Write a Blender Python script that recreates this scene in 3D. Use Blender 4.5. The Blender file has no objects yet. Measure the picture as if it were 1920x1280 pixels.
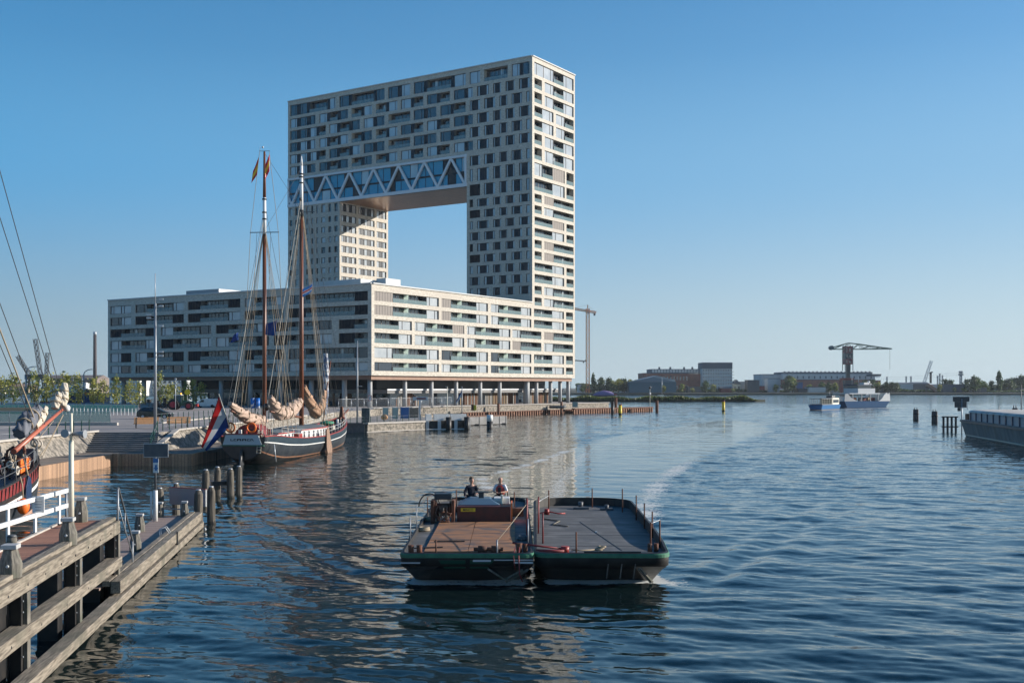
import bpy, math, random
import numpy as np
from math import radians, sin, cos, pi, atan2, sqrt
from mathutils import Vector, Matrix

SC = bpy.context.scene
COL = SC.collection
# ------------------------------------------------------------------ camera
H = 6.64          # eye height above the water
F = 2121.0        # focal length in photo pixels
HZ = 726.0        # horizon row of the photo
cam_d = bpy.data.cameras.new('camera')
cam_d.sensor_width = 36.0
cam_d.lens = 36.0 * F / 1920.0
cam_d.shift_y = (HZ - 640.0) / 1920.0
cam_d.clip_start = 0.3
cam_d.clip_end = 12000
cam = bpy.data.objects.new('camera', cam_d)
cam.location = (0, 0, H)
cam.rotation_euler = (radians(90), 0, 0)
COL.objects.link(cam)
SC.camera = cam
# ------------------------------------------------------------------ sky and sun
SUN_EL = radians(17.5)
SUN_AZ = radians(78.5)      # clockwise from +Y
w = bpy.data.worlds.new("World")
SC.world = w
w.use_nodes = True
nt = w.node_tree
bg = nt.nodes['Background']
sky = nt.nodes.new('ShaderNodeTexSky')
sky.sky_type = 'NISHITA'
sky.sun_disc = False
sky.sun_elevation = SUN_EL
sky.sun_rotation = SUN_AZ
sky.air_density = 1.0
sky.dust_density = 0.3
sky.ozone_density = 3.0
# hazy maritime air: the lowest band of the sky is a pale blue grey
tcw = nt.nodes.new('ShaderNodeTexCoord'); spw = nt.nodes.new('ShaderNodeSeparateXYZ')
nt.links.new(tcw.outputs['Generated'], spw.inputs[0])
ramp = nt.nodes.new('ShaderNodeValToRGB')
er = ramp.color_ramp.elements
er[0].position = 0.0; er[0].color = (1, 1, 1, 1); er[1].position = 0.46; er[1].color = (0, 0, 0, 1)
for pos_, v_ in ((0.05, .97), (0.12, .90), (0.19, .80), (0.28, .35)):
    e_ = ramp.color_ramp.elements.new(pos_); e_.color = (v_, v_, v_, 1)
nt.links.new(spw.outputs['Z'], ramp.inputs[0])
hsv = nt.nodes.new('ShaderNodeHueSaturation'); hsv.inputs['Saturation'].default_value = 1.34; hsv.inputs['Value'].default_value = 1.32
nt.links.new(sky.outputs[0], hsv.inputs['Color'])
glow = nt.nodes.new('ShaderNodeMapRange')      # paler towards the sun
glow.inputs[1].default_value = -0.7; glow.inputs[2].default_value = 0.9
nt.links.new(spw.outputs['X'], glow.inputs[0])
hcol = nt.nodes.new('ShaderNodeMix'); hcol.data_type = 'RGBA'
hcol.inputs[6].default_value = (2.1, 3.2, 3.95, 1); hcol.inputs[7].default_value = (7.0, 8.3, 8.7, 1)
nt.links.new(glow.outputs[0], hcol.inputs[0])
mcol = nt.nodes.new('ShaderNodeMix'); mcol.data_type = 'RGBA'
mcol.inputs[6].default_value = (0.5, 3.05, 6.1, 1); mcol.inputs[7].default_value = (3.65, 5.8, 7.8, 1)
nt.links.new(glow.outputs[0], mcol.inputs[0])
lift = nt.nodes.new('ShaderNodeMapRange'); lift.interpolation_type = 'SMOOTHSTEP'; lift.inputs[1].default_value = 0.0; lift.inputs[2].default_value = 0.19
nt.links.new(spw.outputs['Z'], lift.inputs[0])
lcol = nt.nodes.new('ShaderNodeMix'); lcol.data_type = 'RGBA'
nt.links.new(lift.outputs[0], lcol.inputs[0]); nt.links.new(hcol.outputs[2], lcol.inputs[6]); nt.links.new(mcol.outputs[2], lcol.inputs[7])
mixw = nt.nodes.new('ShaderNodeMix'); mixw.data_type = 'RGBA'
nt.links.new(ramp.outputs[0], mixw.inputs[0]); nt.links.new(hsv.outputs[0], mixw.inputs[6]); nt.links.new(lcol.outputs[2], mixw.inputs[7])
dim = nt.nodes.new('ShaderNodeMapRange'); dim.interpolation_type = 'SMOOTHSTEP'      # deeper towards the zenith
dim.inputs[1].default_value = 0.34; dim.inputs[2].default_value = 0.75; dim.inputs[3].default_value = 1.0; dim.inputs[4].default_value = 0.82
nt.links.new(spw.outputs['Z'], dim.inputs[0])
dm = nt.nodes.new('ShaderNodeVectorMath'); dm.operation = 'SCALE'
nt.links.new(mixw.outputs[2], dm.inputs[0]); nt.links.new(dim.outputs[0], dm.inputs['Scale'])
nt.links.new(dm.outputs[0], bg.inputs[0])
bg.inputs[1].default_value = 0.0785
sun_d = bpy.data.lights.new('sun', 'SUN')
sun_d.energy = 5.0
sun_d.angle = radians(0.6)
sun_d.color = (1.0, 0.92, 0.82)
sun = bpy.data.objects.new('sun', sun_d)
sd = Vector((sin(SUN_AZ) * cos(SUN_EL), cos(SUN_AZ) * cos(SUN_EL), sin(SUN_EL)))
sun.rotation_euler = sd.to_track_quat('Z', 'Y').to_euler()
sun.location = sd * 400
COL.objects.link(sun)
SC.view_settings.view_transform = 'Standard'
SC.view_settings.look = 'None'
SC.view_settings.exposure = 0.46
SC.view_settings.gamma = 1.0
SC.render.engine = 'CYCLES'
SC.cycles.max_bounces = 6
SC.cycles.volume_bounces = 0

# ------------------------------------------------------------------ helpers
def at(px, py, Y):
    """point at depth Y seen at photo pixel px,py"""
    return Vector(((px - 960) / F * Y, Y, H + (HZ - py) / F * Y))
def ground(px, py, z=0.0):
    Y = (H - z) * F / (py - HZ)
    return Vector(((px - 960) / F * Y, Y, z))

def tag(o, label=None, cat=None, group=None, kind=None):
    if label: o['label'] = label
    if cat: o['category'] = cat
    if group: o['group'] = group
    if kind: o['kind'] = kind
    return o
def thing(name, label, cat, loc=(0, 0, 0), rz=0.0, group=None):
    o = bpy.data.objects.new(name, None)
    o.empty_display_size = 0.3
    o.location = loc
    o.rotation_euler = (0, 0, rz)
    COL.objects.link(o)
    return tag(o, label, cat, group)
def copy_tree(o, parent=None, loc=None, rz=None, label=None, scale=None):
    c = o.copy()
    COL.objects.link(c)
    c.parent = parent
    if loc is not None: c.location = loc
    if rz is not None: c.rotation_euler = (0, 0, rz)
    if label: c['label'] = label
    if scale: c.scale = (scale,) * 3 if not hasattr(scale, '__len__') else scale
    for ch in list(o.children):
        copy_tree(ch, c)
    return c

class MB:
    def __init__(s):
        s.v = []; s.f = []; s.m = []; s.smooth = []
    def add(s, vs, fs, mi=0, sm=False):
        b = len(s.v)
        s.v.extend([tuple(p) for p in vs])
        for f in fs:
            s.f.append([b + i for i in f]); s.m.append(mi); s.smooth.append(sm)
    def quad(s, a, b, c, d, mi=0):
        s.add([a, b, c, d], [(0, 1, 2, 3)], mi)
    def poly(s, pts, mi=0):
        s.add(pts, [tuple(range(len(pts)))], mi)
    def hexa(s, p, mi=0):   # p: 4 bottom ccw, 4 top ccw
        s.add(p, [(3, 2, 1, 0), (4, 5, 6, 7), (0, 1, 5, 4), (1, 2, 6, 5), (2, 3, 7, 6), (3, 0, 4, 7)], mi)
    def box(s, c, d, mi=0, rz=0.0):
        x, y, z = d[0] / 2, d[1] / 2, d[2] / 2
        R = Matrix.Rotation(rz, 3, 'Z'); C = Vector(c)
        s.hexa([C + R @ Vector(q) for q in ((-x, -y, -z), (x, -y, -z), (x, y, -z), (-x, y, -z), (-x, -y, z), (x, -y, z), (x, y, z), (-x, y, z))], mi)
    def bb(s, x0, x1, y0, y1, z0, z1, mi=0):
        s.box(((x0 + x1) / 2, (y0 + y1) / 2, (z0 + z1) / 2), (abs(x1 - x0), abs(y1 - y0), abs(z1 - z0)), mi)
    def beam(s, a, b, wd, ht, mi=0, up=(0, 0, 1)):
        a = Vector(a); b = Vector(b); d = (b - a).normalized()
        side = d.cross(Vector(up))
        if side.length < 1e-4: side = d.cross(Vector((1, 0, 0)))
        side.normalize(); u = side.cross(d).normalized()
        sx = side * wd / 2; uz = u * ht / 2
        s.hexa([a - sx - uz, a + sx - uz, b + sx - uz, b - sx - uz, a - sx + uz, a + sx + uz, b + sx + uz, b - sx + uz], mi)
    def tube(s, a, b, r0, r1=None, n=8, mi=0, caps=True, sm=True):
        if r1 is None: r1 = r0
        s.path([a, b], [r0, r1], n, mi, caps, sm)
    def path(s, pts, rad, n=8, mi=0, caps=True, sm=True, sq=None):
        pts = [Vector(p) for p in pts]
        if not hasattr(rad, '__len__'): rad = [rad] * len(pts)
        vs = []; k = len(pts)
        d0 = (pts[1] - pts[0]).normalized()
        ref = Vector((0, 0, 1)) if abs(d0.z) < 0.9 else Vector((1, 0, 0))
        for i, p in enumerate(pts):
            d = (pts[min(i + 1, k - 1)] - pts[max(i - 1, 0)]).normalized()
            u = d.cross(ref).normalized(); v = u.cross(d).normalized(); ref = v
            for j in range(n):
                t = 2 * pi * j / n
                q = (cos(t) * u + sin(t) * v) * rad[i]
                if sq: q.z *= sq
                vs.append(p + q)
        fs = []
        for i in range(k - 1):
            for j in range(n):
                a = i * n + j; b = i * n + (j + 1) % n
                fs.append((a, b, b + n, a + n))
        s.add(vs, fs, mi, sm)
        if caps:
            b = len(s.v) - k * n
            s.f.append([b + j for j in range(n)][::-1]); s.m.append(mi); s.smooth.append(False)
            s.f.append([b + (k - 1) * n + j for j in range(n)]); s.m.append(mi); s.smooth.append(False)
    def prism(s, poly, z0, z1, mi=0, mtop=None):
        n = len(poly)
        vs = [(p[0], p[1], z0) for p in poly] + [(p[0], p[1], z1) for p in poly]
        s.add(vs, [(i, (i + 1) % n, (i + 1) % n + n, i + n) for i in range(n)], mi)
        b = len(s.v) - 2 * n
        s.f.append([b + n + i for i in range(n)]); s.m.append(mi if mtop is None else mtop); s.smooth.append(False)
        s.f.append([b + i for i in range(n)][::-1]); s.m.append(mi); s.smooth.append(False)
    def rings(s, rings, mi=0, close=True, sm=False, cap0=False, cap1=False, mis=None):
        n = len(rings[0]); vs = [p for r in rings for p in r]
        b = len(s.v); s.v.extend([tuple(p) for p in vs])
        for i in range(len(rings) - 1):
            for j in range(n if close else n - 1):
                a = b + i * n + j; c = b + i * n + (j + 1) % n
                s.f.append([a, c, c + n, a + n]); s.m.append(mis[i] if mis else mi); s.smooth.append(sm)
        if cap0: s.f.append([b + j for j in range(n)][::-1]); s.m.append(mi); s.smooth.append(False)
        if cap1: s.f.append([b + (len(rings) - 1) * n + j for j in range(n)]); s.m.append(mis[-1] if mis else mi); s.smooth.append(False)
    def ball(s, c, r, n=10, mi=0, sc=(1, 1, 1)):
        c = Vector(c); rr = []
        m = max(4, n // 2 + 1)
        for i in range(m + 1):
            t = pi * i / m; q = max(sin(t), 0.01)
            rr.append([c + Vector((r * sc[0] * q * cos(2 * pi * j / n), r * sc[1] * q * sin(2 * pi * j / n), -r * sc[2] * cos(t))) for j in range(n)])
        s.rings(rr, mi, True, True, True, True)
    def torus(s, c, R_, r_, axis='y', n=20, k=8, mi=0):
        c = Vector(c); rr = []
        for i in range(n + 1):
            t = 2 * pi * i / n; ring = []
            for j in range(k):
                q = 2 * pi * j / k
                a = (R_ + r_ * cos(q)); x = a * cos(t); z = a * sin(t); y = r_ * sin(q)
                ring.append(c + (Vector((x, y, z)) if axis == 'y' else Vector((x, z, y)) if axis == 'z' else Vector((y, x, z))))
            rr.append(ring)
        s.rings(rr, mi, True, True)
    def build(s, name, mats, parent=None, bevel=0.0, world=True, rec=True):
        me = bpy.data.meshes.new(name)
        vs = s.v
        if parent is not None and world:
            L = parent.location
            vs = [(p[0] - L[0], p[1] - L[1], p[2] - L[2]) for p in vs]
        me.from_pydata(vs, [], s.f)
        if not hasattr(mats, '__len__'): mats = [mats]
        for m in mats: me.materials.append(m)
        me.polygons.foreach_set('material_index', s.m)
        me.polygons.foreach_set('use_smooth', s.smooth)
        me.update()
        if rec:
            import bmesh
            bm = bmesh.new(); bm.from_mesh(me)
            bmesh.ops.recalc_face_normals(bm, faces=bm.faces)
            bm.to_mesh(me); bm.free()
        o = bpy.data.objects.new(name, me)
        COL.objects.link(o)
        if parent is not None: o.parent = parent
        if bevel:
            b = o.modifiers.new('bevel', 'BEVEL'); b.width = bevel; b.segments = 2; b.limit_method = 'ANGLE'; b.angle_limit = radians(40)
        return o
    def local(s, name, mats, parent, bevel=0.0, rec=True):
        return s.build(name, mats, parent, bevel, False, rec)

# ------------------------------------------------------------------ materials
def mat(name, col, rough=0.6, metal=0.0, col2=None, scale=3.0, stretch=(1, 1, 1), detail=4.0, bump=0.0, bscale=None, spec=0.5, ior=None, fac=(0.35, 0.65), alpha=None, emit=None, col3=None, s3=0.6):
    m = bpy.data.materials.new(name); m.use_nodes = True
    n = m.node_tree.nodes; l = m.node_tree.links
    p = n['Principled BSDF']
    p.inputs['Roughness'].default_value = rough
    p.inputs['Metallic'].default_value = metal
    p.inputs['Specular IOR Level'].default_value = spec
    if ior: p.inputs['IOR'].default_value = ior
    p.inputs['Base Color'].default_value = (*col, 1)
    if col2 or bump:
        tc = n.new('ShaderNodeTexCoord'); mp = n.new('ShaderNodeMapping')
        mp.inputs['Scale'].default_value = stretch
        l.new(tc.outputs['Object'], mp.inputs[0])
        no = n.new('ShaderNodeTexNoise'); no.inputs['Scale'].default_value = scale; no.inputs['Detail'].default_value = detail
        l.new(mp.outputs[0], no.inputs['Vector'])
        if col2:
            mr = n.new('ShaderNodeMapRange'); mr.inputs[1].default_value = fac[0]; mr.inputs[2].default_value = fac[1]
            l.new(no.outputs['Fac'], mr.inputs[0])
            mx = n.new('ShaderNodeMix'); mx.data_type = 'RGBA'
            mx.inputs[6].default_value = (*col, 1); mx.inputs[7].default_value = (*col2, 1)
            l.new(mr.outputs[0], mx.inputs[0])
            out = mx.outputs[2]
            if col3:
                n3 = n.new('ShaderNodeTexNoise'); n3.inputs['Scale'].default_value = s3; n3.inputs['Detail'].default_value = 5
                l.new(tc.outputs['Object'], n3.inputs['Vector'])
                m3 = n.new('ShaderNodeMapRange'); m3.inputs[1].default_value = .5; m3.inputs[2].default_value = .72
                l.new(n3.outputs['Fac'], m3.inputs[0])
                x3 = n.new('ShaderNodeMix'); x3.data_type = 'RGBA'; x3.inputs[7].default_value = (*col3, 1)
                l.new(m3.outputs[0], x3.inputs[0]); l.new(out, x3.inputs[6]); out = x3.outputs[2]
            l.new(out, p.inputs['Base Color'])
        if bump:
            bp = n.new('ShaderNodeBump'); bp.inputs['Strength'].default_value = bump; bp.inputs['Distance'].default_value = 0.02
            if bscale:
                n2 = n.new('ShaderNodeTexNoise'); n2.inputs['Scale'].default_value = bscale; n2.inputs['Detail'].default_value = 4
                l.new(mp.outputs[0], n2.inputs['Vector']); l.new(n2.outputs['Fac'], bp.inputs['Height'])
            else: l.new(no.outputs['Fac'], bp.inputs['Height'])
            l.new(bp.outputs[0], p.inputs['Normal'])
    if alpha is not None: p.inputs['Alpha'].default_value = alpha
    if emit:
        p.inputs['Emission Color'].default_value = (*emit[:3], 1); p.inputs['Emission Strength'].default_value = emit[3]
    return m
def translucent(name, col, col2, fac=0.55):
    m = mat(name, col, 0.25)
    n = m.node_tree.nodes; l = m.node_tree.links
    t = n.new('ShaderNodeBsdfTranslucent'); t.inputs[0].default_value = (*col2, 1)
    mx = n.new('ShaderNodeMixShader'); mx.inputs[0].default_value = fac
    l.new(n['Principled BSDF'].outputs[0], mx.inputs[1]); l.new(t.outputs[0], mx.inputs[2])
    l.new(mx.outputs[0], n['Material Output'].inputs[0])
    return m
def leafmat(name, c1, c2):
    m = mat(name, c1, 0.6, col2=c2, scale=0.9, detail=3)
    n = m.node_tree.nodes; l = m.node_tree.links
    t = n.new('ShaderNodeBsdfTranslucent'); t.inputs[0].default_value = (c2[0] * 1.3, c2[1] * 1.4, c2[2], 1)
    mx = n.new('ShaderNodeMixShader'); mx.inputs[0].default_value = 0.25
    l.new(n['Principled BSDF'].outputs[0], mx.inputs[1]); l.new(t.outputs[0], mx.inputs[2])
    l.new(mx.outputs[0], n['Material Output'].inputs[0])
    return m
def planks(name, c1, c2, gap_dir='X', width=0.14, dark=(0.03, 0.025, 0.02), rough=0.7, bump=0.3):
    m = mat(name, c1, rough, col2=c2, scale=2.0, stretch=((1, 9, 9) if gap_dir == 'Y' else (9, 1, 9)), detail=5)
    n = m.node_tree.nodes; l = m.node_tree.links
    tc = n.new('ShaderNodeTexCoord'); sp = n.new('ShaderNodeSeparateXYZ'); l.new(tc.outputs['Object'], sp.inputs[0])
    dv = n.new('ShaderNodeMath'); dv.operation = 'DIVIDE'; dv.inputs[1].default_value = width
    l.new(sp.outputs[gap_dir], dv.inputs[0])
    fr = n.new('ShaderNodeMath'); fr.operation = 'FRACT'; l.new(dv.outputs[0], fr.inputs[0])
    lt = n.new('ShaderNodeMath'); lt.operation = 'LESS_THAN'; lt.inputs[1].default_value = 0.1; l.new(fr.outputs[0], lt.inputs[0])
    fl = n.new('ShaderNodeMath'); fl.operation = 'FLOOR'; l.new(dv.outputs[0], fl.inputs[0])
    wn = n.new('ShaderNodeTexWhiteNoise'); wn.noise_dimensions = '1D'; l.new(fl.outputs[0], wn.inputs['W'])
    p = n['Principled BSDF']; src = p.inputs['Base Color'].links[0].from_socket
    hs = n.new('ShaderNodeHueSaturation'); l.new(src, hs.inputs['Color'])
    mr = n.new('ShaderNodeMapRange'); mr.inputs[3].default_value = 0.75; mr.inputs[4].default_value = 1.25
    l.new(wn.outputs['Value'], mr.inputs[0]); l.new(mr.outputs[0], hs.inputs['Value'])
    mx = n.new('ShaderNodeMix'); mx.data_type = 'RGBA'; mx.inputs[7].default_value = (*dark, 1)
    l.new(lt.outputs[0], mx.inputs[0]); l.new(hs.outputs[0], mx.inputs[6]); l.new(mx.outputs[2], p.inputs['Base Color'])
    return m

M = {}
M['brick'] = mat('pale_brick', (0.66, 0.61, 0.52), 0.8, col2=(0.40, 0.36, 0.30), scale=1.0, stretch=(1.6, 1.6, 5.5), detail=6, fac=(0.32, 0.68), col3=(.50, .45, .38), s3=.12, bump=0.6)
M['brick_lit'] = M['brick']
M['glass'] = mat('window_glass', (0.02, 0.03, 0.045), 0.03, spec=.8, ior=1.65)
M['glass2'] = mat('window_glass_curtain_sky', (0.46, 0.48, 0.49), 0.08, col2=(0.34, 0.37, 0.39), scale=0.35, spec=0.8, ior=1.8)  # pale base carries curtains and also a painted bright sky reflection
M['skyglass'] = mat('sky_reflection_blue_glass', (0.03, 0.26, 0.42), 0.05, spec=.7, ior=1.6)  # blue of the sky reflection is put into the base colour
M['dkpanel'] = mat('dark_blue_panel', (0.012, 0.02, 0.03), 0.35, spec=.25)
M['navy'] = mat('black_blind', (0.016, 0.018, 0.022), 0.7, spec=.2)
M['frame'] = mat('dark_window_frame', (0.02, 0.022, 0.025), 0.5)
M['taupe'] = mat('taupe_blind', (0.25, 0.22, 0.195), 0.7, col2=(0.21, 0.185, 0.165), scale=4, stretch=(6, 6, .3))
M['inside'] = mat('balcony_wall', (0.16, 0.17, 0.17), 0.6)
M['screen'] = translucent('green_screen_glass', (0.74, 0.82, 0.77), (0.86, 0.96, 0.91), 0.6)
M['balus'] = mat('balustrade_glass', (0.22, 0.31, 0.32), 0.06, spec=0.8, alpha=0.55)
M['truss'] = mat('silver_truss_steel', (0.74, 0.74, 0.74), 0.5)
M['bronze'] = mat('bronze_soffit', (0.50, 0.27, 0.15), 0.3, metal=0.45, col2=(0.40, 0.2, 0.11), scale=0.8)
M['column'] = mat('concrete_column', (0.36, 0.37, 0.37), 0.6)
M['white'] = mat('white_paint', (0.78, 0.78, 0.76), 0.45, col2=(0.66, 0.66, 0.63), scale=5)
M['cream'] = mat('cream_paint', (0.68, 0.64, 0.52), 0.5)
M['black'] = mat('black_steel', (0.012, 0.013, 0.015), 0.5, col2=(0.03, 0.027, 0.024), scale=3)
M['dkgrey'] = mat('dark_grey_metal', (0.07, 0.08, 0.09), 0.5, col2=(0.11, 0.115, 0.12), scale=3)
M['grey'] = mat('grey_metal', (0.30, 0.32, 0.34), 0.45, metal=0.3)
M['lgrey'] = mat('light_grey_metal', (0.5, 0.52, 0.54), 0.4, metal=0.3)
M['stone'] = mat('rubble_stone', (0.33, 0.29, 0.24), 0.9, col2=(0.13, 0.12, 0.10), scale=2.6, detail=6, bump=1.0, fac=(.4, .6))
M['coping'] = mat('pale_coping', (0.46, 0.43, 0.39), 0.8, col2=(0.38, 0.35, 0.31), scale=2)
M['paving'] = mat('plaza_paving', (0.34, 0.31, 0.29), 0.85, col2=(0.27, 0.24, 0.225), scale=0.35, detail=8, bump=.2)
M['asphalt'] = mat('asphalt', (0.10, 0.095, 0.095), 0.9, col2=(0.14, 0.13, 0.13), scale=1, detail=7)
M['timberwall'] = planks('quay_timber', (0.42, 0.26, 0.16), (0.28, 0.17, 0.10), 'Y', 0.28)
M['timberwallx'] = planks('quay_timber_across', (0.42, 0.26, 0.16), (0.28, 0.17, 0.10), 'X', 0.28)
M['deckwood'] = planks('brown_deck', (0.36, 0.165, 0.10), (0.29, 0.13, 0.08), 'Y', 0.145)
M['dockwood'] = planks('pinkish_dock_deck', (0.36, 0.27, 0.23), (0.30, 0.22, 0.18), 'Y', 0.12)
M['oldwood'] = mat('weathered_timber', (0.29, 0.25, 0.195), 0.85, col2=(0.12, 0.10, 0.075), scale=1.4, stretch=(14, 1.2, 14), detail=7, bump=0.9, fac=(.38, .66), col3=(.13, .12, .09), s3=1.2)
M['postwood'] = mat('grey_post_timber', (0.22, 0.20, 0.165), 0.85, col2=(0.08, 0.075, 0.065), scale=1.6, stretch=(12, 12, 1.2), detail=7, bump=0.9, col3=(.09, .10, .07), s3=2)
M['pilewood'] = mat('wet_pile_timber', (0.17, 0.145, 0.11), 0.8, col2=(0.05, 0.045, 0.037), scale=1.2, stretch=(10, 10, 1), detail=7, bump=0.8)
M['rust'] = mat('rusty_steel', (0.17, 0.06, 0.03), 0.8, col2=(0.07, 0.035, 0.025), scale=4, detail=6, bump=.4)
M['rustpile'] = mat('rusty_sheet_pile', (0.30, 0.15, 0.09), 0.8, col2=(0.12, 0.06, 0.04), scale=2, detail=6, bump=.4)
M['red'] = mat('red_paint', (0.42, 0.04, 0.03), 0.45, col2=(0.25, 0.03, 0.025), scale=5)
M['dkred'] = mat('dull_red_paint', (0.25, 0.03, 0.03), 0.5, col2=(0.16, 0.025, 0.025), scale=4)
M['orange'] = mat('orange_plastic', (0.85, 0.17, 0.02), 0.5)
M['yellow'] = mat('yellow_paint', (0.70, 0.52, 0.02), 0.5)
M['green'] = mat('green_paint', (0.03, 0.13, 0.07), 0.5, col2=(0.05, 0.20, 0.11), scale=3, detail=6)
M['dkgreen'] = mat('dark_green_paint', (0.012, 0.07, 0.045), 0.45)
M['blue'] = mat('blue_paint', (0.03, 0.13, 0.34), 0.4)
M['ltblue'] = mat('bright_blue_paint', (0.03, 0.16, 0.38), 0.4)
M['navyp'] = mat('navy_paint', (0.012, 0.03, 0.08), 0.4)
M['teal'] = mat('blue_grey_hull', (0.014, 0.028, 0.04), 0.4, col2=(0.02, 0.036, 0.048), scale=2)
M['hullgrey'] = mat('grey_hull', (0.022, 0.027, 0.033), 0.4, col2=(0.05, 0.053, 0.056), scale=1.6, stretch=(1, 1, .5), detail=6)
M['hullblack'] = mat('black_hull', (0.012, 0.013, 0.015), 0.35, col2=(0.035, 0.035, 0.035), scale=1.5, detail=6)
M['boot'] = mat('rust_waterline', (0.34, 0.16, 0.08), 0.7, col2=(0.22, 0.12, 0.08), scale=3)
M['canvas'] = mat('tan_canvas', (0.52, 0.39, 0.31), 0.85, col2=(0.34, 0.24, 0.18), scale=5, detail=5, bump=.8)
M['sailcloth'] = mat('pale_sailcloth', (0.62, 0.55, 0.45), 0.85, col2=(0.45, 0.40, 0.33), scale=5, bump=.8)
M['mast'] = mat('varnished_mast', (0.20, 0.075, 0.035), 0.4, col2=(0.13, 0.045, 0.025), scale=2, stretch=(6, 6, .5))
M['bowspar'] = mat('red_varnish_spar', (0.42, 0.12, 0.07), 0.4)
M['rope'] = mat('tan_rope', (0.36, 0.29, 0.20), 0.9)
M['wire'] = mat('dark_rigging_wire', (0.05, 0.05, 0.05), 0.6)
M['skin'] = mat('skin', (0.50, 0.27, 0.19), 0.5)
M['hair'] = mat('brown_hair', (0.10, 0.06, 0.035), 0.7)
M['bench'] = mat('bench_wood', (0.68, 0.36, 0.16), 0.5, col2=(0.58, 0.30, 0.13), scale=8)
M['tyre'] = mat('tyre_rubber', (0.015, 0.015, 0.016), 0.8)
M['carblack'] = mat('black_car_paint', (0.012, 0.014, 0.018), 0.15, spec=0.7)
M['carglass'] = mat('car_glass', (0.02, 0.025, 0.03), 0.05, spec=0.8)
M['leaf'] = leafmat('young_leaves', (0.24, 0.25, 0.06), (0.36, 0.34, 0.09))
M['leafdk'] = leafmat('dark_leaves', (0.03, 0.065, 0.025), (0.05, 0.09, 0.03))
M['leafmid'] = leafmat('mid_green_leaves', (0.07, 0.115, 0.035), (0.11, 0.15, 0.05))
M['bark'] = mat('bark', (0.13, 0.10, 0.075), 0.9)
M['farbrick'] = mat('red_brown_brick', (0.38, 0.15, 0.10), 0.85, col2=(0.29, 0.12, 0.085), scale=.3)
M['farwall'] = mat('pale_far_wall', (0.62, 0.63, 0.61), 0.7, col2=(0.55, 0.55, 0.53), scale=.2)
M['farslate'] = mat('slate_far_roof', (0.10, 0.12, 0.14), 0.6)
M['tanwall'] = mat('tan_far_wall', (0.45, 0.33, 0.2), 0.8)
M['cabroof'] = mat('grey_blue_cabin_roof', (0.16, 0.20, 0.22), 0.5, col2=(0.12, 0.15, 0.17), scale=1.5)
M['tarp'] = mat('green_tarp', (0.03, 0.22, 0.13), 0.6)
# ------------------------------------------------------------------ water
def smooth(a, b, x):
    t = np.clip((x - a) / (b - a), 0, 1); return t * t * (3 - 2 * t)
def curve_dist(X, Y, pts):
    """distance of every (X,Y) to a polyline and position along it (0..1)"""
    best = np.full(X.shape, 1e9); along = np.zeros(X.shape); n = len(pts) - 1
    for i in range(n):
        ax, ay = pts[i]; bx, by = pts[i + 1]
        dx, dy = bx - ax, by - ay; L2 = dx * dx + dy * dy
        t = np.clip(((X - ax) * dx + (Y - ay) * dy) / L2, 0, 1)
        d = np.hypot(X - ax - t * dx, Y - ay - t * dy)
        sel = d < best
        best = np.where(sel, d, best); along = np.where(sel, (i + t) / n, along)
    return best, along
WAKE_R = [(6.0, 52), (7.9, 66), (10.7, 81), (15.8, 101), (25, 129), (39, 172), (46, 205), (44, 240)]
WAKE_L = [(-3.0, 56), (-1.6, 75), (-2.3, 83), (2.0, 100), (7, 125), (13, 150), (22, 178), (34, 205), (44, 240)]
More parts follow.
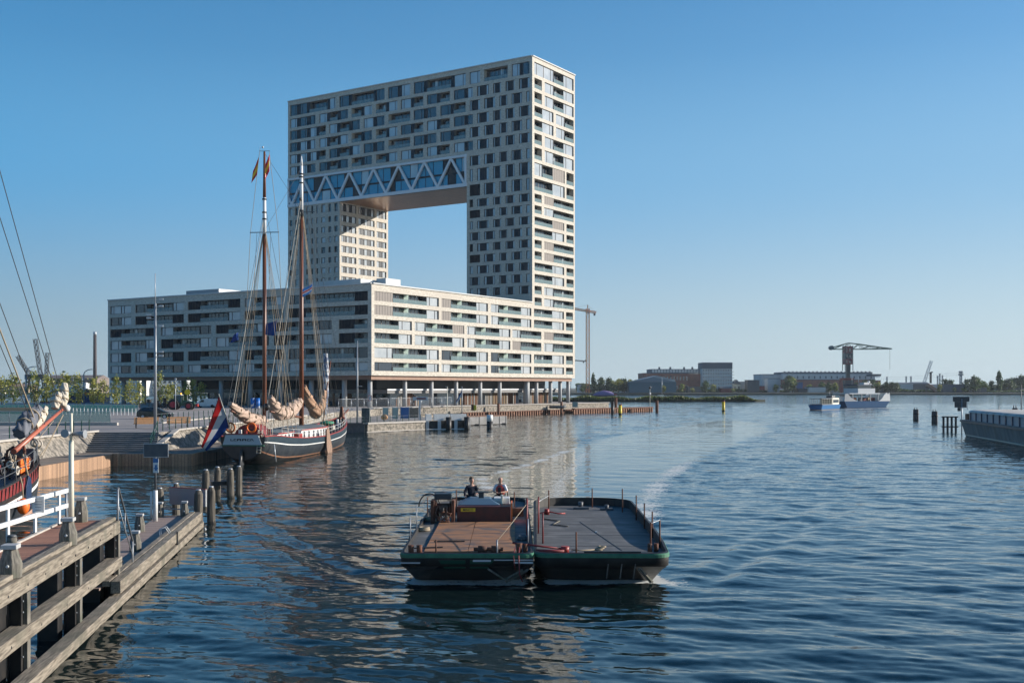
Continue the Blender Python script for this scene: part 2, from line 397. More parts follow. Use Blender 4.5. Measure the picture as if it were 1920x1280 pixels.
def build_water():
    rng = np.random.RandomState(5)
    ys = [2.5]
    while ys[-1] < 460:
        ys.append(ys[-1] + max(0.035, ys[-1] * 0.0033))
    while ys[-1] < 9000: ys.append(ys[-1] * 1.08)
    ys = np.array(ys)
    th = np.concatenate([np.linspace(-78, -32, 30)[:-1], np.degrees(np.arctan(np.linspace(-.62, .62, 620))), np.linspace(32, 78, 30)[1:]])
    tx = np.tan(np.radians(th))
    Y, T = np.meshgrid(ys, tx, indexing='ij')
    X = (Y + 4.0) * T
    R = Y
    Z = np.zeros_like(X)
    # the smoother swath the barges leave behind them
    dR, aR = curve_dist(X, Y, WAKE_R); dL, aL = curve_dist(X, Y, WAKE_L)
    xr = np.interp(Y, [p[1] for p in WAKE_R], [p[0] for p in WAKE_R]); xl = np.interp(Y, [p[1] for p in WAKE_L], [p[0] for p in WAKE_L])
    inside = smooth(-1, 1, xr - X) * smooth(-1, 1, X - xl) * smooth(50, 58, Y) * (1 - smooth(210, 240, Y))
    calm = inside * 0.95
    calm0 = calm - 0.85 * np.exp(-(dR / 16.0) ** 2) * smooth(0, 2, X - xr) * smooth(55, 75, Y) * (1 - smooth(190, 230, Y))
    amp = 1.0 - calm * 0.72
    shelter = smooth(-10, -24, X) * smooth(30, 50, Y) * (1 - smooth(95, 120, Y))   # sheltered basin by the quay
    amp *= 1 - 0.55 * shelter
    dy = np.gradient(ys)[:, None]; dxx = np.abs(np.gradient(tx))[None, :] * Y
    sp = np.maximum(dy, dxx)
    for i in range(56):
        lam = 0.42 * (14.0 ** rng.rand())
        ang = radians(255) + rng.randn() * 0.55
        a = 0.0033 * lam ** 0.85
        k = 2 * pi / lam
        ph = rng.rand() * 6.28
        warp = 0.35 * np.sin(X * 0.11 / lam ** .5 + ph) + 0.35 * np.sin(Y * 0.09 / lam ** .5 + 2 * ph)
        fade = 1 - smooth(0.22, 0.42, sp / lam)
        env = 0.6 + 0.4 * np.sin(X * 0.6 / lam + ph * 3) * np.sin(Y * 0.5 / lam + ph)
        s_ = np.sin(k * (X * cos(ang) + Y * sin(ang)) + ph + warp)
        Z += a * amp * fade * env * (s_ + 0.25 * np.cos(2 * np.arcsin(np.clip(s_, -1, 1))))
    # diverging bow waves either side of the barges
    for (bx, by, sgn) in ((-3.8, 38.5, -1), (5.5, 38.5, 1)):
        ang = radians(26)
        dx = (X - bx) * sgn; dyb = Y - by
        along = dyb * cos(ang) + dx * sin(ang)
        perp = dx * cos(ang) - dyb * sin(ang)
        e = smooth(-1, 2, along) * np.exp(-np.maximum(along, 0) / 28.) * np.exp(-((perp - 1.0) / (1.3 + 0.08 * np.maximum(along, 0))) ** 2)
        Z += 0.06 * e * np.cos(perp * 2 * pi / 1.9) * (1 - smooth(.25, .5, sp / 1.9))
    Z[0, :] = 0
    # foam
    foam = np.zeros_like(X)
    def boxdist(x0, x1, y0, y1):
        ddx = np.maximum(np.maximum(x0 - X, X - x1), 0); ddy = np.maximum(np.maximum(y0 - Y, Y - y1), 0)
        return np.hypot(ddx, ddy)
    d1 = boxdist(-3.2, 0.3, 38.4, 56); d2 = boxdist(1.4, 4.9, 38.5, 54)
    near = 1 - smooth(40.5, 45, Y)
    foam += 0.66 * (1 - smooth(0.05, 0.55, d1)) * near
    foam += 0.72 * (1 - smooth(0.05, 0.6, d2)) * near
    foam += 0.5 * np.exp(-((X - 5.5) / 0.75) ** 2 - ((Y - 38.4) / 1.3) ** 2)
    foam += 0.35 * np.exp(-((X + 3.6) / .8) ** 2 - ((Y - 38.6) / 1.0) ** 2)
    foam += (.54 + .10 * np.sin(Y * .9 + 2 * np.sin(Y * .5))) * np.exp(-((dR) / 1.3) ** 2) * smooth(50, 60, Y) * (1 - smooth(92, 120, Y))
    foam += (.47 + .14 * np.sin(Y * 1.3 + 2 * np.sin(Y * .4))) * np.exp(-((dL) / 0.9) ** 2) * smooth(54, 60, Y) * (1 - smooth(115, 140, Y))
    foam += 0.46 * np.exp(-(((X - np.interp(Y, [56, 80, 120, 150], [2, 3.5, 8, 14]))) / 1.3) ** 2) * smooth(55, 60, Y) * (1 - smooth(110, 140, Y))
    q = curve_dist(X, Y, [(-2, 266), (12, 287)])[0]
    foam += 0.30 * np.exp(-(q / 2.5) ** 2)
    q = curve_dist(X, Y, [(-21.5, 163.5), (-14, 174), (-10, 186)])[0]
    foam += 0.30 * np.exp(-(q / .9) ** 2)
    foam += 0.55 * np.exp(-(curve_dist(X, Y, [(88, 326), (110, 352), (128, 372)])[0] / 2.6) ** 2)
    nr, nc = X.shape
    co = np.stack([X, Y, Z], -1).reshape(-1, 3).astype(np.float32)
    idx = np.arange(nr * nc).reshape(nr, nc)
    q = np.stack([idx[:-1, :-1], idx[:-1, 1:], idx[1:, 1:], idx[1:, :-1]], -1).reshape(-1, 4).astype(np.int32)
    me = bpy.data.meshes.new('water')
    me.vertices.add(len(co)); me.vertices.foreach_set('co', co.ravel())
    me.loops.add(q.size); me.loops.foreach_set('vertex_index', q.ravel())
    me.polygons.add(len(q))
    me.polygons.foreach_set('loop_start', np.arange(0, q.size, 4, dtype=np.int32))
    me.polygons.foreach_set('loop_total', np.full(len(q), 4, dtype=np.int32))
    me.update(calc_edges=True)
    me.polygons.foreach_set('use_smooth', np.ones(len(q), dtype=bool))
    for nm, arr in (('foam', foam), ('calm', calm0 + 0.3 * shelter)):
        at_ = me.attributes.new(nm, 'FLOAT', 'POINT'); at_.data.foreach_set('value', arr.ravel().astype(np.float32))
    o = bpy.data.objects.new('water', me); COL.objects.link(o)
    tag(o, kind='structure')
    # material
    m = bpy.data.materials.new('harbour_water'); m.use_nodes = True
    n = m.node_tree.nodes; l = m.node_tree.links; p = n['Principled BSDF']
    p.inputs['Base Color'].default_value = (0.006, 0.016, 0.017, 1)
    p.inputs['Roughness'].default_value = 0.06
    p.inputs['IOR'].default_value = 1.333
    geo = n.new('ShaderNodeNewGeometry')
    acc = None
    def V(op, a, b):
        x = n.new('ShaderNodeVectorMath'); x.operation = op
        for k_, s_ in ((0, a), (1, b)):
            if isinstance(s_, tuple): x.inputs[k_].default_value = s_
            else: l.new(s_, x.inputs[k_])
        return x.outputs[0]
    at1 = n.new('ShaderNodeAttribute'); at1.attribute_name = 'calm'
    at2 = n.new('ShaderNodeAttribute'); at2.attribute_name = 'foam'
    sep = n.new('ShaderNodeSeparateXYZ'); l.new(geo.outputs['Position'], sep.inputs[0])
    far = n.new('ShaderNodeMapRange'); far.inputs[1].default_value = 22; far.inputs[2].default_value = 350
    far.inputs[3].default_value = 0.45; far.inputs[4].default_value = 2.9
    l.new(sep.outputs['Y'], far.inputs[0])
    for (sc, amp_, rot, st, det) in ((1.5, 0.16, .3, (.55, 1.3, 1), 2), (5.5, 0.19, -.2, (.6, 1.2, 1), 3), (0.11, 0.05, .5, (.5, 1.3, 1), 2)):
        mp = n.new('ShaderNodeMapping'); mp.inputs['Rotation'].default_value = (0, 0, rot); mp.inputs['Scale'].default_value = (st[0] * sc, st[1] * sc, sc)
        l.new(geo.outputs['Position'], mp.inputs[0])
        no = n.new('ShaderNodeTexNoise'); no.inputs['Scale'].default_value = 1; no.inputs['Detail'].default_value = det
        l.new(mp.outputs[0], no.inputs['Vector'])
        v = V('SUBTRACT', no.outputs['Color'], (0.5, 0.5, 0.5)); v = V('MULTIPLY', v, (amp_ * .8, amp_ * 1.15, 0))
        acc = v if acc is None else V('ADD', acc, v)
    cm = n.new('ShaderNodeMath'); cm.operation = 'MULTIPLY_ADD'; cm.inputs[1].default_value = -0.86; cm.inputs[2].default_value = 1.0
    l.new(at1.outputs['Fac'], cm.inputs[0])
    # gusts: patches of rougher and smoother water
    gm = n.new('ShaderNodeMapping'); gm.inputs['Scale'].default_value = (0.012, 0.05, 1); gm.inputs['Rotation'].default_value = (0, 0, .25); l.new(geo.outputs['Position'], gm.inputs[0])
    gn = n.new('ShaderNodeTexNoise'); gn.inputs['Scale'].default_value = 1; gn.inputs['Detail'].default_value = 4; l.new(gm.outputs[0], gn.inputs['Vector'])
    gr = n.new('ShaderNodeMapRange'); gr.inputs[1].default_value = .3; gr.inputs[2].default_value = .7; gr.inputs[3].default_value = .65; gr.inputs[4].default_value = 1.3
    l.new(gn.outputs['Fac'], gr.inputs[0])
    m1 = n.new('ShaderNodeMath'); m1.operation = 'MULTIPLY'; l.new(cm.outputs[0], m1.inputs[0]); l.new(gr.outputs[0], m1.inputs[1])
    m2 = n.new('ShaderNodeMath'); m2.operation = 'MULTIPLY'; l.new(m1.outputs[0], m2.inputs[0]); l.new(far.outputs[0], m2.inputs[1])
    sc_ = n.new('ShaderNodeVectorMath'); sc_.operation = 'SCALE'; l.new(acc, sc_.inputs[0]); l.new(m2.outputs[0], sc_.inputs['Scale'])
    nn = V('ADD', geo.outputs['Normal'], sc_.outputs[0])
    nz = n.new('ShaderNodeVectorMath'); nz.operation = 'NORMALIZE'; l.new(nn, nz.inputs[0])
    l.new(nz.outputs[0], p.inputs['Normal'])
    fn = n.new('ShaderNodeTexNoise'); fn.inputs['Scale'].default_value = 3.6; fn.inputs['Detail'].default_value = 7; fn.inputs['Roughness'].default_value = .7
    fm = n.new('ShaderNodeMapping'); fm.inputs['Scale'].default_value = (1, 1.2, 1); l.new(geo.outputs['Position'], fm.inputs[0]); l.new(fm.outputs[0], fn.inputs['Vector'])
    add = n.new('ShaderNodeMath'); add.operation = 'ADD'; l.new(fn.outputs['Fac'], add.inputs[0])
    sm = n.new('ShaderNodeMath'); sm.operation = 'MULTIPLY'; sm.inputs[1].default_value = 0.70; l.new(at2.outputs['Fac'], sm.inputs[0]); l.new(sm.outputs[0], add.inputs[1])
    fr = n.new('ShaderNodeMapRange'); fr.inputs[1].default_value = .79; fr.inputs[2].default_value = .90; l.new(add.outputs[0], fr.inputs[0])
    df = n.new('ShaderNodeBsdfDiffuse'); df.inputs[0].default_value = (.62, .64, .62, 1)
    mx = n.new('ShaderNodeMixShader'); l.new(fr.outputs[0], mx.inputs[0]); l.new(p.outputs[0], mx.inputs[1]); l.new(df.outputs[0], mx.inputs[2])
    l.new(mx.outputs[0], n['Material Output'].inputs[0])
    me.materials.append(m)
build_water()

# ------------------------------------------------------------------ ground: quays
dR = Vector((0.5453, 0.8382, 0)); dL = Vector((-0.8382, 0.5453, 0))
C0 = Vector((5.1, 284.7, 0)); C1 = C0 - dR * 62.3
def sp(s, l, z=0.0): return C1 + dR * s + dL * l + Vector((0, 0, z))
QZ = 2.5; LZ = 1.0
nR = Vector((0.8382, -0.5453, 0)); nL = Vector((-0.5453, -0.8382, 0))
qa = C1 + nR * 5 - dR * 6; qb = C1 + nR * 5 + dR * 93
quay_poly = [(-38.6, 30), (-38.6, 104.5), (-32.6, 104.5), (-32.0, 107.5), (-31.6, 118), (-30.2, 150), (-29.5, 186), (-26, 214), (qa.x, qa.y), (qb.x, qb.y), (-20, 372), (-102, 300), (-200, 300), (-260, 282), (-260, 30)]
b = MB(); b.prism(quay_poly, -2, QZ, 1, 0)
tag(b.build('quay', [M['paving'], M['stone']]), kind='structure')
low_poly = [(-33.7, 40), (-33.7, 95.8), (-27.2, 95.8), (-27.0, 103.6), (-26.6, 150), (-26.2, 172), (-29.6, 180), (-31, 150), (-31, 104), (-37.4, 98), (-37.4, 40)]
b = MB(); b.prism(low_poly, LZ - .25, LZ, 0)
tag(b.build('lower_quay', mat('lower_quay_top', (.27, .215, .165), .85, col2=(.2, .16, .125), scale=.8, detail=7)), kind='structure')
b = MB()
b.bb(-33.9, -33.62, 40, 95.9, -1.5, LZ + .02, 0)
b.bb(-33.6, -27.12, 95.72, 96.0, -1.5, LZ + .02, 1)
b.bb(-27.35, -27.08, 96.01, 103.6, -1.5, LZ + .02, 0)
b.hexa([(-27.35, 103.61, -1.5), (-27.0, 103.61, -1.5), (-26.0, 172, -1.5), (-26.4, 172, -1.5), (-27.35, 103.61, LZ + .02), (-27.0, 103.61, LZ + .02), (-26.0, 172, LZ + .02), (-26.4, 172, LZ + .02)], 0)
b.bb(-33.68, -33.2, 95.2, 95.71, -1.5, LZ + .06, 1)
tag(b.build('timber_quay_wall', [M['timberwall'], M['timberwallx']]), 'brown vertical timber quay facing below the lower landing', 'quay wall')
# steps
b = MB()
for i in range(10):
    z1 = LZ + .15 * (i + 1); y0 = 98.4 + .61 * i; y1 = 104.6
    xl = -37.0 - .21 * i; xr = -31.0 - .16 * i
    b.hexa([(xl, y0, LZ - .1), (xr, y0, LZ - .1), (xr, y1, LZ - .1), (xl, y1, LZ - .1), (xl, y0, z1 + .001 * i), (xr, y0, z1 + .001 * i), (xr, y1, z1 + .001 * i), (xl, y1, z1 + .001 * i)])
    b.bb(xl, xr, y0 - .03, y0 + .1, z1 - .035, z1 + .006, 1)
tag(b.build('stone_steps', [mat('step_stone', (.2, .195, .19), .8, col2=(.15, .145, .14), scale=1.5, detail=6), mat('step_nosing', (.3, .29, .28), .8)]), 'wide flight of grey stone steps down to the lower quay', 'steps')
# sloping rubble walls
def slopewall(base, top, label, cop=True):
    t = thing('stone_wall', label, 'wall', (base[0][0], base[0][1], LZ))
    b = MB(); n = len(base)
    sub = 8
    for i in range(n - 1):
        for j in range(sub):
            f0, f1 = j / sub, (j + 1) / sub
            A0 = Vector(base[i]).lerp(Vector(base[i + 1]), f0); A1 = Vector(base[i]).lerp(Vector(base[i + 1]), f1)
            T0 = Vector(top[i]).lerp(Vector(top[i + 1]), f0); T1 = Vector(top[i]).lerp(Vector(top[i + 1]), f1)
            b.quad(A0, A1, T1, T0)
    for i in range(n - 1):   # back and base, so that it has thickness
        b.quad(Vector(base[i]), Vector(base[i + 1]), Vector(base[i + 1]) + Vector((-1.2, 0, 0)), Vector(base[i]) + Vector((-1.2, 0, 0)))
        b.quad(Vector(top[i]), Vector(top[i + 1]), Vector(base[i + 1]) + Vector((-1.6, 0, 0)), Vector(base[i]) + Vector((-1.6, 0, 0)))
    b.build('wall_face', M['stone'], t)
    c = MB()
    for i in range(n - 1):
        c.beam(Vector(top[i]) + Vector((.05, 0, .07)), Vector(top[i + 1]) + Vector((.05, 0, .07)), .5, .16)
    c.build('coping', M['coping'], t)
slopewall([(-37.3, 55, LZ), (-37.3, 90, LZ), (-37.0, 98.4, LZ)], [(-38.5, 55, QZ + .05), (-38.5, 96, QZ + .05), (-38.4, 104.4, QZ + .05)], 'sloping rubble stone wall on the left of the steps')
slopewall([(-31.0, 98.6, LZ), (-30.9, 106, LZ), (-30.4, 114, LZ), (-28.5, 160, LZ)], [(-31.3, 99.4, LZ + .4), (-31.9, 107.5, QZ + .05), (-31.5, 118, QZ + .05), (-29.6, 162, QZ + .05)], 'sunlit rubble stone wall on the right of the steps')
# lower terrace with pale stone front
terr = [(-28, 165.6), (-21.5, 165.7), (-13.9, 176.3), (-12.5, 196), (-24, 216), (-30, 190), (-29.4, 166)]
b = MB(); b.prism(terr, -1.5, 1.35, 1, 0)
tag(b.build('terrace', [mat('terrace_paving', (.3, .28, .25), .9, col2=(.24, .22, .2), scale=1), M['stone']]), kind='structure')
t = thing('stone_wall', 'low pale stone quay wall beside the black and white landing', 'wall', (-21.5, 165.7, 0))
b = MB(); b.beam((-21.3, 165.5, .3), (-13.8, 176.1, .3), .5, 1.9); b.build('wall_face', M['stone'], t)
b = MB(); b.beam((-21.3, 165.4, 1.36), (-13.7, 176.0, 1.36), .75, .24); b.build('coping', M['coping'], t)
b = MB(); b.beam((-21.25, 165.15, .12), (-13.6, 175.85, .12), .3, .12); b.build('wet_ledge', M['coping'], t)
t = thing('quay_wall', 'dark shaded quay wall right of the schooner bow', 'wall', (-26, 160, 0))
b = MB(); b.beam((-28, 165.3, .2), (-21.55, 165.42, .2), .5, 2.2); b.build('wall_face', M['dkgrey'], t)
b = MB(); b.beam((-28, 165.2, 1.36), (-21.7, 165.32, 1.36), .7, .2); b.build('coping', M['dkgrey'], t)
# upper quay wall by the building: rubble face, coping, sheet piles
t = thing('quay_wall', 'long rubble quay wall with rusty sheet piling along the tower block', 'wall', (qa.x, qa.y, 0))
off = nR * .12
b = MB(); b.beam(qa + off + Vector((0, 0, 1.72)), qb + off + Vector((0, 0, 1.72)), .5, 1.5); b.build('wall_face', M['stone'], t)
b = MB(); b.beam(qa + off * 2 + Vector((0, 0, 2.52)), qb + off * 2 + Vector((0, 0, 2.52)), .8, .16); b.build('coping', M['coping'], t)
b = MB()
q0 = qa + dR * 30 + nR * .55; nsp = 58
for i in range(nsp):
    p = q0 + dR * (i * 1.05)
    b.beam(p + Vector((0, 0, -.6)), p + Vector((0, 0, .96)), .42, .5, 0, up=tuple(nR))
b.build('sheet_pile', M['rustpile'], t)
b = MB(); b.beam(q0 - nR * .42 + Vector((0, 0, .1)), q0 - nR * .42 + dR * nsp * 1.05 + Vector((0, 0, .1)), .2, 1.72); b.build('pile_backing', M['black'], t)
b = MB(); b.beam(q0 + Vector((0, 0, 1.02)), q0 + dR * nsp * 1.05 + Vector((0, 0, 1.02)), .7, .14); b.build('pile_cap', M['rust'], t)

# jetty of sheet piles running out from the building corner
t = thing('sheet_pile_jetty', 'low rusty sheet pile breakwater running out right of the tower block', 'breakwater', (16, 291, 0))
j0 = Vector((15.5, 287.5, 0)); j1 = Vector((38.6, 313, 0)); jd = (j1 - j0).normalized(); jn = Vector((jd.y, -jd.x, 0))
b = MB(); k = 0; L = (j1 - j0).length
while k * 1.0 < L:
    p = j0 + jd * k * 1.0; b.beam(p + jn * .3 + Vector((0, 0, -.6)), p + jn * .3 + Vector((0, 0, 1.0)), .5, .5, 0, up=tuple(jn)); k += 1
b.build('sheet_pile', M['rustpile'], t)
b = MB(); b.beam(j0 + Vector((0, 0, .2)), j1 + Vector((0, 0, .2)), .25, 1.7); b.build('pile_backing', M['black'], t)
b = MB(); b.beam(j0 + jn * .1 + Vector((0, 0, 1.16)), j1 + jn * .1 + Vector((0, 0, 1.16)), 1.0, .28); b.build('pile_cap', M['rust'], t)

# reed island and far banks
def mound(name, poly, z, m, kind='structure'):
    b = MB(); b.prism(poly, -1, z, 0); return tag(b.build(name, m), kind=kind)
isl = [(-40, 520), (30, 521), (112, 521), (118, 527), (110, 536), (-40, 536)]
mound('island', isl, .9, mat('island_bank', (.03, .033, .02), .95))
def tuft_mesh(name, x0, x1, y0, y1, z0, n, h, m, seed, wv=1.0):
    r = random.Random(seed); b = MB()
    for i in range(n):
        x = r.uniform(x0, x1); y = r.uniform(y0, y1)
        hh = h * (0.55 + 0.45 * sin(x * .31) * sin(x * .12 + 1) + r.uniform(0, .5)); a = r.uniform(0, pi)
        if x > x1 - 6: hh *= max(.25, (x1 - x) / 6)
        w_ = r.uniform(.5, 1.1) * wv; d = Vector((cos(a), sin(a), 0)) * w_
        p = Vector((x, y, z0)); lean = Vector((r.uniform(-.4, .4), r.uniform(-.4, .4), 0))
        b.add([p - d, p + d, p + d * .3 + lean + Vector((0, 0, hh)), p - d * .4 + lean + Vector((0, 0, hh * .9))], [(0, 1, 2, 3)], r.choice((0, 0, 1)))
    o = b.build(name, m, rec=False); return o
o = tuft_mesh('reeds', -38, 114, 521, 534, .7, 6500, 1.7, [leafmat('reed_green', (.07, .11, .03), (.13, .16, .05)), leafmat('reed_dark', (.05, .07, .025), (.10, .10, .035))], 4)
tag(o, 'low green reeds covering the narrow island in the channel', 'reeds', kind='stuff')
mound('far_bank', [(100, 1082), (1400, 1082), (3000, 1300), (5200, 6500), (-600, 6500), (-100, 1700), (80, 1300)], 2.0, mat('far_bank_ground', (.12, .115, .09), .95, col2=(.07, .08, .05), scale=.02))
mound('near_left_bank', [(-1500, 895), (-150, 895), (-110, 960), (20, 1160), (-100, 2600), (-2500, 2600)], 2.0, mat('left_bank_ground', (.2, .18, .15), .95))
mound('mid_bank', [(20, 992), (480, 992), (560, 1081), (90, 1300), (-20, 1160)], 1.6, mat('mid_bank_ground', (.1, .1, .07), .95))
# ------------------------------------------------------------------ the big apartment building
ZD = 284.7 / F
def zrow(y): return H + (HZ - y) * ZD
TOPS = [114, 143.7, 169.5, 196, 221.8, 247.6, 274, 302.6, 333, 361.5, 383, 404.5, 426, 448, 469.5, 491, 512.5, 534.8, 556.5, 578, 599, 620.5, 641.5, 664, 687]
zt = [zrow(y) for y in TOPS]
zb = [zt[i + 1] + .86 for i in range(24)] + [10.05]
ZBOT = 9.1; ZTOP = 90.0; ZW = 28.0; ZS = 59.1; ZTR = 67.6
apt = thing('apartment_building', 'huge pale brick gate shaped apartment tower on the quay with a lower block in front', 'building', tuple(C1))
def frame_of(s0, l0, axis):
    """origin, along, outward normal"""
    if axis == 'R': return sp(s0, l0), dR, nR          # right-facing walls, u = s - s0
    return sp(s0, l0), dL, nL                           # front walls, u = l - l0
def solve_u(O, U, px):
    r = (px - 960) / F
    return (r * O.y - O.x) / (U.x - r * U.y)
wall = MB()
wins = []      # (size key, function building a MB)
MW = [M['glass'], M['frame'], M['glass2'], M['dkpanel'], M['taupe'], M['inside'], M['screen'], M['balus'], M['navy'], M['brick']]
rw = random.Random(11)
def opening(O, U, N, u0, u1, z0, z1, cells, deep=1.5, lit=False):
    def P(u, z, d): return O + U * u + Vector((0, 0, z)) - N * d
    hasB = any(c[0] in 'BGX' for c in cells)
    D = deep if hasB else .38
    # reveals
    wall.quad(P(u0, z0, 0), P(u1, z0, 0), P(u1, z0, D), P(u0, z0, D)); wall.quad(P(u0, z1, 0), P(u1, z1, 0), P(u1, z1, D), P(u0, z1, D))
    wall.quad(P(u0, z0, 0), P(u0, z1, 0), P(u0, z1, D), P(u0, z0, D)); wall.quad(P(u1, z0, 0), P(u1, z1, 0), P(u1, z1, D), P(u1, z0, D))
    b = MB(); FR = .09
    def fr(ua, ub, za, zb_, d, w_=.05):
        b.hexa([P(ua, za, d), P(ub, za, d), P(ub, za, d + w_), P(ua, za, d + w_), P(ua, zb_, d), P(ub, zb_, d), P(ub, zb_, d + w_), P(ua, zb_, d + w_)], 1)
    prev = None
    for (ty, a, c) in cells:
        d = {'W': .3, 'L': .3, 'D': .34, 'P': .16, 'N': .2, 'B': deep - .05, 'G': deep - .05, 'X': deep - .05}[ty]
        if prev is not None and abs(prev - d) > .5:      # wall between balcony and room
            b.quad(P(a, z0, min(prev, d)), P(a, z1, min(prev, d)), P(a, z1, max(prev, d)), P(a, z0, max(prev, d)), 5)
        prev = d
        if ty in 'WL':
            n_ = 2 if c - a > 2.2 else 1
            g = 2 if (ty == 'L' or rw.random() < .5) else 0
            cut = a + (c - a) * rw.choice((.27, .3, .72))
            b.quad(P(a, z0, d), P(c, z0, d), P(c, z1, d), P(a, z1, d), g)
            fr(a, c, z0, z0 + FR, d - .08); fr(a, c, z1 - FR, z1, d - .08)
            fr(a, a + FR, z0 + FR, z1 - FR, d - .08); fr(c - FR, c, z0 + FR, z1 - FR, d - .08)
            if n_ > 1 or rw.random() < .5: fr(cut - FR / 2, cut + FR / 2, z0 + FR, z1 - FR, d - .08)
        elif ty == 'D': b.quad(P(a, z0, d), P(c, z0, d), P(c, z1, d), P(a, z1, d), 3)
        elif ty in 'PN':
            m_ = 4 if ty == 'P' else 8
            b.quad(P(a, z0, d), P(c, z0, d), P(c, z1, d), P(a, z1, d), m_)
            k = a + .9
            while k < c - .3:
                fr(k, k + .04, z0, z1, d - .03, .02); k += .9
        else:
            b.quad(P(a, z0, d), P(c, z0, d), P(c, z1, d), P(a, z1, d), 0 if ty != 'X' else 3)
            w_ = (c - a); nn = max(1, int(round(w_ / 1.3)))
            for q in range(nn + 1):
                uu = a + (w_ - FR) * q / nn; fr(uu, uu + FR, z0, z1, d - .06)
            fr(a, c, z1 - .12, z1, d - .065)
            if rw.random() < .35:
                uu = a + rw.random() * (w_ - .8) * .8; b.quad(P(uu, z0, d - .02), P(uu + .8, z0, d - .02), P(uu + .8, z1 - .2, d - .02), P(uu, z1 - .2, d - .02), 2)
            hz = z0 + min(1.0, (z1 - z0) * .44)
            b.hexa([P(a, z0 + .02, .08), P(c, z0 + .02, .08), P(c, z0 + .02, .10), P(a, z0 + .02, .10), P(a, hz, .08), P(c, hz, .08), P(c, hz, .10), P(a, hz, .10)], 7)
            fr(a, c, hz, hz + .04, .07, .04)
            if ty == 'G':       # green glass party screen standing out to the balcony edge
                b.hexa([P(a - .02, z0 + .01, .12), P(a + .02, z0 + .01, .12), P(a + .02, z0 + .01, d - .1), P(a - .02, z0 + .01, d - .1), P(a - .02, z1 - .01, .12), P(a + .02, z1 - .01, .12), P(a + .02, z1 - .01, d - .1), P(a - .02, z1 - .01, d - .1)], 6)
    mid = P((u0 + u1) / 2, (z0 + z1) / 2, 0)
    wins.append(((u1 - u0) * (z1 - z0) / mid.y ** 2 * (.5 if N is nL else .7), b))
def facade(O, U, N, u0, u1, zlo, zhi, rows):
    """rows: (z0,z1,[(ua,ub,cells)]) from the top down"""
    def P(u, z): return O + U * u + Vector((0, 0, z))
    z = zhi
    for (a, c, ops) in sorted(rows, key=lambda r: -r[0]):
        wall.quad(P(u0, c), P(u1, c), P(u1, z), P(u0, z))
        k = u0
        for (ua, ub, cells) in sorted(ops, key=lambda o: o[0]):
            wall.quad(P(k, a), P(ua, a), P(ua, c), P(k, c)); k = ub
            opening(O, U, N, ua, ub, a, c, cells)
        wall.quad(P(k, a), P(u1, a), P(u1, c), P(k, c)); z = a
    wall.quad(P(u0, zlo), P(u1, zlo), P(u1, z), P(u0, z))
def conv(O, U, specs, lo, hi):
    """specs: list of openings, each list of (type, pxa, pxb) -> metres, inside lo..hi"""
    out = []
    for sp_ in specs:
        cs = []
        for (ty, pa, pb) in sp_:
            ua, ub = sorted((solve_u(O, U, pa), solve_u(O, U, pb)))
            cs.append([ty, max(ua, lo), min(ub, hi)])
        cs.sort(key=lambda c: c[1])
        for i in range(len(cs) - 1):      # close little gaps between cells
            cs[i + 1][1] = cs[i][2] if cs[i + 1][1] - cs[i][2] < .25 or cs[i + 1][1] < cs[i][2] else cs[i + 1][1]
        full = []
        for i, c in enumerate(cs):
            if full and c[1] - full[-1][2] > .05: full.append(('D', full[-1][2], c[1]))
            full.append(tuple(c))
        out.append((full[0][1], full[-1][2], full))
    return out
# --- right face: tower part (crop pixel x / 4.267 + 800)
O, U, N = frame_of(62.3, 0, 'R')
def q2(v): return v / 4.267 + 800
def q4(v): return v / 4.267 + 820
def S(f, s): return [[(c[0], f(c[1]), f(c[2])) for c in op] for op in s]
A = S(q2, [[('B', 862, 922)], [('L', 945, 1020), ('B', 1020, 1100), ('L', 1100, 1176)]])
A0 = S(q2, [[('L', 862, 942), ('L', 942, 1020), ('B', 1020, 1100), ('L', 1100, 1176)]])
Bp = S(q2, [[('B', 862, 930), ('L', 930, 1015)], [('L', 1035, 1108), ('B', 1108, 1176)]])
Cp = S(q2, [[('L', 862, 930), ('B', 930, 1012), ('P', 1012, 1105)], [('B', 1118, 1176)]])
Cq = S(q2, [[('B', 862, 930), ('B', 930, 1012), ('L', 1012, 1105)], [('B', 1118, 1176)]])
Dp = lambda t: S(q4, [[('B', 778, 835)], [(t, 855, 935), ('B', 935, 1012), ('B', 1012, 1090)]])
Ep = lambda t: S(q4, [[('B', 778, 848), ('B', 848, 925), (t, 925, 1015)], [('B', 1033, 1090)]])
pat = [A0, A, A, Bp, Bp, A, A, Cp, Cq, Dp('P'), Dp('L'), Ep('P'), Ep('L'), Dp('P'), Dp('P'), Ep('L'), Ep('L'), Dp('L'), Dp('L')]
rows = [(zb[i], zt[i], conv(O, U, pat[i], .5, 21.0)) for i in range(19)]
facade(O, U, N, 0, 21.5, 27.2, ZTOP, rows)
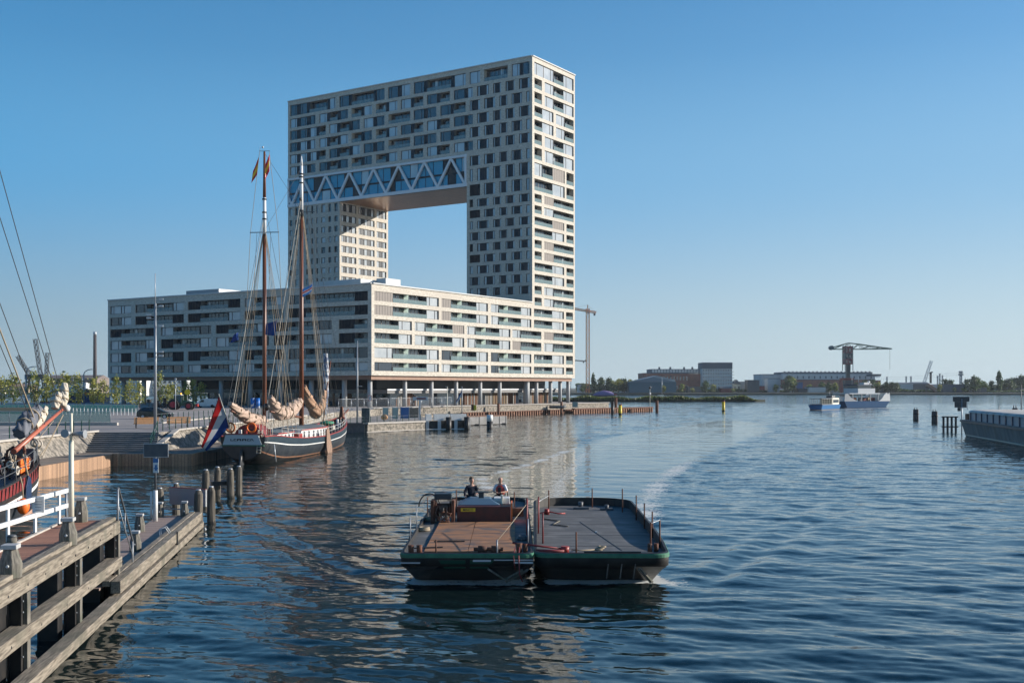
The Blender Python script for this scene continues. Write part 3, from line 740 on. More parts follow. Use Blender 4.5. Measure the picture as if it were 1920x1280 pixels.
# --- right face: lower six rows over the whole length
O, U, N = frame_of(0, 0, 'R')
def q7(v): return v / 4.0 + 680
def q8(v): return v / 4.0 + 940
def wing(t1, t2): return S(q7, [[(t1, 88, 230), ('B', 230, 345), ('G', 345, 485), (t2, 485, 572)], [(t1, 592, 665), ('B', 665, 745), ('G', 745, 858), ('L', 858, 940)], [(t1 if t1 != 'P' else 'L', 962, 1025), ('B', 1025, 1092), ('G', 1092, 1192), ('L', 1192, 1265)]])
def wing2(t): return S(q7, [[('B', 88, 180), ('B', 180, 275), ('L', 275, 370)], [('L', 392, 475), ('B', 475, 560), ('G', 560, 678), (t, 678, 762)], [('L', 783, 850), ('B', 850, 925), ('G', 925, 1030), ('L', 1030, 1108)]])
tb = [S(q8, [[('B', 245, 310), ('B', 310, 386), ('L', 386, 470)], [('B', 485, 537)]])] * 2 + [S(q8, [[('L', 83, 148), ('B', 148, 228), ('B', 228, 300)], [('P', 320, 395), ('B', 395, 468), ('B', 468, 537)]]), S(q8, [[('P', 83, 148), ('B', 148, 228), ('B', 228, 300)], [('L', 320, 395), ('B', 395, 468), ('B', 468, 537)]])] + [S(q8, [[('B', 245, 310), ('B', 310, 386), ('L', 386, 470)], [('B', 485, 537)]])] * 2
wr = [wing('P', 'L'), wing('P', 'L'), wing2('P'), wing2('L'), wing('W', 'L'), wing('W', 'W')]
rows = [(zb[19 + i], zt[19 + i], conv(O, U, wr[i] + tb[i], .9, 83.3)) for i in range(6)]
facade(O, U, N, 0, 83.8, ZBOT, 27.2, rows)
wall.quad(sp(0, 0, 27.2), sp(62.3, 0, 27.2), sp(62.3, 0, ZW), sp(0, 0, ZW))
# --- front wing (left in the photo)
O, U, N = frame_of(0, 0, 'L')
def q5(v): return v / 4.267 + 190
def unit(a, c, t1, t2, nb=2):
    w_ = (c - a); e = w_ * .235
    return [(t1, a, a + e), ('B', a + e, (a + c) / 2), ('B', (a + c) / 2, c - e), (t2, c - e, c)]
rr = random.Random(3)
def wl(kind, ty):
    if kind == 0:
        return [[('L' if ty != 1 else 'W', 206.5, 226), (ty_(0), 226, 246)], unit(253.5, 344.5, ty_(1), ty_(2)), unit(352, 450.5, ty_(3), ty_(4)), unit(458.5, 532, ty_(5), ty_(6)), [(ty_(7), 541, 573), ('B', 573, 618), ('B', 618, 664), (ty_(8), 664, 690)]]
    return [unit(206.5, 292, ty_(0), ty_(1)), unit(301.5, 396, ty_(2), ty_(3)), unit(404.5, 504, ty_(4), ty_(5)), unit(513, 622, ty_(6), ty_(7)), [(ty_(8), 635, 664), ('B', 664, 690)]]
TY = ['WWWNNLWWN', 'WNNNWNWNN', 'NNWWNWNWN', 'LWNWWNNWN', 'NWNNLNNWW', 'WWWLWLWWW']
rows = []
for i in range(6):
    ty_ = lambda k, i=i: TY[i][k]
    rows.append((zb[19 + i], zt[19 + i], conv(O, U, wl(1 if i in (2, 3) else 0, i), 1.0, 83.4)))
facade(O, U, N, 0, 84.2, ZBOT, ZW, rows)
# --- tower front: rows 0..5 over the gate, legs below
O, U, N = frame_of(62.3, 0, 'L')
def q1(v): return v / 4.267 + 520
R0 = S(q1, [[('W', 100, 155), ('W', 180, 235), ('B', 255, 395), ('W', 415, 465)], [('W', 495, 570), ('B', 593, 690), ('B', 690, 770), ('W', 790, 858)], [('W', 886, 962), ('W', 990, 1062)]]) + S(q2, [[('W', q_ - 1194.7, w_ - 1194.7) for q_, w_ in ((1092, 1172),)] + [('B', 2, 95), ('B', 95, 190), ('W', 218, 313)], [('W', 343, 427)], [('B', 458, 648)], [('W', 680, 742), ('W', 765, 823)]])
P1 = S(q1, [[('W', 100, 155), ('W', 180, 235), ('W', 260, 305)], [('W', 335, 395), ('B', 420, 478), ('W', 500, 565)], [('B', 593, 668), ('W', 690, 757)], [('B', 788, 865), ('W', 888, 960)], [('W', 988, 1067), ('B', 1092, 1167)]]) + S(q2, [[('W', 2, 80), ('B', 108, 185)], [('W', 217, 300), ('W', 325, 370)]])
P2 = S(q1, [[('W', 100, 155), ('W', 180, 235), ('W', 260, 310), ('B', 335, 388)], [('W', 415, 475), ('B', 500, 572), ('W', 597, 660)], [('W', 690, 765), ('W', 790, 857)], [('B', 888, 975), ('B', 975, 1062)], [('W', 1090, 1172), ('W', 1197, 1272)]]) + S(q2, [[('W', 108, 190), ('B', 215, 312)]])
def lw(a, c):   # leg window: bright casement, dark panel, bright casement
    w_ = c - a
    if w_ < 50: return [('L', a, c)]
    return [('L', a, a + w_ * .22), ('D', a + w_ * .22, a + w_ * .74), ('L', a + w_ * .74, c)]
G1 = S(q2, [lw(402, 497), lw(530, 595), lw(630, 703), lw(738, 823)])
G2 = S(q2, [lw(343, 427), lw(458, 547), lw(580, 645), lw(678, 763), lw(795, 823)])
G1n = S(q2, [lw(343, 370)])
rows = []
for i in range(6):
    spc = R0 if i == 0 else (P1 + G1 if i % 2 else P2 + G2)
    rows.append((zb[i] if i < 5 else 68.4, zt[i], conv(O, U, spc, .6, 83.4)))
facade(O, U, N, 0, 84.2, ZTR, ZTOP, rows)
rows = []
for i in range(6, 20):
    spc = (G1 + G1n) if i % 2 else G2
    z0, z1 = zb[i], zt[i]
    if i in (8, 9, 10, 13, 14): spc = [[('N', op[0][1], op[-1][2])] if op[0][1] < 880 + 12 else op for op in spc]
    if i == 6: z0, z1 = zb[6], 66.9
    if i == 19: z0 = 28.6
    if z0 < 28.3: continue
    rows.append((z0, z1, conv(O, U, spc, .6, 19.6)))
facade(O, U, N, 0, 20.2, ZW, ZTR, rows)
# left leg front
def q3(v): return v / 4.267 + 520
LG = S(q3, [[('W', 97, 120)], [('W', 142, 165)], [('W', 185, 202)], [('W', 230, 246)], [('W', 270, 287)], [('W', 311, 326)], [('W', 350, 383)], [('W', 408, 430)], [('W', 455, 482)]])
rows = []
for i in range(8, 19):
    rows.append((zb[i] + .1, zt[i] - (.3 if i > 8 else .6), conv(O, U, LG, 64.6, 84.0)))
facade(O, U, N, 64.2, 84.2, ZW, ZS, rows)
# left leg inner face
O, U, N = frame_of(62.3, 64.2, 'R')
IN = S(q3, [[('L', 512, 535), ('D', 535, 555), ('L', 555, 580), ('D', 580, 600), ('L', 600, 632)], [('L', 650, 675), ('D', 675, 700), ('L', 700, 725), ('D', 725, 752), ('L', 752, 778)], [('L', 795, 820), ('D', 820, 845), ('L', 845, 872)]])
rows = [(zb[i] + .1, zt[i] - (.1 if i > 8 else .6), conv(O, U, IN, .4, 21.1)) for i in range(8, 19)]
facade(O, U, N, 0, 21.5, ZW, ZS, rows)
# remaining plain faces and roofs
def face_s(s, l0, l1, z0, z1): wall.quad(sp(s, l0, z0), sp(s, l1, z0), sp(s, l1, z1), sp(s, l0, z1))
def face_l(l, s0, s1, z0, z1): wall.quad(sp(s0, l, z0), sp(s1, l, z0), sp(s1, l, z1), sp(s0, l, z1))
face_s(83.8, 0, 84.2, ZBOT, ZW); face_s(83.8, 0, 20.2, ZW, ZS); face_s(83.8, 64.2, 84.2, ZW, ZS); face_s(83.8, 0, 84.2, ZS, ZTOP)
face_l(84.2, 0, 83.8, ZBOT, ZW); face_l(84.2, 62.3, 83.8, ZW, ZTR); face_l(84.2, 62.3, 83.8, ZTR, ZTOP)
face_l(20.2, 62.3, 83.8, ZW, ZS)
face_s(18, 18, 66.2, ZBOT, ZW); face_l(18, 18, 62.3, ZBOT, ZW); face_l(66.2, 18, 62.3, ZBOT, ZW); face_s(62.3, 18, 66.2, ZBOT, ZW)
wall.build('brick_wall', M['brick'], apt)
roof = MB()
def slab(s0, s1, l0, l1, z, mi=0): roof.quad(sp(s0, l0, z), sp(s1, l0, z), sp(s1, l1, z), sp(s0, l1, z), mi)
def coping(a, c, w_=.5, h=.25):
    roof.beam(a, c, w_, h, 1)
slab(0, 18, 0, 84.2, ZW - .3); slab(18, 62.3, 0, 18, ZW - .3); slab(18, 62.3, 66.2, 84.2, ZW - .3); slab(62.3, 83.8, 20.2, 64.2, ZW - .3)
slab(62.3, 83.8, 0, 84.2, ZTOP - .4)
coping(sp(-.02, 0, ZW + .05), sp(-.02, 84.2, ZW + .05)); coping(sp(0.3, -.02, ZW + .07), sp(62.2, -.02, ZW + .07), .55)
coping(sp(62.28, 0, ZTOP + .05), sp(62.28, 84.2, ZTOP + .05)); coping(sp(62.4, -.02, ZTOP + .07), sp(83.8, -.02, ZTOP + .07), .5)
coping(sp(62.4, 84.2, ZTOP + .05), sp(83.8, 84.2, ZTOP + .05)); coping(sp(83.8, 0, ZTOP + .05), sp(83.8, 84.2, ZTOP + .05))
# roof boxes
roof.build('roof', [M['dkgrey'], M['farwall'], M['grey']], apt)
def rbox(s0, s1, l0, l1, z0, z1, mi):
    roof = MB()
    P = [sp(s, l, 0) for s, l in ((s0, l0), (s1, l0), (s1, l1), (s0, l1))]
    roof.hexa([p + Vector((0, 0, z0)) for p in P] + [p + Vector((0, 0, z1)) for p in P], mi)
    roof.build('roof_box', [M['dkgrey'], M['farwall'], M['grey']], apt)
rbox(3, 10, 48.3, 59.4, ZW - .3, ZW + 1.4, 2); rbox(3, 14, 5.5, 20, ZW - .3, ZW + 1.5, 1); rbox(8, 13, 2.8, 5.4, ZW - .3, ZW + 1.9, 1)
rbox(64, 69, 14, 24, ZTOP - .4, ZTOP + .6, 2); rbox(64, 69, 60, 68, ZTOP - .4, ZTOP + .7, 2); rbox(4, 9, 64, 80, ZW - .3, ZW + .7, 2)
sf = MB()
sf.quad(sp(62.3, 20.2, ZS), sp(83.8, 20.2, ZS), sp(83.8, 64.2, ZS), sp(62.3, 64.2, ZS))
sf.build('bridge_soffit', M['bronze'], apt); sf = MB()
for (a0, a1, b0, b1) in ((0, 18, 0, 84.2), (18, 62.3, 0, 18), (18, 62.3, 66.2, 84.2), (62.3, 83.8, 0, 84.2)):
    sf.quad(sp(a0, b0, ZBOT), sp(a1, b0, ZBOT), sp(a1, b1, ZBOT), sp(a0, b1, ZBOT))
sf.build('soffit', M['bronze'], apt)
fb = mat('brown_fascia', (.27, .145, .09), .6, col2=(.21, .11, .07), scale=.6)
b = MB(); b.beam(sp(.6, .7, 8.66), sp(83.2, .7, 8.66), .2, .86); b.build('fascia', fb, apt)
b = MB(); b.beam(sp(.7, .82, 8.66), sp(.7, 83.6, 8.66), .2, .86); b.build('fascia', fb, apt)
# windows: the hundred largest as parts of their own
wins.sort(key=lambda t: -t[0])
for (_, b) in wins[:96]: b.build('window', MW, apt, rec=False)
rest = MB()
for (_, b) in wins[96:]:
    k = len(rest.v); rest.v += b.v; rest.f += [[i + k for i in f] for f in b.f]; rest.m += b.m; rest.smooth += b.smooth
tag(rest.build('window', MW, apt, rec=False), kind='stuff')
# truss storey
O, U, N = frame_of(62.3, 0, 'L')
def TP(u, z, d=0): return O + U * u + Vector((0, 0, z)) - N * d
g = MB()
L0, L1 = 20.2, 84.2
g.quad(TP(L0, ZS, 0.6), TP(L1 - .4, ZS, 0.6), TP(L1 - .4, ZTR, 0.6), TP(L0, ZTR, 0.6), 0)
rt = random.Random(2)
u = L0 + .3
while u < L1 - 3:
    w_ = rt.choice((1.6, 2.0, 2.6, 3.2))
    for (za, zb_) in ((ZS + .5, 62.8), (63.3, ZTR - .5)):
        k = rt.random()
        if k < .28: g.quad(TP(u, za, .57), TP(u + w_, za, .57), TP(u + w_, zb_, .57), TP(u, zb_, .57), 1)
        elif k < .42: g.quad(TP(u, za, .57), TP(u + w_, za, .57), TP(u + w_, zb_, .57), TP(u, zb_, .57), 2)
    g.hexa([TP(u - .06, ZS, .50), TP(u + .06, ZS, .50), TP(u + .06, ZS, .56), TP(u - .06, ZS, .56), TP(u - .06, ZTR, .50), TP(u + .06, ZTR, .50), TP(u + .06, ZTR, .56), TP(u - .06, ZTR, .56)], 3)
    u += w_
g.hexa([TP(L0, 62.8, .48), TP(L1 - .4, 62.8, .48), TP(L1 - .4, 62.8, .59), TP(L0, 62.8, .59), TP(L0, 63.3, .48), TP(L1 - .4, 63.3, .48), TP(L1 - .4, 63.3, .59), TP(L0, 63.3, .59)], 3)
g.quad(TP(L1 - .4, ZS, .6), TP(L1 - .4, ZTR, .6), TP(L1 - .4, ZTR, 0.1), TP(L1 - .4, ZS, .1), 0)
g.build('glazing', [M['skyglass'], M['frame'], M['glass2'], M['dkpanel']], apt, rec=False)
tr = MB()
upv = tuple(N)
tr.beam(TP(L0 - .2, ZTR - .4, .15), TP(L1, ZTR - .4, .15), .85, .6, 0)
tr.beam(TP(L0 - .2, ZS + .45, .15), TP(L1, ZS + .45, .15), .85, .9, 0)
tr.beam(TP(L0 + .25, ZS, .15), TP(L0 + .25, ZTR, .15), .6, .9, 0, up=upv)
tr.beam(TP(L1 - .15, ZS, .15), TP(L1 - .15, ZTR, .15), .5, .5, 0, up=upv)
k = 0; lo = 20.9; step = 4.42
while lo + step * k < 83.5:
    a = lo + step * k; c = min(a + step, 84.0); f = (c - a) / step
    za, zc = (ZS + .8, ZTR - .6) if k % 2 == 0 else (ZTR - .6, ZS + .8)
    tr.beam(TP(a, za, .16 + .002 * (k % 2)), TP(c, za + (zc - za) * f, .16 + .002 * (k % 2)), .62, .5, 0, up=upv); k += 1
tr.build('truss', M['truss'], apt)
# columns
def colm(s, l, w_=.55, zt_=ZBOT):
    b = MB(); c = sp(s, l)
    b.tube(c + Vector((0, 0, QZ)), c + Vector((0, 0, zt_)), w_, w_, 16); b.build('column', M['column'], apt)
O, U, N = frame_of(0, 2.0, 'R')
for px in (693.5, 758.8, 808.5, 854.8, 900, 936.5, 987, 1005.5, 1032, 1050, 1065):
    u = solve_u(O, U, px); colm(u, 2.0, .5 if px != 987 else .8)
O, U, N = frame_of(2.0, 0, 'L')
for px in (232, 270, 365, 415, 470, 527, 584, 646):
    colm(2.0, solve_u(O, U, px), .55)
for s_ in (20, 38, 56, 80): colm(s_, 80, .6)
# podium
pd = MB()
def pwall(s0, l0, s1, l1, z0, z1, mi): pd.quad(sp(s0, l0, z0), sp(s1, l1, z0), sp(s1, l1, z1), sp(s0, l0, z1), mi)
pwall(10, 7, 80, 7, 6.2, ZBOT, 1); pwall(10, 7, 10, 66, 6.2, ZBOT, 1); pwall(80, 7, 80, 66, 6.2, ZBOT, 1); pwall(10, 66, 80, 66, 6.2, ZBOT, 1)
pwall(12, 5, 80, 5, QZ, 6.2, 0); pwall(12, 5, 12, 62, QZ, 6.2, 0); pwall(80, 5, 80, 62, QZ, 6.2, 0); pwall(12, 62, 80, 62, QZ, 6.2, 0)
pd.build('ground_floor_glazing', [M['glass'], M['dkpanel']], apt, rec=False)
cp = MB()
def cbox(s0, s1, l0, l1, z0, z1, mi=0):
    P = [sp(s, l, 0) for s, l in ((s0, l0), (s1, l0), (s1, l1), (s0, l1))]
    cp.hexa([p + Vector((0, 0, z0)) for p in P] + [p + Vector((0, 0, z1)) for p in P], mi)
cbox(9, 83, 3.2, 9, 5.35, 6.15); cbox(8, 12.5, 9.01, 64, 5.35, 6.15); cbox(8.8, 83.2, 3.0, 3.19, 6.0, 6.3, 1); cbox(79, 83, 9.01, 60, 5.4, 6.1)
cp.build('mezzanine_slab', [mat('slab_grey', (.19, .185, .18), .7), M['lgrey']], apt)
# brown curtains and slats just outside the ground floor glass, darkened for the shade behind it
sl = MB(); r_ = random.Random(8); s_ = 13.0
while s_ < 79:
    w_ = r_.uniform(.18, .42); mi = 0
    on = (14 < s_ < 22) or (38 < s_ < 62) or (68 < s_ < 80)
    if on:
        P0 = sp(s_, 4.9); P1_ = sp(s_ + w_, 4.9); mi = r_.choice((0, 0, 1, 2)) if s_ < 45 or s_ > 50 else 2
        h_ = 5.3 if not (14 < s_ < 22) else 3.2 + 2.2 * sqrt(max(0, 1 - ((s_ - 18) / 4.2) ** 2))
        sl.hexa([P0 + Vector((0, 0, QZ)), P1_ + Vector((0, 0, QZ)), P1_ + dL * .08 + Vector((0, 0, QZ)), P0 + dL * .08 + Vector((0, 0, QZ)), P0 + Vector((0, 0, h_)), P1_ + Vector((0, 0, h_)), P1_ + dL * .08 + Vector((0, 0, h_)), P0 + dL * .08 + Vector((0, 0, h_))], mi)
    s_ += w_ + r_.uniform(.12, .4)
l_ = 14.0
while l_ < 60:
    w_ = r_.uniform(.4, 1.4)
    if r_.random() < .5:
        P0 = sp(11.9, l_); P1_ = sp(11.9, l_ + w_)
        sl.hexa([P0 + Vector((0, 0, QZ)), P1_ + Vector((0, 0, QZ)), P1_ + dR * .08 + Vector((0, 0, QZ)), P0 + dR * .08 + Vector((0, 0, QZ)), P0 + Vector((0, 0, 5.3)), P1_ + Vector((0, 0, 5.3)), P1_ + dR * .08 + Vector((0, 0, 5.3)), P0 + dR * .08 + Vector((0, 0, 5.3))], r_.choice((0, 1, 2)))
    l_ += w_ + .5
sl.build('curtain', [mat('brown_curtain', (.17, .08, .04), .8), mat('ochre_curtain', (.22, .15, .08), .8), mat('pale_curtain', (.26, .25, .23), .8)], apt)
# ------------------------------------------------------------------ timber pier in the foreground
def text_part(name, txt, size, m, parent, M4, ext=0.004):
    cu = bpy.data.curves.new('t', 'FONT'); cu.body = txt; cu.size = size; cu.extrude = ext; cu.offset = size * .012; cu.align_x = 'CENTER'; cu.align_y = 'CENTER'
    to = bpy.data.objects.new('t', cu); COL.objects.link(to)
    dg = bpy.context.evaluated_depsgraph_get(); dg.update()
    me = bpy.data.meshes.new_from_object(to.evaluated_get(dg)); bpy.data.objects.remove(to)
    me.transform(M4); me.materials.clear(); me.materials.append(m)
    o = bpy.data.objects.new(name, me); COL.objects.link(o); o.parent = parent
    return o
def linex(Y): return -10.9 - .1444 * (Y - 25.4)       # outer (right) face of the pier
PD = Vector((-.1444, 1, 0)).normalized(); PN = Vector((1, .1444, 0)).normalized()
PA = atan2(.1444, 1)          # rotation of the pier about z
pier = thing('pier', 'brown decked timber pier with heavy weathered side beams', 'pier', (linex(30), 30, 0), PA)
# local frame: x across (0 = outer face), y along the pier
def ly(Y): return (Y - 30) / cos(PA)
yA, yB = ly(16), ly(35.8)
b = MB(); b.bb(-1.62, -.32, yA, yB, 2.38, 2.45); b.local('deck', M['deckwood'], pier)
def worn_beam(parent, name, x0, x1, y0, y1, z0, z1, m, seg=2.9, seed=1):
    r = random.Random(seed); y = y0; k = 0
    while y < y1 - .05:
        e = min(y + seg * r.uniform(.85, 1.2), y1)
        if y1 - e < .8: e = y1
        b = MB(); j = r.uniform(-.008, .008)
        b.bb(x0 + j, x1 + j, y + .006, e - .006, z0 + j, z1 + j); b.local(name, m, parent, bevel=.018); y = e; k += 1
worn_beam(pier, 'side_beam', -.30, 0.0, yA, yB, 2.04, 2.43, M['oldwood'], 6.4, 3)
worn_beam(pier, 'edge_batten', -.38, -.12, yA, yB - .02, 2.435, 2.55, M['oldwood'], 5, 4)
worn_beam(pier, 'lower_beam', -.36, .06, yA, yB, .98, 1.30, M['oldwood'], 5.9, 5)
worn_beam(pier, 'kerb', -1.72, -1.60, yA, yB - .6, 2.38, 2.50, M['coping'], 9, 6)
b = MB(); b.bb(-1.6, -.32, yB + .0, yB + .10, 2.2, 2.44); b.local('end_board', M['oldwood'], pier)
for Y in (20.2, 25.4, 30.4, 35.5):
    y = ly(Y)
    b = MB(); b.bb(-.95, -.42, y - .55, y - .05, -1.5, 2.36); b.local('pile', M['black'], pier, bevel=.02)
    b = MB()
    b.bb(-.40, -.37, y - .06, y + .18, -1.2, 2.03); b.bb(-.40, -.12, y + .04, y + .07, -1.2, 2.03); b.bb(-.13, -.10, y - .06, y + .18, -1.2, 2.03)
    b.local('steel_bracket', M['black'], pier)
    b = MB(); b.bb(-.095, -.002, y + .09, y + .34, .2, 2.02); b.local('strut', M['postwood'], pier, bevel=.01)
    b = MB()
    for z in (.6, 1.6, 1.85): b.tube((-.09, y - .01, z), (-.06, y - .01, z), .02, .02, 8)
    b.local('bolt', M['grey'], pier)
    b = MB(); b.bb(-1.5, -.4, y - .5, y - .2, 2.1, 2.37); b.local('cross_beam', M['black'], pier)
b = MB()
for Y in (22.8, 28.0, 33.2): b.bb(-1.5, -1.2, ly(Y) - .15, ly(Y) + .15, -1.5, 2.36)
b.local('rear_pile', M['black'], pier)
# lower dock
dock = thing('dock', 'low grey pink timber dock running beyond the pier near the water', 'dock', (linex(45), 45, 0), PA)
def lyd(Y): return (Y - 45) / cos(PA)
d0, d1 = lyd(16), lyd(53.6)
b = MB(); b.bb(-1.75, -.30, lyd(34.2), d1 - .05, .50, .57); b.local('deck', M['dockwood'], dock)
for y_ in [yA + .6 + 1.5 * k for k in range(14)]:
    b = MB(); b.tube((-.01, y_, 2.2), (.012, y_, 2.2), .03, .03, 8); b.local('bolt', M['black'], pier)
for y_ in [yA + .9 + 2.4 * k for k in range(9)]:
    b = MB(); b.tube((.05, y_, 1.12), (.075, y_, 1.12), .03, .03, 8); b.local('bolt', M['black'], pier)
worn_beam(dock, 'fender_beam', -.02, .28, lyd(34.4), d1, .36, .74, M['oldwood'], 6.5, 8)
worn_beam(dock, 'edge_batten', -.26, -.04, lyd(34.4), d1, .58, .76, M['oldwood'], 4, 12)
worn_beam(dock, 'waterline_beam', -.05, .36, d0, d1, .03, .30, M['oldwood'], 5.5, 9)
b = MB(); b.bb(-1.75, -.3, d1 - .04, d1 + .1, .2, .60); b.local('end_board', M['oldwood'], dock)
for Y in (38, 43, 48, 53):
    b = MB(); b.bb(-1.3, -.9, lyd(Y) - .2, lyd(Y) + .2, -1.5, .49); b.local('pile', M['black'], dock)
b = MB(); b.bb(-.05, .34, lyd(45.6), lyd(45.6) + .09, .31, .35); b.bb(.285, .33, lyd(45.6), lyd(45.6) + .09, .36, .82); b.local('steel_strap', M['black'], dock)
lad = MB(); yy = lyd(45.2); lad.path([(-.3, yy, .6), (-.32, yy, .98), (-.1, yy, 1.05), (.05, yy + .05, .8)], .022, 8); lad.path([(-.3, yy + .35, .6), (-.32, yy + .35, .98), (-.1, yy + .35, 1.05), (.05, yy + .4, .8)], .022, 8)
lad.local('grab_rail', M['lgrey'], dock)
# ladder stair between the two levels
st = thing('step_ladder', 'steep timber ladder stair from the pier down to the low dock', 'stairs', (linex(36.0), 36.0, 0), PA)
for xx in (-1.5, -.55):
    b = MB(); b.beam((xx, -.1, 2.3), (xx, 2.1, .62), .06, .22); b.local('stringer', M['oldwood'], st)
for i in range(6):
    f = (i + .5) / 6; b = MB(); b.bb(-1.46, -.59, 2.2 * f - .22, 2.2 * f + .03, 2.28 - 1.7 * f - .02, 2.28 - 1.7 * f + .03); b.local('tread', M['dockwood'], st)
def stair_rail(name, xx, label):
    t = thing(name, label, 'handrail', (linex(36.0), 36.0, 0), PA)
    b = MB(); b.tube((xx, -.25, 2.2), (xx, -.25, 3.48), .035); b.tube((xx, 2.2, .56), (xx, 2.2, 1.45), .03); b.local('post', M['grey'], t)
    b = MB(); b.path([(xx, -.28, 3.46), (xx, -.1, 3.42), (xx, 2.25, 1.45), (xx, 2.3, .9)], .034); b.local('top_rail', M['dkgrey'], t)
    b = MB(); b.path([(xx, -.25, 2.95), (xx, 2.2, .98)], .02); b.path([(xx, .9, 1.9), (xx, .9, 2.6)], .02); b.local('middle_rail', M['grey'], t)
stair_rail('stair_handrail', -.06, 'grey steel handrail on the open water side of the pier stairs')
stair_rail('stair_handrail', -1.62, 'grey steel handrail on the harbour side of the pier stairs')
stl = thing('step_stool', 'small dark step frame standing on the low dock under the pier end', 'steps', (-13.7, 37.6, .57), PA)
for (z, y) in ((.25, 0), (.5, .22), (.75, .44)):
    b = MB(); b.bb(-.35, .35, y - .1, y + .12, z, z + .04); b.local('tread', M['oldwood'], stl)
for s in (-.38, .38):
    b = MB(); b.beam((s, -.2, 0), (s, .6, .95), .05, .06); b.beam((s, .6, 0), (s, .6, .95), .05, .06); b.local('leg', M['black'], stl)
# timber bollards with pale caps
def bollard(loc, h, r, label, boltz=.35, rz=PA):
    t = thing('bollard', label, 'bollard', loc, rz, 'timber bollards with pale caps')
    b = MB(); n = 8; rr = []
    for z, q in ((-.0, .98), (h * .42, 1.0), (h * .80, .66), (h * .86, .64)):
        rr.append([Vector((r * q * cos(2 * pi * (j + .5) / n), r * q * sin(2 * pi * (j + .5) / n), z)) for j in range(n)])
    b.rings(rr, 0, True, False, True, True); b.local('post', M['postwood'], t, bevel=.012)
    b = MB(); q = r * .70; b.bb(-q, q, -q, q, h * .865, h); b.local('cap', mat('zinc_cap', (.5, .5, .49), .6, col2=(.4, .4, .39), scale=8), t, bevel=.015)
    b = MB(); b.tube((0, -r * .93, h * .38), (0, -r * .93 - .05, h * .38), .035, .03, 8); b.local('bolt', M['lgrey'], t)
bollard((-11.08, 25.0, 2.44), .74, .245, 'nearest timber bollard on the pier deck at the left edge')
bollard((-11.85, 30.2, 2.44), .73, .235, 'timber bollard standing just in front of the loudspeaker pole')
bollard((-13.45, 35.3, 2.44), .78, .215, 'timber bollard standing just behind the loudspeaker pole')
bollard((-15.7, 47.7, .56), .76, .22, 'timber bollard on the inner edge of the low dock')
bollard((-13.95, 41.9, .56), .78, .22, 'nearest timber bollard on the outer edge of the low dock')
bollard((-16.5, 53.0, .56), .72, .20, 'left one of the two bollards at the far end of the low dock')
bollard((-15.4, 53.2, .56), .74, .20, 'right one of the two bollards at the far end of the low dock')
t = thing('bollard', 'small grey stub bollard behind the white railing', 'bollard', (-13.35, 30.2, 2.45))
b = MB(); b.tube((0, 0, 0), (0, 0, .2), .13, .12, 10); b.local('post', M['postwood'], t); b = MB(); b.tube((0, 0, .2), (0, 0, .26), .13, .1, 10); b.local('cap', M['dkgrey'], t)
# white railing on the left of the pier
rl = thing('railing', 'white painted two rail timber railing along the left of the pier', 'railing', (-13.75, 34.6, 2.45))
ra = Vector((-13.72, 34.6, 0)); rb = Vector((-12.7, 17.0, 0)); rdv = (rb - ra).normalized()
rot = atan2(rdv.x, -rdv.y)
for z0, nm in ((3.46, 'top_rail'), (3.0, 'middle_rail')):
    b = MB(); b.beam(ra - rdv * .45 + Vector((0, 0, z0)), rb + Vector((0, 0, z0)), .09, .13); b.build(nm, M['white'], rl, bevel=.012)
for i in range(9):
    p = ra + rdv * (.12 + i * 2.02)
    b = MB(); b.box((p.x - .09, p.y, 2.98), (.055, .14, 1.02), 0, rot); b.build('post', M['white'], rl)
    b = MB(); b.box((p.x - .09, p.y, 2.42), (.1, .17, .14), 0, rot); b.build('post_shoe', M['black'], rl)
nb = thing('notice_board', 'small white notice board on the white pier railing', 'sign', (-13.5, 32.3, 2.95))
p = ra + rdv * 2.35 + Vector((.12, -.1, 0))
b = MB(); b.box((p.x, p.y, 3.32), (.36, .02, .46), 0, -.12); b.build('panel', M['white'], nb)
b = MB()
for k, ww in enumerate((.2, .24, .22, .18, .16)): b.box((p.x + .0, p.y - .013, 3.48 - .08 * k), (ww, .006, .018), 0, -.12)
b.build('lettering', M['grey'], nb)
# loudspeaker pole
lp = thing('loudspeaker_pole', 'slim cream pole carrying two horn loudspeakers on the pier', 'pole', (-13.17, 33.8, 2.45))
b = MB(); b.tube((0, 0, 0), (0, 0, 2.6), .085, .07, 14); b.tube((0, 0, 2.6), (0, 0, 3.42), .045, .04, 12); b.local('pole', M['cream'], lp)
for sx, ax in ((-.02, (0, -1, 0)), (.26, (1, -.15, 0))):
    d = Vector(ax).normalized(); c = Vector((sx, -.1, 2.83)) if sx < 0 else Vector((.1, 0, 2.80))
    b = MB(); b.path([c - d * .05, c + d * .12, c + d * .34], [.05, .07, .125], 16); b.path([c + d * .30, c + d * .16], [.09, .03], 12, 1)
    b.local('horn_speaker', [M['grey'], M['dkgrey']], lp)
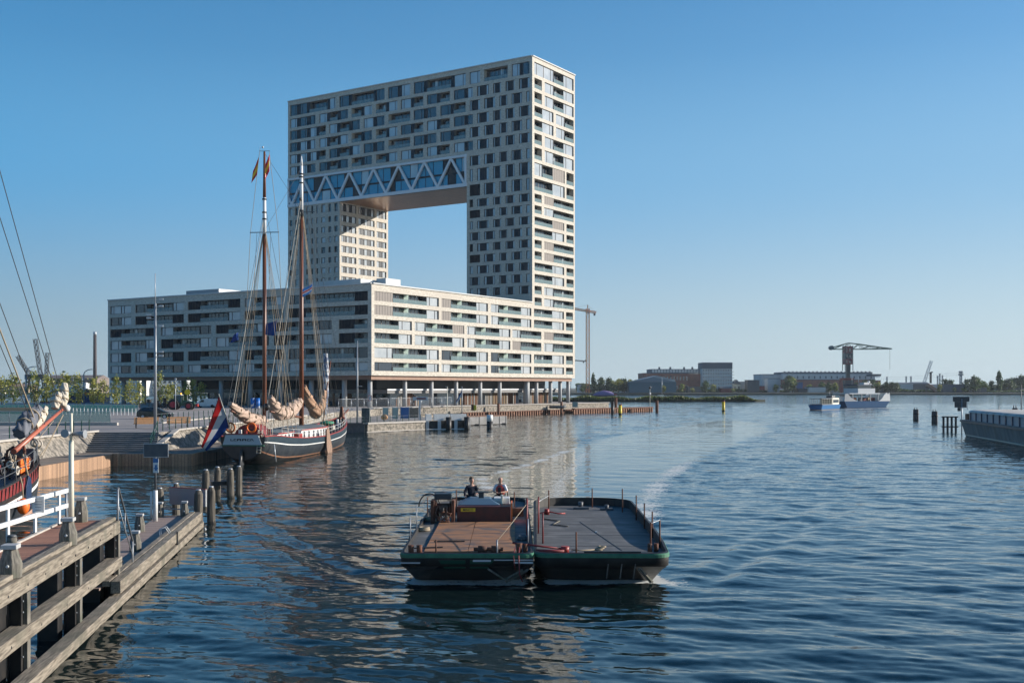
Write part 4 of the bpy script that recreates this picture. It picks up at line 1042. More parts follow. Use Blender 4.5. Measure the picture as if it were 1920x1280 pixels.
# sign post on the low dock
sg = thing('sign_post', 'post with a grey back board and a blue white plate on the low dock', 'sign', (-16.2, 51.4, .57))
b = MB(); b.tube((0, 0, 0), (0, 0, 1.4), .10, .10, 12); b.local('lower_post', M['white'], sg)
b = MB(); b.tube((-.2, .02, .15), (-.2, .02, 1.35), .05, .05, 8); b.local('stub_post', M['white'], sg)
b = MB(); b.tube((0, 0, 1.4), (0, 0, 3.3), .045, .045, 10); b.local('pole', M['dkgrey'], sg)
b = MB(); b.bb(-.5, .58, -.075, -.05, 2.93, 3.5); b.local('board', M['dkgrey'], sg)
b = MB(); b.bb(-.52, .60, -.049, -.03, 2.90, 3.53); b.local('board_rim', M['lgrey'], sg)
b = MB(); b.bb(-.09, .16, -.072, -.055, 2.2, 2.86, 0); b.bb(-.085, .155, -.08, -.0725, 2.66, 2.85, 1); b.bb(.0, .09, -.08, -.0725, 2.3, 2.56, 1); b.bb(-.06, .13, -.081, -.0728, 2.38, 2.42, 1); b.local('blue_plate', [M['white'], M['ltblue']], sg)
# guide piles
def pile_pair(name, pts, label, extra=None):
    t = thing(name, label, 'mooring piles', (pts[0][0], pts[0][1], 0))
    r = random.Random(len(label))
    for (x, y, h, rad) in pts:
        b = MB(); n = 10; rr = []
        for z, q in ((-1.5, 1.05), (h * .6, 1.0), (h * .86, .95), (h * .97, .62)):
            rr.append([Vector((x + rad * q * cos(2 * pi * j / n + .3) + .02 * z * r.uniform(-.3, .3), y + rad * q * sin(2 * pi * j / n + .3), z)) for j in range(n)])
        b.rings(rr, 0, True, False, True, True); b.build('pile', M['pilewood'], t, bevel=.01)
        b = MB(); b.tube((x, y, h * .97), (x, y, h), rad * .6, rad * .55, 10); b.build('cap', M['lgrey'], t)
    if extra:
        for (a, c, wd, ht, nm, mm) in extra:
            b = MB(); b.beam(a, c, wd, ht); b.build(nm, mm, t)
pile_pair('mooring_piles', [(-15.3, 55.2, 1.67, .21), (-15.0, 56.4, 1.72, .20), (-17.75, 57.0, 1.6, .20), (-17.4, 58.6, 1.7, .19)], 'four tarred piles with a grey board beyond the end of the low dock',
          [((-17.5, 57.9, 1.1), (-15.3, 56.6, 1.1), .08, .85, 'board', M['grey']), ((-17.5, 57.86, 1.545), (-15.3, 56.56, 1.545), .1, .03, 'red_edge', M['dkred']), ((-17.7, 56.4, .62), (-15.4, 55.6, .62), .05, .05, 'rail', M['grey'])])
pile_pair('mooring_piles', [(-18.6, 68.7, 1.67, .22), (-18.2, 69.9, 1.75, .2), (-17.3, 69.5, 1.67, .22), (-17.05, 70.6, 1.75, .2)], 'tarred pile groups joined by a black crossbar nearer the schooner', [((-18.4, 69.2, .75), (-17.2, 69.9, .75), .2, .25, 'crossbar', M['black'])])

# ------------------------------------------------------------------ the two work barges
def outline(L, hw, rf, rb, n=7, inset=0.0, bow_in=0.0):
    """rounded rectangle planform; y = 0 at the bow (towards the camera)"""
    pts = []
    def corner(cx, cy, r, a0):
        for k in range(n + 1):
            a = a0 + (pi / 2) * k / n
            pts.append((cx + r * cos(a), cy + r * sin(a)))
    hw -= inset; y0 = inset + bow_in; y1 = L - inset
    rf = max(.05, rf - inset); rb = max(.05, rb - inset)
    corner(hw - rf, y0 + rf, rf, -pi / 2)
    corner(hw - rb, y1 - rb, rb, 0)
    corner(-hw + rb, y1 - rb, rb, pi / 2)
    corner(-hw + rf, y0 + rf, rf, pi)
    return pts
def add_len(pts, k=10):   # subdivide long straight edges so the sheer can bend
    out = []
    for i, p in enumerate(pts):
        q = pts[(i + 1) % len(pts)]; out.append(p); d = math.hypot(q[0] - p[0], q[1] - p[1])
        m = int(d / 1.2)
        for j in range(1, m): out.append((p[0] + (q[0] - p[0]) * j / m, p[1] + (q[1] - p[1]) * j / m))
    return out
M['bargedeck'] = mat('grey_barge_deck', (.135, .133, .128), .7, col2=(.085, .084, .082), scale=1.1, stretch=(.5, 2.4, 1), detail=7, col3=(.19, .185, .18), s3=1.1, bump=.2)
M['ply'] = mat('brown_plywood', (.46, .205, .085), .7, col2=(.20, .12, .075), scale=1.6, stretch=(.7, 3.5, 1), detail=6, col3=(.12, .10, .09), s3=1.3, bump=.2)
M['bargehull'] = mat('dull_black_barge_plate', (.009, .009, .009), .55, col2=(.032, .029, .026), scale=1.5, detail=7, bump=.3)
M['greyplate'] = mat('worn_grey_plate', (.24, .22, .2), .6, col2=(.13, .12, .11), scale=2.5, detail=7)
def barge(label, loc, rz, L, hw, rf, rb, zf, bh):
    t = thing('barge', label, 'barge', loc, rz)
    base = add_len(outline(L, hw, rf, rb))
    def ring(inset, z, bow=0., dz=None, shrink=1.0):
        out = []
        for (x, y) in base:
            yy = y
            if bow and y < 5: yy = y + bow * (1 - y / 5)
            ny = (y - L / 2) / (L / 2)
            xx = x * (1 - inset / hw); yy = L / 2 + (yy - L / 2) * (1 - inset / (L / 2))
            out.append(Vector((xx, yy, z + (dz(y) if dz else 0))))
        return out
    sheer = lambda y: bh * (1 - math.exp(-max(0, y - .6) / 1.6))
    b = MB()
    b.rings([ring(0, zf - .02, dz=sheer), ring(-.03, zf - .06, dz=sheer), ring(-.03, zf - .16, dz=lambda y: sheer(y) * .6)], 0, True, False); b.local('rubbing_strake', M['green'], t)
    b = MB()
    b.rings([ring(-.01, zf - .17, dz=lambda y: sheer(y) * .6), ring(.0, zf - .45), ring(.10, .50, .5), ring(.34, 0.05, 1.05), ring(.6, -.6, 2.2)], 0, True, True, False, True)
    b.local('hull', M['bargehull'], t)
    b = MB()
    b.rings([ring(0, zf - .015, dz=sheer), ring(.09, zf - .0, dz=sheer), ring(.10, zf - .12)], 0, True, False); b.local('bulwark', M['bargehull'], t)
    b = MB(); b.poly([(p.x, p.y, zf - .1) for p in ring(.095, 0)]); b.local('deck', M['bargedeck'], t)
    return t
ZF = 1.14
bl = barge('left work barge with brown plywood deck hatches and a red engine box', (-1.50, 37.6, 0), 0, 18.6, 2.22, .35, 1.2, ZF, .06)
br = barge('right flat barge with an empty dark grey deck lashed alongside', (3.0, 37.6, 0), radians(-1.1), 16.2, 2.26, .55, 1.7, ZF, .28)
ZK = ZF - .1
def stake(parent, x, y, h, m, r=.028, z=ZK, lean=(0, 0)):
    b = MB(); b.tube((x, y, z), (x + lean[0], y + lean[1], z + h), r, r * .9, 8); b.local('stake', m, parent)
# left barge details (local x = world x + 1.5, local y = world y - 37.6)
b = MB()
rp = random.Random(4)
for i in range(9):
    for j in range(2):
        y0 = .75 + i * .93; y1 = y0 + .915
        x0, x1 = ((-1.48, -.01), (.01, 1.62))[j]
        z = ZK + .05 + rp.uniform(0, .012)
        b.bb(x0, x1, y0, y1, ZK, z)
b.local('hatch_cover', M['ply'], bl)
b = MB(); b.bb(-.78, 1.45, 9.3, 10.5, ZK, ZK + .66, 0); b.local('engine_box', [mat('oxide_red_box', (.10, .02, .015), .5, col2=(.06, .015, .012), scale=4)], bl, bevel=.02)
b = MB(); b.bb(1.46, 1.52, 9.35, 10.45, ZK + .05, ZK + .8, 0); b.local('box_end', [M['orange']], bl)
b = MB(); b.bb(-.62, -.02, 9.26, 9.295, ZK + .46, ZK + .60, 0); b.local('name_plate', [M['yellow']], bl)
text_part('lettering', 'MINCO', .13, M['black'], bl, Matrix.Translation((-.32, 9.255, ZK + .53)) @ Matrix.Rotation(pi / 2, 4, 'X'))
b = MB(); b.hexa([(-.8, 9.8, ZK + .67), (1.0, 9.8, ZK + .67), (1.0, 11.4, ZK + .67), (-.8, 11.4, ZK + .67), (-.3, 10.2, ZK + .9), (.55, 10.2, ZK + .9), (.55, 11.2, ZK + .9), (-.3, 11.2, ZK + .9)]); b.local('engine_cover', mat('blue_grey_cover', (.12, .2, .27), .4), bl, bevel=.04)
b = MB(); b.bb(.08, .3, 10.5, 10.7, ZK + .9, ZK + 1.12); b.bb(-.1, .5, 10.45, 10.75, ZK + 1.12, ZK + 1.16); b.local('helm_console', M['teal'], bl)
b = MB(); b.bb(.72, 1.4, 10.52, 11.3, ZK + .3, ZK + .9, 0); b.bb(1.02, 1.12, 10.3, 10.5, ZK + .6, ZK + 1.05, 1); b.local('locker', [M['white'], M['cream']], bl, bevel=.02)
# winch
wn = MB()
wn.bb(-1.85, -1.7, 8.9, 9.7, ZK, ZK + .95, 0); wn.bb(-1.0, -.86, 8.9, 9.7, ZK, ZK + .95, 0)
wn.local('winch_frame', M['rust'], bl, bevel=.02)
b = MB(); b.tube((-1.7, 9.25, ZK + .55), (-1.0, 9.25, ZK + .55), .26, .26, 16); b.tube((-1.66, 9.25, ZK + .55), (-1.62, 9.25, ZK + .55), .36, .36, 18); b.tube((-1.08, 9.25, ZK + .55), (-1.04, 9.25, ZK + .55), .36, .36, 18); b.local('winch_drum', M['rust'], bl)
b = MB()
for k in range(9):
    a = rp.uniform(0, 6.28); x = -1.55 + .05 * k
    b.path([(x, 8.95, ZK + .72), (x + .1 * sin(a), 8.84, ZK + .45), (x + .12 * cos(a), 8.8, ZK + .2), (x + .1, 8.78, ZK + .08)], .022, 6)
b.local('chain', M['rustpile'], bl)
for k in range(12):
    b = MB(); b.torus((-1.62 + .05 * k, 8.86 - .02 * (k % 3), ZK + .15 + .07 * (k % 7)), .09, .022, 'xyz'[k % 3], 10, 5); b.local('shackle', M['rust'] if k % 3 else M['postwood'], bl)
b = MB(); b.bb(-1.72, -1.0, 9.2, 9.7, ZK + .96, ZK + 1.2); b.local('winch_cover', M['teal'], bl, bevel=.03)
b = MB()
pts = [(-2.5 + .0 * k, 9.6, 0) for k in range(1)]
b.path([(-2.0 + .45 * cos(a), 10.4, ZK + .55 + .55 * sin(a)) for a in [pi - pi * k / 10 for k in range(11)]] + [(-1.5, 10.3, ZK + .3), (-1.3, 10.2, ZK + .3)], .03, 6); b.local('hose', M['black'], bl)
b = MB(); b.tube((-1.75, 10.2, ZK + .0), (-1.75, 10.2, ZK + .5), .18, .16, 12); b.ball((-1.75, 10.2, ZK + .55), .16, 12); b.local('bollard_head', M['rust'], bl)
b = MB(); b.tube((-1.9, .5, ZK), (-1.9, .5, ZK + .3), .09, .1, 12); b.tube((-1.62, .5, ZK), (-1.62, .5, ZK + .3), .09, .1, 12); b.bb(-2.0, -1.5, .42, .58, ZK, ZK + .06); b.local('mooring_bitts', M['rust'], bl)
b = MB()
for x in (.35, .8): b.tube((x, .75, ZK + .12), (x + .3, .75, ZK + .12), .12, .12, 12)
b.tube((.2, .75, ZK + .12), (1.2, .75, ZK + .12), .06, .06, 8); b.local('mooring_roller', M['rust'], bl)
b = MB(); b.tube((1.75, .75, ZK), (1.75, .75, ZK + .33), .1, .1, 12); b.tube((1.95, .8, ZK), (1.95, .8, ZK + .3), .08, .08, 12); b.local('mooring_bitts', M['rust'], bl)
for (px, py, yb) in ((770, 965, 1005), (797, 945, 988), (813, 931, 958)):
    Y = (H - 1.3) * F / (yb - HZ); x = -2.15
    stake(bl, x, Y - 37.6, (yb - py) * Y / F + .25, M['grey'] if px != 813 else M['rust'], .022)
for (x, y, h, m_) in ((-1.05, .35, .5, 'rust'), (-1.9, 12.5, .95, 'rust'), (-1.0, 13.2, 1.0, 'rust'), (1.6, 12.2, 1.0, 'rust'), (1.3, 14.5, .9, 'rust'), (2.06, 2.0, 1.0, 'lgrey'), (2.1, 6.3, 1.25, 'dkred'), (2.05, 4.3, 1.5, 'dkred'), (1.0, .35, .5, 'lgrey')):
    stake(bl, x, y, h, M[m_ if m_ != 'lgrey' else 'grey'])
b = MB(); b.path([(.98, .4, ZK + .42), (1.5, 3.2, ZK + .72), (2.08, 6.2, ZK + 1.1)], .012, 6); b.local('rope', M['rope'], bl)
b = MB(); b.path([(-2.15, 8, ZK + .9), (-2.0, 11.0, ZK + .95), (-1.05, 13.2, ZK + 1.0), (1.3, 14.4, ZK + .9)], .008, 5); b.local('guard_wire', M['rust'], bl)
for p_, q_ in (((-1.3, 3.0, ZK + .08), (-.2, 3.05, ZK + .08)), ((-1.9, 1.3, ZK + .08), (-.9, 1.55, ZK + .08))): b = MB(); b.beam(p_, q_, .04, .04); b.local('iron_bar', M['black'], bl)
# green panels, pale guard strips and timber V at the bow (hang on the front plating)
b = MB(); b.hexa([(-.75, .05, .62), (-.05, .05, .62), (-.05, .3, .62), (-.75, .3, .62), (-.95, -.045, .9), (-.05, -.045, .9), (-.05, .2, .9), (-.95, .2, .9)]); b.hexa([(.1, .05, .62), (.7, .05, .62), (.7, .3, .62), (.1, .3, .62), (.1, -.045, .9), (.9, -.045, .9), (.9, .2, .9), (.1, .2, .9)]); b.local('bow_panel', M['dkgreen'], bl)
for q_ in ((-2.2, -1.55, -.06, -.03, .80, .84), (.2, .8, -.06, -.03, .86, .92), (1.55, 2.2, -.07, -.03, .80, .86), (.9, 2.2, -.065, -.033, .90, .93)): b = MB(); b.bb(*q_); b.local('guard_strip', M['lgrey'], bl)
b = MB(); b.beam((.7, -.04, .62), (1.25, .2, .22), .05, .06); b.beam((1.25, .2, .22), (1.85, -.02, .58), .05, .07); b.beam((1.3, .3, .12), (2.05, .0, .6), .05, .07); b.local('bow_fender', M['postwood'], bl)
b = MB(); b.path([(1.75, .6, ZK + .2), (1.72, -.1, ZK - .0), (1.75, -.12, .45), (1.85, -.1, .2)], .02, 6); b.path([(1.6, .6, ZK + .2), (1.55, -.1, ZK), (1.6, -.12, .6)], .015, 6); b.local('hanging_rope', M['dkred'], bl)
# stern platform, tiller seat boards
b = MB(); b.bb(-.9, 1.4, 13.2, 14.6, ZK, ZK + .42); b.local('thwart', M['teal'], bl, bevel=.03)
b = MB(); b.bb(1.5, 2.0, 11.5, 12.1, ZK, ZK + .35); b.local('stern_box', M['rust'], bl)
# right barge details (local)
for (x, y, h) in ((-2.1, 5.8, 1.35), (-2.08, 8.0, 1.2), (-1.95, 3.0, 1.1), (-1.6, 13.6, .95), (.45, 15.2, .9), (1.7, 13.2, 1.05), (2.05, 10.2, 1.05), (2.12, 7.4, 1.0), (2.14, 4.6, .98), (2.12, 1.9, .98), (-.85, .35, .75), (1.72, 1.1, 1.0)):
    stake(br, x, y, h, M['dkred'] if x < 1 and x < -1.8 else M['rust'], .03)
b = MB(); b.tube((1.68, 1.0, ZK), (1.68, 1.0, ZK + .28), .08, .08, 12); b.tube((1.9, 1.05, ZK), (1.9, 1.05, ZK + .28), .08, .08, 12); b.local('mooring_bitts', M['rust'], br)
b = MB(); b.tube((-1.22, .75, ZK), (-1.22, .75, ZK + .22), .14, .15, 14); b.local('mooring_post', M['red'], br)
b = MB(); b.tube((-3.0, .75, ZK + .33), (-1.3, .72, ZK + .13), .035, .035, 8); b.tube((-2.2, .55, ZK + .1), (-1.25, .5, ZK + .08), .05, .05, 8); b.local('lashing_bar', M['dkred'], br)
b = MB()
for k in range(3): b.torus((-.05 + .06 * k, 1.2 + .05 * k, ZK + .05 + .04 * k), .12, .03, 'z', 14, 6)
b.path([(-1.0, .75, ZK + .1), (-.6, .95, ZK + .05), (-.2, 1.1, ZK + .05)], .025, 6); b.local('rope_coil', M['rope'], br)
b = MB(); b.path([(1.72, 1.1, ZK + .95), (2.12, 1.9, ZK + .98)], .015, 5); b.path([(-1.6, 13.6, ZK + .7), (-2.08, 8, ZK + 1.0)], .012, 5); b.local('guard_wire', M['lgrey'], br)
b = MB(); b.bb(-.45, .25, 14.3, 14.6, ZK, ZK + .1); b.tube((-.1, 14.9, ZK), (-.1, 14.9, ZK + .3), .1, .12, 12); b.local('mooring_cleat', M['dkgrey'], br)
b = MB(); b.bb(.75, 1.35, 13.9, 14.2, ZK, ZK + .1); b.tube((1.05, 14.05, ZK), (1.05, 14.05, ZK + .25), .08, .1, 12); b.local('mooring_cleat', M['dkgrey'], br)
b = MB(); b.tube((-1.7, 12.3, ZK), (-1.7, 12.3, ZK + .25), .12, .1, 12); b.path([(-2.0, 12.0, ZK + .1), (-1.6, 12.3, ZK + .12), (-1.2, 12.1, ZK + .06), (-.9, 12.3, ZK + .05)], .03, 6); b.local('red_bollard', M['red'], br)
b = MB(); b.bb(.1, .17, 6.1, 6.17, ZK, ZK + .05); b.local('cap', M['white'], br)
b = MB()
for y in (5.3, 2.3, 8.6, 11.2): b.bb(-2.0, 2.0, y, y + .025, ZK, ZK + .006)
b.beam((-.35, 9.5, ZK + .006), (.75, 1.3, ZK + .006), .03, .012); b.local('deck_seam', M['black'], br)
b = MB(); b.bb(-.6, 1.3, .1, .22, ZK + .0, ZK + .14); b.local('front_coaming', M['black'], br)
b = MB()
for x in (.2, .65, 1.1): b.beam((x, -.035, .78), (x - .05, .2, .25), .03, .03)
b.local('bow_rib', M['greyplate'], br)
b = MB(); b.beam((1.2, .0, .62), (1.65, .45, .1), .05, .06); b.beam((1.27, .0, .64), (1.72, .45, .1), .04, .06); b.local('bow_fender', M['postwood'], br)

def bow_plate(parent, xs, m):
    rr = []
    for (z, y, (a, c)) in zip((.70, .52, .06), (-.03, .50, 1.22), xs):
        rr.append([Vector((a, y, z)), Vector((c, y, z)), Vector((c, y + .03, z - .01)), Vector((a, y + .03, z - .01))])
    b = MB(); b.rings(rr, 0, True, False, True, True); b.local('bow_plate', m, parent)
bpm = mat('scuffed_bow_plate', (.10, .092, .082), .6, col2=(.035, .033, .03), scale=2.2, detail=7, fac=(.4, .62), bump=.4)
bow_plate(bl, ((-2.12, -.95), (-2.0, -1.15), (-1.78, -1.38)), bpm)
bow_plate(bl, ((.75, 2.1), (.95, 1.98), (1.3, 1.75)), bpm)
bow_plate(br, ((1.05, 2.14), (1.2, 2.02), (1.5, 1.8)), M['greyplate'])
# scattered working gear on the decks
for (x, y, r_) in ((-1.95, 6.5, .22), (1.9, 3.9, .2), (-1.95, 9.9, .24)):
    b = MB(); b.torus((x, y, ZK + .06), r_, .05, 'z', 16, 6); b.torus((x + .02, y, ZK + .13), r_ * .85, .045, 'z', 16, 6); b.local('rope_coil', M['rope'] if r_ > .21 else M['dkgrey'], bl)
for (x, y) in ((-2.27, 5.0), (-2.27, 10.0), (-2.27, 14.0)):
    b = MB(); b.torus((x, y, .75), .28, .1, 'x', 16, 8); b.local('tyre_fender', M['tyre'], bl)
b = MB(); b.path([(-1.9, 10.5, ZK + .03), (-1.2, 9.6, ZK + .03), (-1.5, 8.4, ZK + .03), (-.9, 7.8, ZK + .03)], .025, 6); b.local('loose_rope', M['postwood'], br)

# ------------------------------------------------------------------ the two men on the left barge
def skinned(name, joints, edges, m, parent, sub=2, root=0):
    me = bpy.data.meshes.new(name)
    me.from_pydata([j[0] for j in joints], edges, [])
    o = bpy.data.objects.new(name, me); COL.objects.link(o); o.parent = parent
    me.materials.append(m)
    mo = o.modifiers.new('skin', 'SKIN'); mo.use_smooth_shade = True
    sv = me.skin_vertices
    if not len(sv):
        import bmesh
        bm = bmesh.new(); bm.from_mesh(me); bm.verts.layers.skin.verify(); bm.to_mesh(me); bm.free()
        sv = me.skin_vertices
    for i, j in enumerate(joints):
        r = j[1]; sv[0].data[i].radius = (r, r) if not hasattr(r, '__len__') else r
        sv[0].data[i].use_root = (i == root)
    o.modifiers.new('sub', 'SUBSURF').levels = sub
    o.modifiers['sub'].render_levels = sub
    return o
def person(label, loc, rz, pose, top_m, trouser_m, hair_m, bald=False, vest=None):
    """seated figure; local: facing -y, origin at the seat below the hips"""
    t = thing('person', label, 'person', loc, rz); t.scale = (1.1, 1.1, 1.1)
    hip = (0, 0, .10); ch = (0, .02, .42); nk = (0, 0, .60); hd = (0, -.02, .755)
    J = [(hip, (.15, .11)), ((0, .02, .26), (.14, .10)), (ch, (.17, .11)), ((0, .01, .55), (.10, .075)), (nk, .055), ((0, -.01, .655), .056), (hd, (.10, .112)), ((0, -.015, .86), (.08, .09))]
    E = [(0, 1), (1, 2), (2, 3), (3, 4), (4, 5), (5, 6), (6, 7)]
    arms = []; legs = []
    for s in (-1, 1):
        sh, el, wr, ha = pose['arm'][0 if s < 0 else 1]
        k = len(J); J += [((s * .17, .01, .52), .065), (el, .045), (wr, .032)]
        E += [(3, k), (k, k + 1), (k + 1, k + 2)]
        # palm and fingers
        w_ = Vector(wr); h_ = Vector(ha); d = (h_ - w_).normalized(); sd_ = d.cross(Vector((0, 0, 1))).normalized()
        k2 = len(J); J += [(tuple(w_ + d * .06), (.036, .02))]; E += [(k + 2, k2)]
        for f in range(4):
            o_ = sd_ * (f - 1.5) * .02
            kk = len(J); ln = (.07, .08, .075, .06)[f]
            J += [(tuple(w_ + d * .10 + o_), .011), (tuple(w_ + d * (.10 + ln * .5) + o_ + Vector((0, 0, -.015))), .01), (tuple(w_ + d * (.09 + ln * .8) + o_ + Vector((0, 0, -.045))), .009)]
            E += [(k2, kk), (kk, kk + 1), (kk + 1, kk + 2)]
        kk = len(J); J += [(tuple(w_ + d * .05 - sd_ * s * .05 + Vector((0, 0, .01))), .012), (tuple(w_ + d * .09 - sd_ * s * .06), .01)]; E += [(k2, kk), (kk, kk + 1)]
        arms.append((Vector((s * .17, .01, .52)), Vector(el), Vector(wr)))
        k = len(J); kn = (s * .13, -.40, .10); an = (s * .12, -.42, -.33); to = (s * .13, -.56, -.37)
        J += [((s * .09, -.03, .08), .095), (kn, .06), (an, .042), (to, .035)]; E += [(0, k), (k, k + 1), (k + 1, k + 2), (k + 2, k + 3)]
        legs.append((Vector((s * .09, -.03, .08)), Vector(kn), Vector(an), Vector(to)))
    skinned('body', J, E, M['skin'], t)
    # clothing follows the body
    JJ = [(hip, (.165, .125)), ((0, .02, .26), (.155, .115)), (ch, (.185, .125)), ((0, .01, .56), (.11, .085))]; EE = [(0, 1), (1, 2), (2, 3)]
    for (a, e, w_) in arms:
        k = len(JJ); f = pose.get('sleeve', .8)
        JJ += [(tuple(a), .078), (tuple(e), .06)]; EE += [(3, k), (k, k + 1)]
        if f > .6: JJ += [(tuple(e.lerp(w_, .8)), .045)]; EE += [(k + 1, k + 2)]
    skinned('jacket' if f > .6 else 'shirt', JJ, EE, top_m, t)
    JJ = [((0, 0, .08), (.17, .125))]; EE = []
    for (a, kn, an, to) in legs:
        k = len(JJ); JJ += [(tuple(a), .11), (tuple(kn), .075), (tuple(kn.lerp(an, .9)), .058)]; EE += [(0, k), (k, k + 1), (k + 1, k + 2)]
    skinned('trousers', JJ, EE, trouser_m, t)
    for (a, kn, an, to) in legs:
        b = MB(); b.path([an + Vector((0, .05, -.04)), an + Vector((0, -.02, -.045)), to + Vector((0, -.02, -.01))], [.045, .05, .035], 8); b.local('shoe', M['black'], t)
    if vest:
        skinned('life_vest', [((0, .0, .12), (.19, .16)), ((0, .0, .28), (.2, .165)), ((0, .0, .44), (.205, .165)), ((0, .0, .57), (.14, .12))], [(0, 1), (1, 2), (2, 3)], vest, t)
        b = MB(); b.bb(-.06, .06, -.185, -.14, .2, .46); b.local('vest_front', M['black'], t)
    # head details
    b = MB()
    if bald:
        for s in (-1, 1): b.ball((s * .074, .02, .80), .03, 8, 0, (.5, 1.2, 1.2))
        b.ball((0, .06, .78), .06, 10, 0, (1.1, .6, .8))
    else:
        b.ball((0, .015, .845), .098, 14, 0, (.95, 1.02, .78)); b.ball((0, .05, .79), .08, 10, 0, (1.05, .7, 1))
    b.local('hair', hair_m, t)
    b = MB()
    for s in (-1, 1): b.ball((s * .03, -.098, .795), .011, 6)
    b.local('eye', M['black'], t)
    b = MB(); b.path([(0, -.098, .80), (0, -.122, .765), (0, -.1, .755)], [.01, .016, .008], 6); b.local('nose', M['skin'], t)
    b = MB(); b.bb(-.025, .025, -.106, -.098, .722, .730); b.local('mouth', M['dkred'], t)
    b = MB()
    for s in (-1, 1): b.ball((s * .083, 0, .785), .026, 8, 0, (.4, .8, 1.2))
    b.local('ear', M['skin'], t)
    return t
pose1 = {'arm': [((0, 0, 0), (-.30, -.02, .28), (-.30, -.18, .10), (-.30, -.28, .04)), ((0, 0, 0), (.24, -.06, .28), (.12, -.28, .26), (.05, -.36, .25))], 'sleeve': .8}
pose2 = {'arm': [((0, 0, 0), (-.29, -.04, .28), (-.12, -.25, .26), (-.04, -.31, .26)), ((0, 0, 0), (.29, -.04, .28), (.12, -.25, .27), (.04, -.32, .27))], 'sleeve': .4}
s1 = thing('seat_box', 'dark box seat behind the winch on the left barge', 'seat', (-1.85, 50.3, ZK)); b = MB(); b.bb(-.3, .3, -.12, .3, 0, .54); b.local('seat_top', M['dkgrey'], s1, bevel=.02); b = MB(); b.bb(-.25, .25, -.14, -.121, .05, .4); b.local('front_panel', M['black'], s1)
person('man in a dark hooded jacket steering at the stern of the left barge', (-1.8, 50.3, ZK + .62), radians(20), pose1, mat('dark_navy_hoodie', (.012, .016, .03), .85), mat('dark_trousers', (.015, .015, .018), .85), M['hair'])
s2 = thing('seat_box', 'pale topped box seat at the right stern of the left barge', 'seat', (-.52, 50.6, ZK)); b = MB(); b.bb(-.28, .28, -.12, .3, 0, .56); b.local('seat_top', M['cream'], s2, bevel=.02); b = MB(); b.bb(-.23, .23, -.14, -.121, .05, .4); b.local('front_panel', M['dkgrey'], s2)
person('bald man in a white shirt and red life vest on the left barge', (-.52, 50.6, ZK + .64), radians(-12), pose2, mat('white_shirt', (.7, .7, .72), .8), mat('dark_work_trousers', (.02, .02, .022), .85), mat('short_grey_hair', (.35, .28, .24), .8), True, mat('red_life_vest', (.5, .05, .04), .7))
# ------------------------------------------------------------------ traditional sailing ships
def hull_rings(stations, vs, p=2.2, tumble=0.0):
    """full closed shell rings (port sheer -> keel -> starboard sheer) at every station"""
    out = []
    for (y, hb, zs, zk) in stations:
        f = [max(0.0, 1 - v ** p) ** .55 for v in vs]
        ring = [Vector((-hb * f[i], y, zs + (zk - zs) * vs[i])) for i in range(len(vs))]
        ring += [Vector((hb * f[i], y, zs + (zk - zs) * vs[i])) for i in reversed(range(len(vs) - 1))]
        out.append(ring)
    return out
def lerp_st(stations, n):
    ys = [s[0] for s in stations]; out = []
    for i in range(n):
        y = ys[0] + (ys[-1] - ys[0]) * i / (n - 1)
        out.append((y,) + tuple(float(np.interp(y, ys, [s[k] for s in stations])) for k in (1, 2, 3)))
    # smooth a little
    for _ in range(3):
        o2 = [out[0]]
        for i in range(1, n - 1): o2.append((out[i][0],) + tuple((out[i - 1][k] + 2 * out[i][k] + out[i + 1][k]) / 4 for k in (1, 2, 3)))
        out = o2 + [out[-1]]
    return out
def hull_mesh(name, stations, bands, mats, parent, n=44, p=2.2):
    """bands: v limits with material index, last = 1.0"""
    vs = [0.0]; mi = []
    last = 0.0
    for lim, m_ in bands:
        k = max(1, int((lim - last) / .09)); 
        for j in range(k): vs.append(last + (lim - last) * (j + 1) / k); mi.append(m_)
        last = lim
    st = lerp_st(stations, n); R_ = hull_rings(st, vs, p)
    b = MB(); m2 = mi + mi[::-1]; nn = len(R_[0])
    base = 0
    for r in R_: b.v += [tuple(q) for q in r]
    for i in range(n - 1):
        for j in range(nn - 1):
            a = i * nn + j; b.f.append([a, a + 1, a + 1 + nn, a + nn]); b.m.append(m2[j]); b.smooth.append(True)
    b.f.append(list(range(nn))); b.m.append(mi[-1]); b.smooth.append(False)
    o = b.local(name, mats, parent)
    return st
def sheer_strip(name, st, w0, w1, z0, z1, m, parent, y0=None, y1=None, inner=True):
    """rail following the sheer on both sides"""
    for s in (-1, 1):
        b = MB(); rr = []
        for (y, hb, zs, zk) in st:
            if (y0 is not None and y < y0) or (y1 is not None and y > y1): continue
            a = max(hb + w0, .02); c = max(hb + w1, .01)
            rr.append([Vector((s * a, y, zs + z0)), Vector((s * c, y, zs + z0)), Vector((s * c, y, zs + z1)), Vector((s * a, y, zs + z1))])
        b.rings(rr, 0, True, False, True, True); b.local(name, m, parent)
def deck_mesh(st, dz, m, parent, shrink=.06):
    b = MB()
    for i in range(len(st) - 1):
        y, hb, zs, _ = st[i]; y2, hb2, zs2, _ = st[i + 1]
        b.quad((-max(hb - shrink, .01), y, zs + dz), (max(hb - shrink, .01), y, zs + dz), (max(hb2 - shrink, .01), y2, zs2 + dz), (-max(hb2 - shrink, .01), y2, zs2 + dz))
    b.local('deck', m, parent)
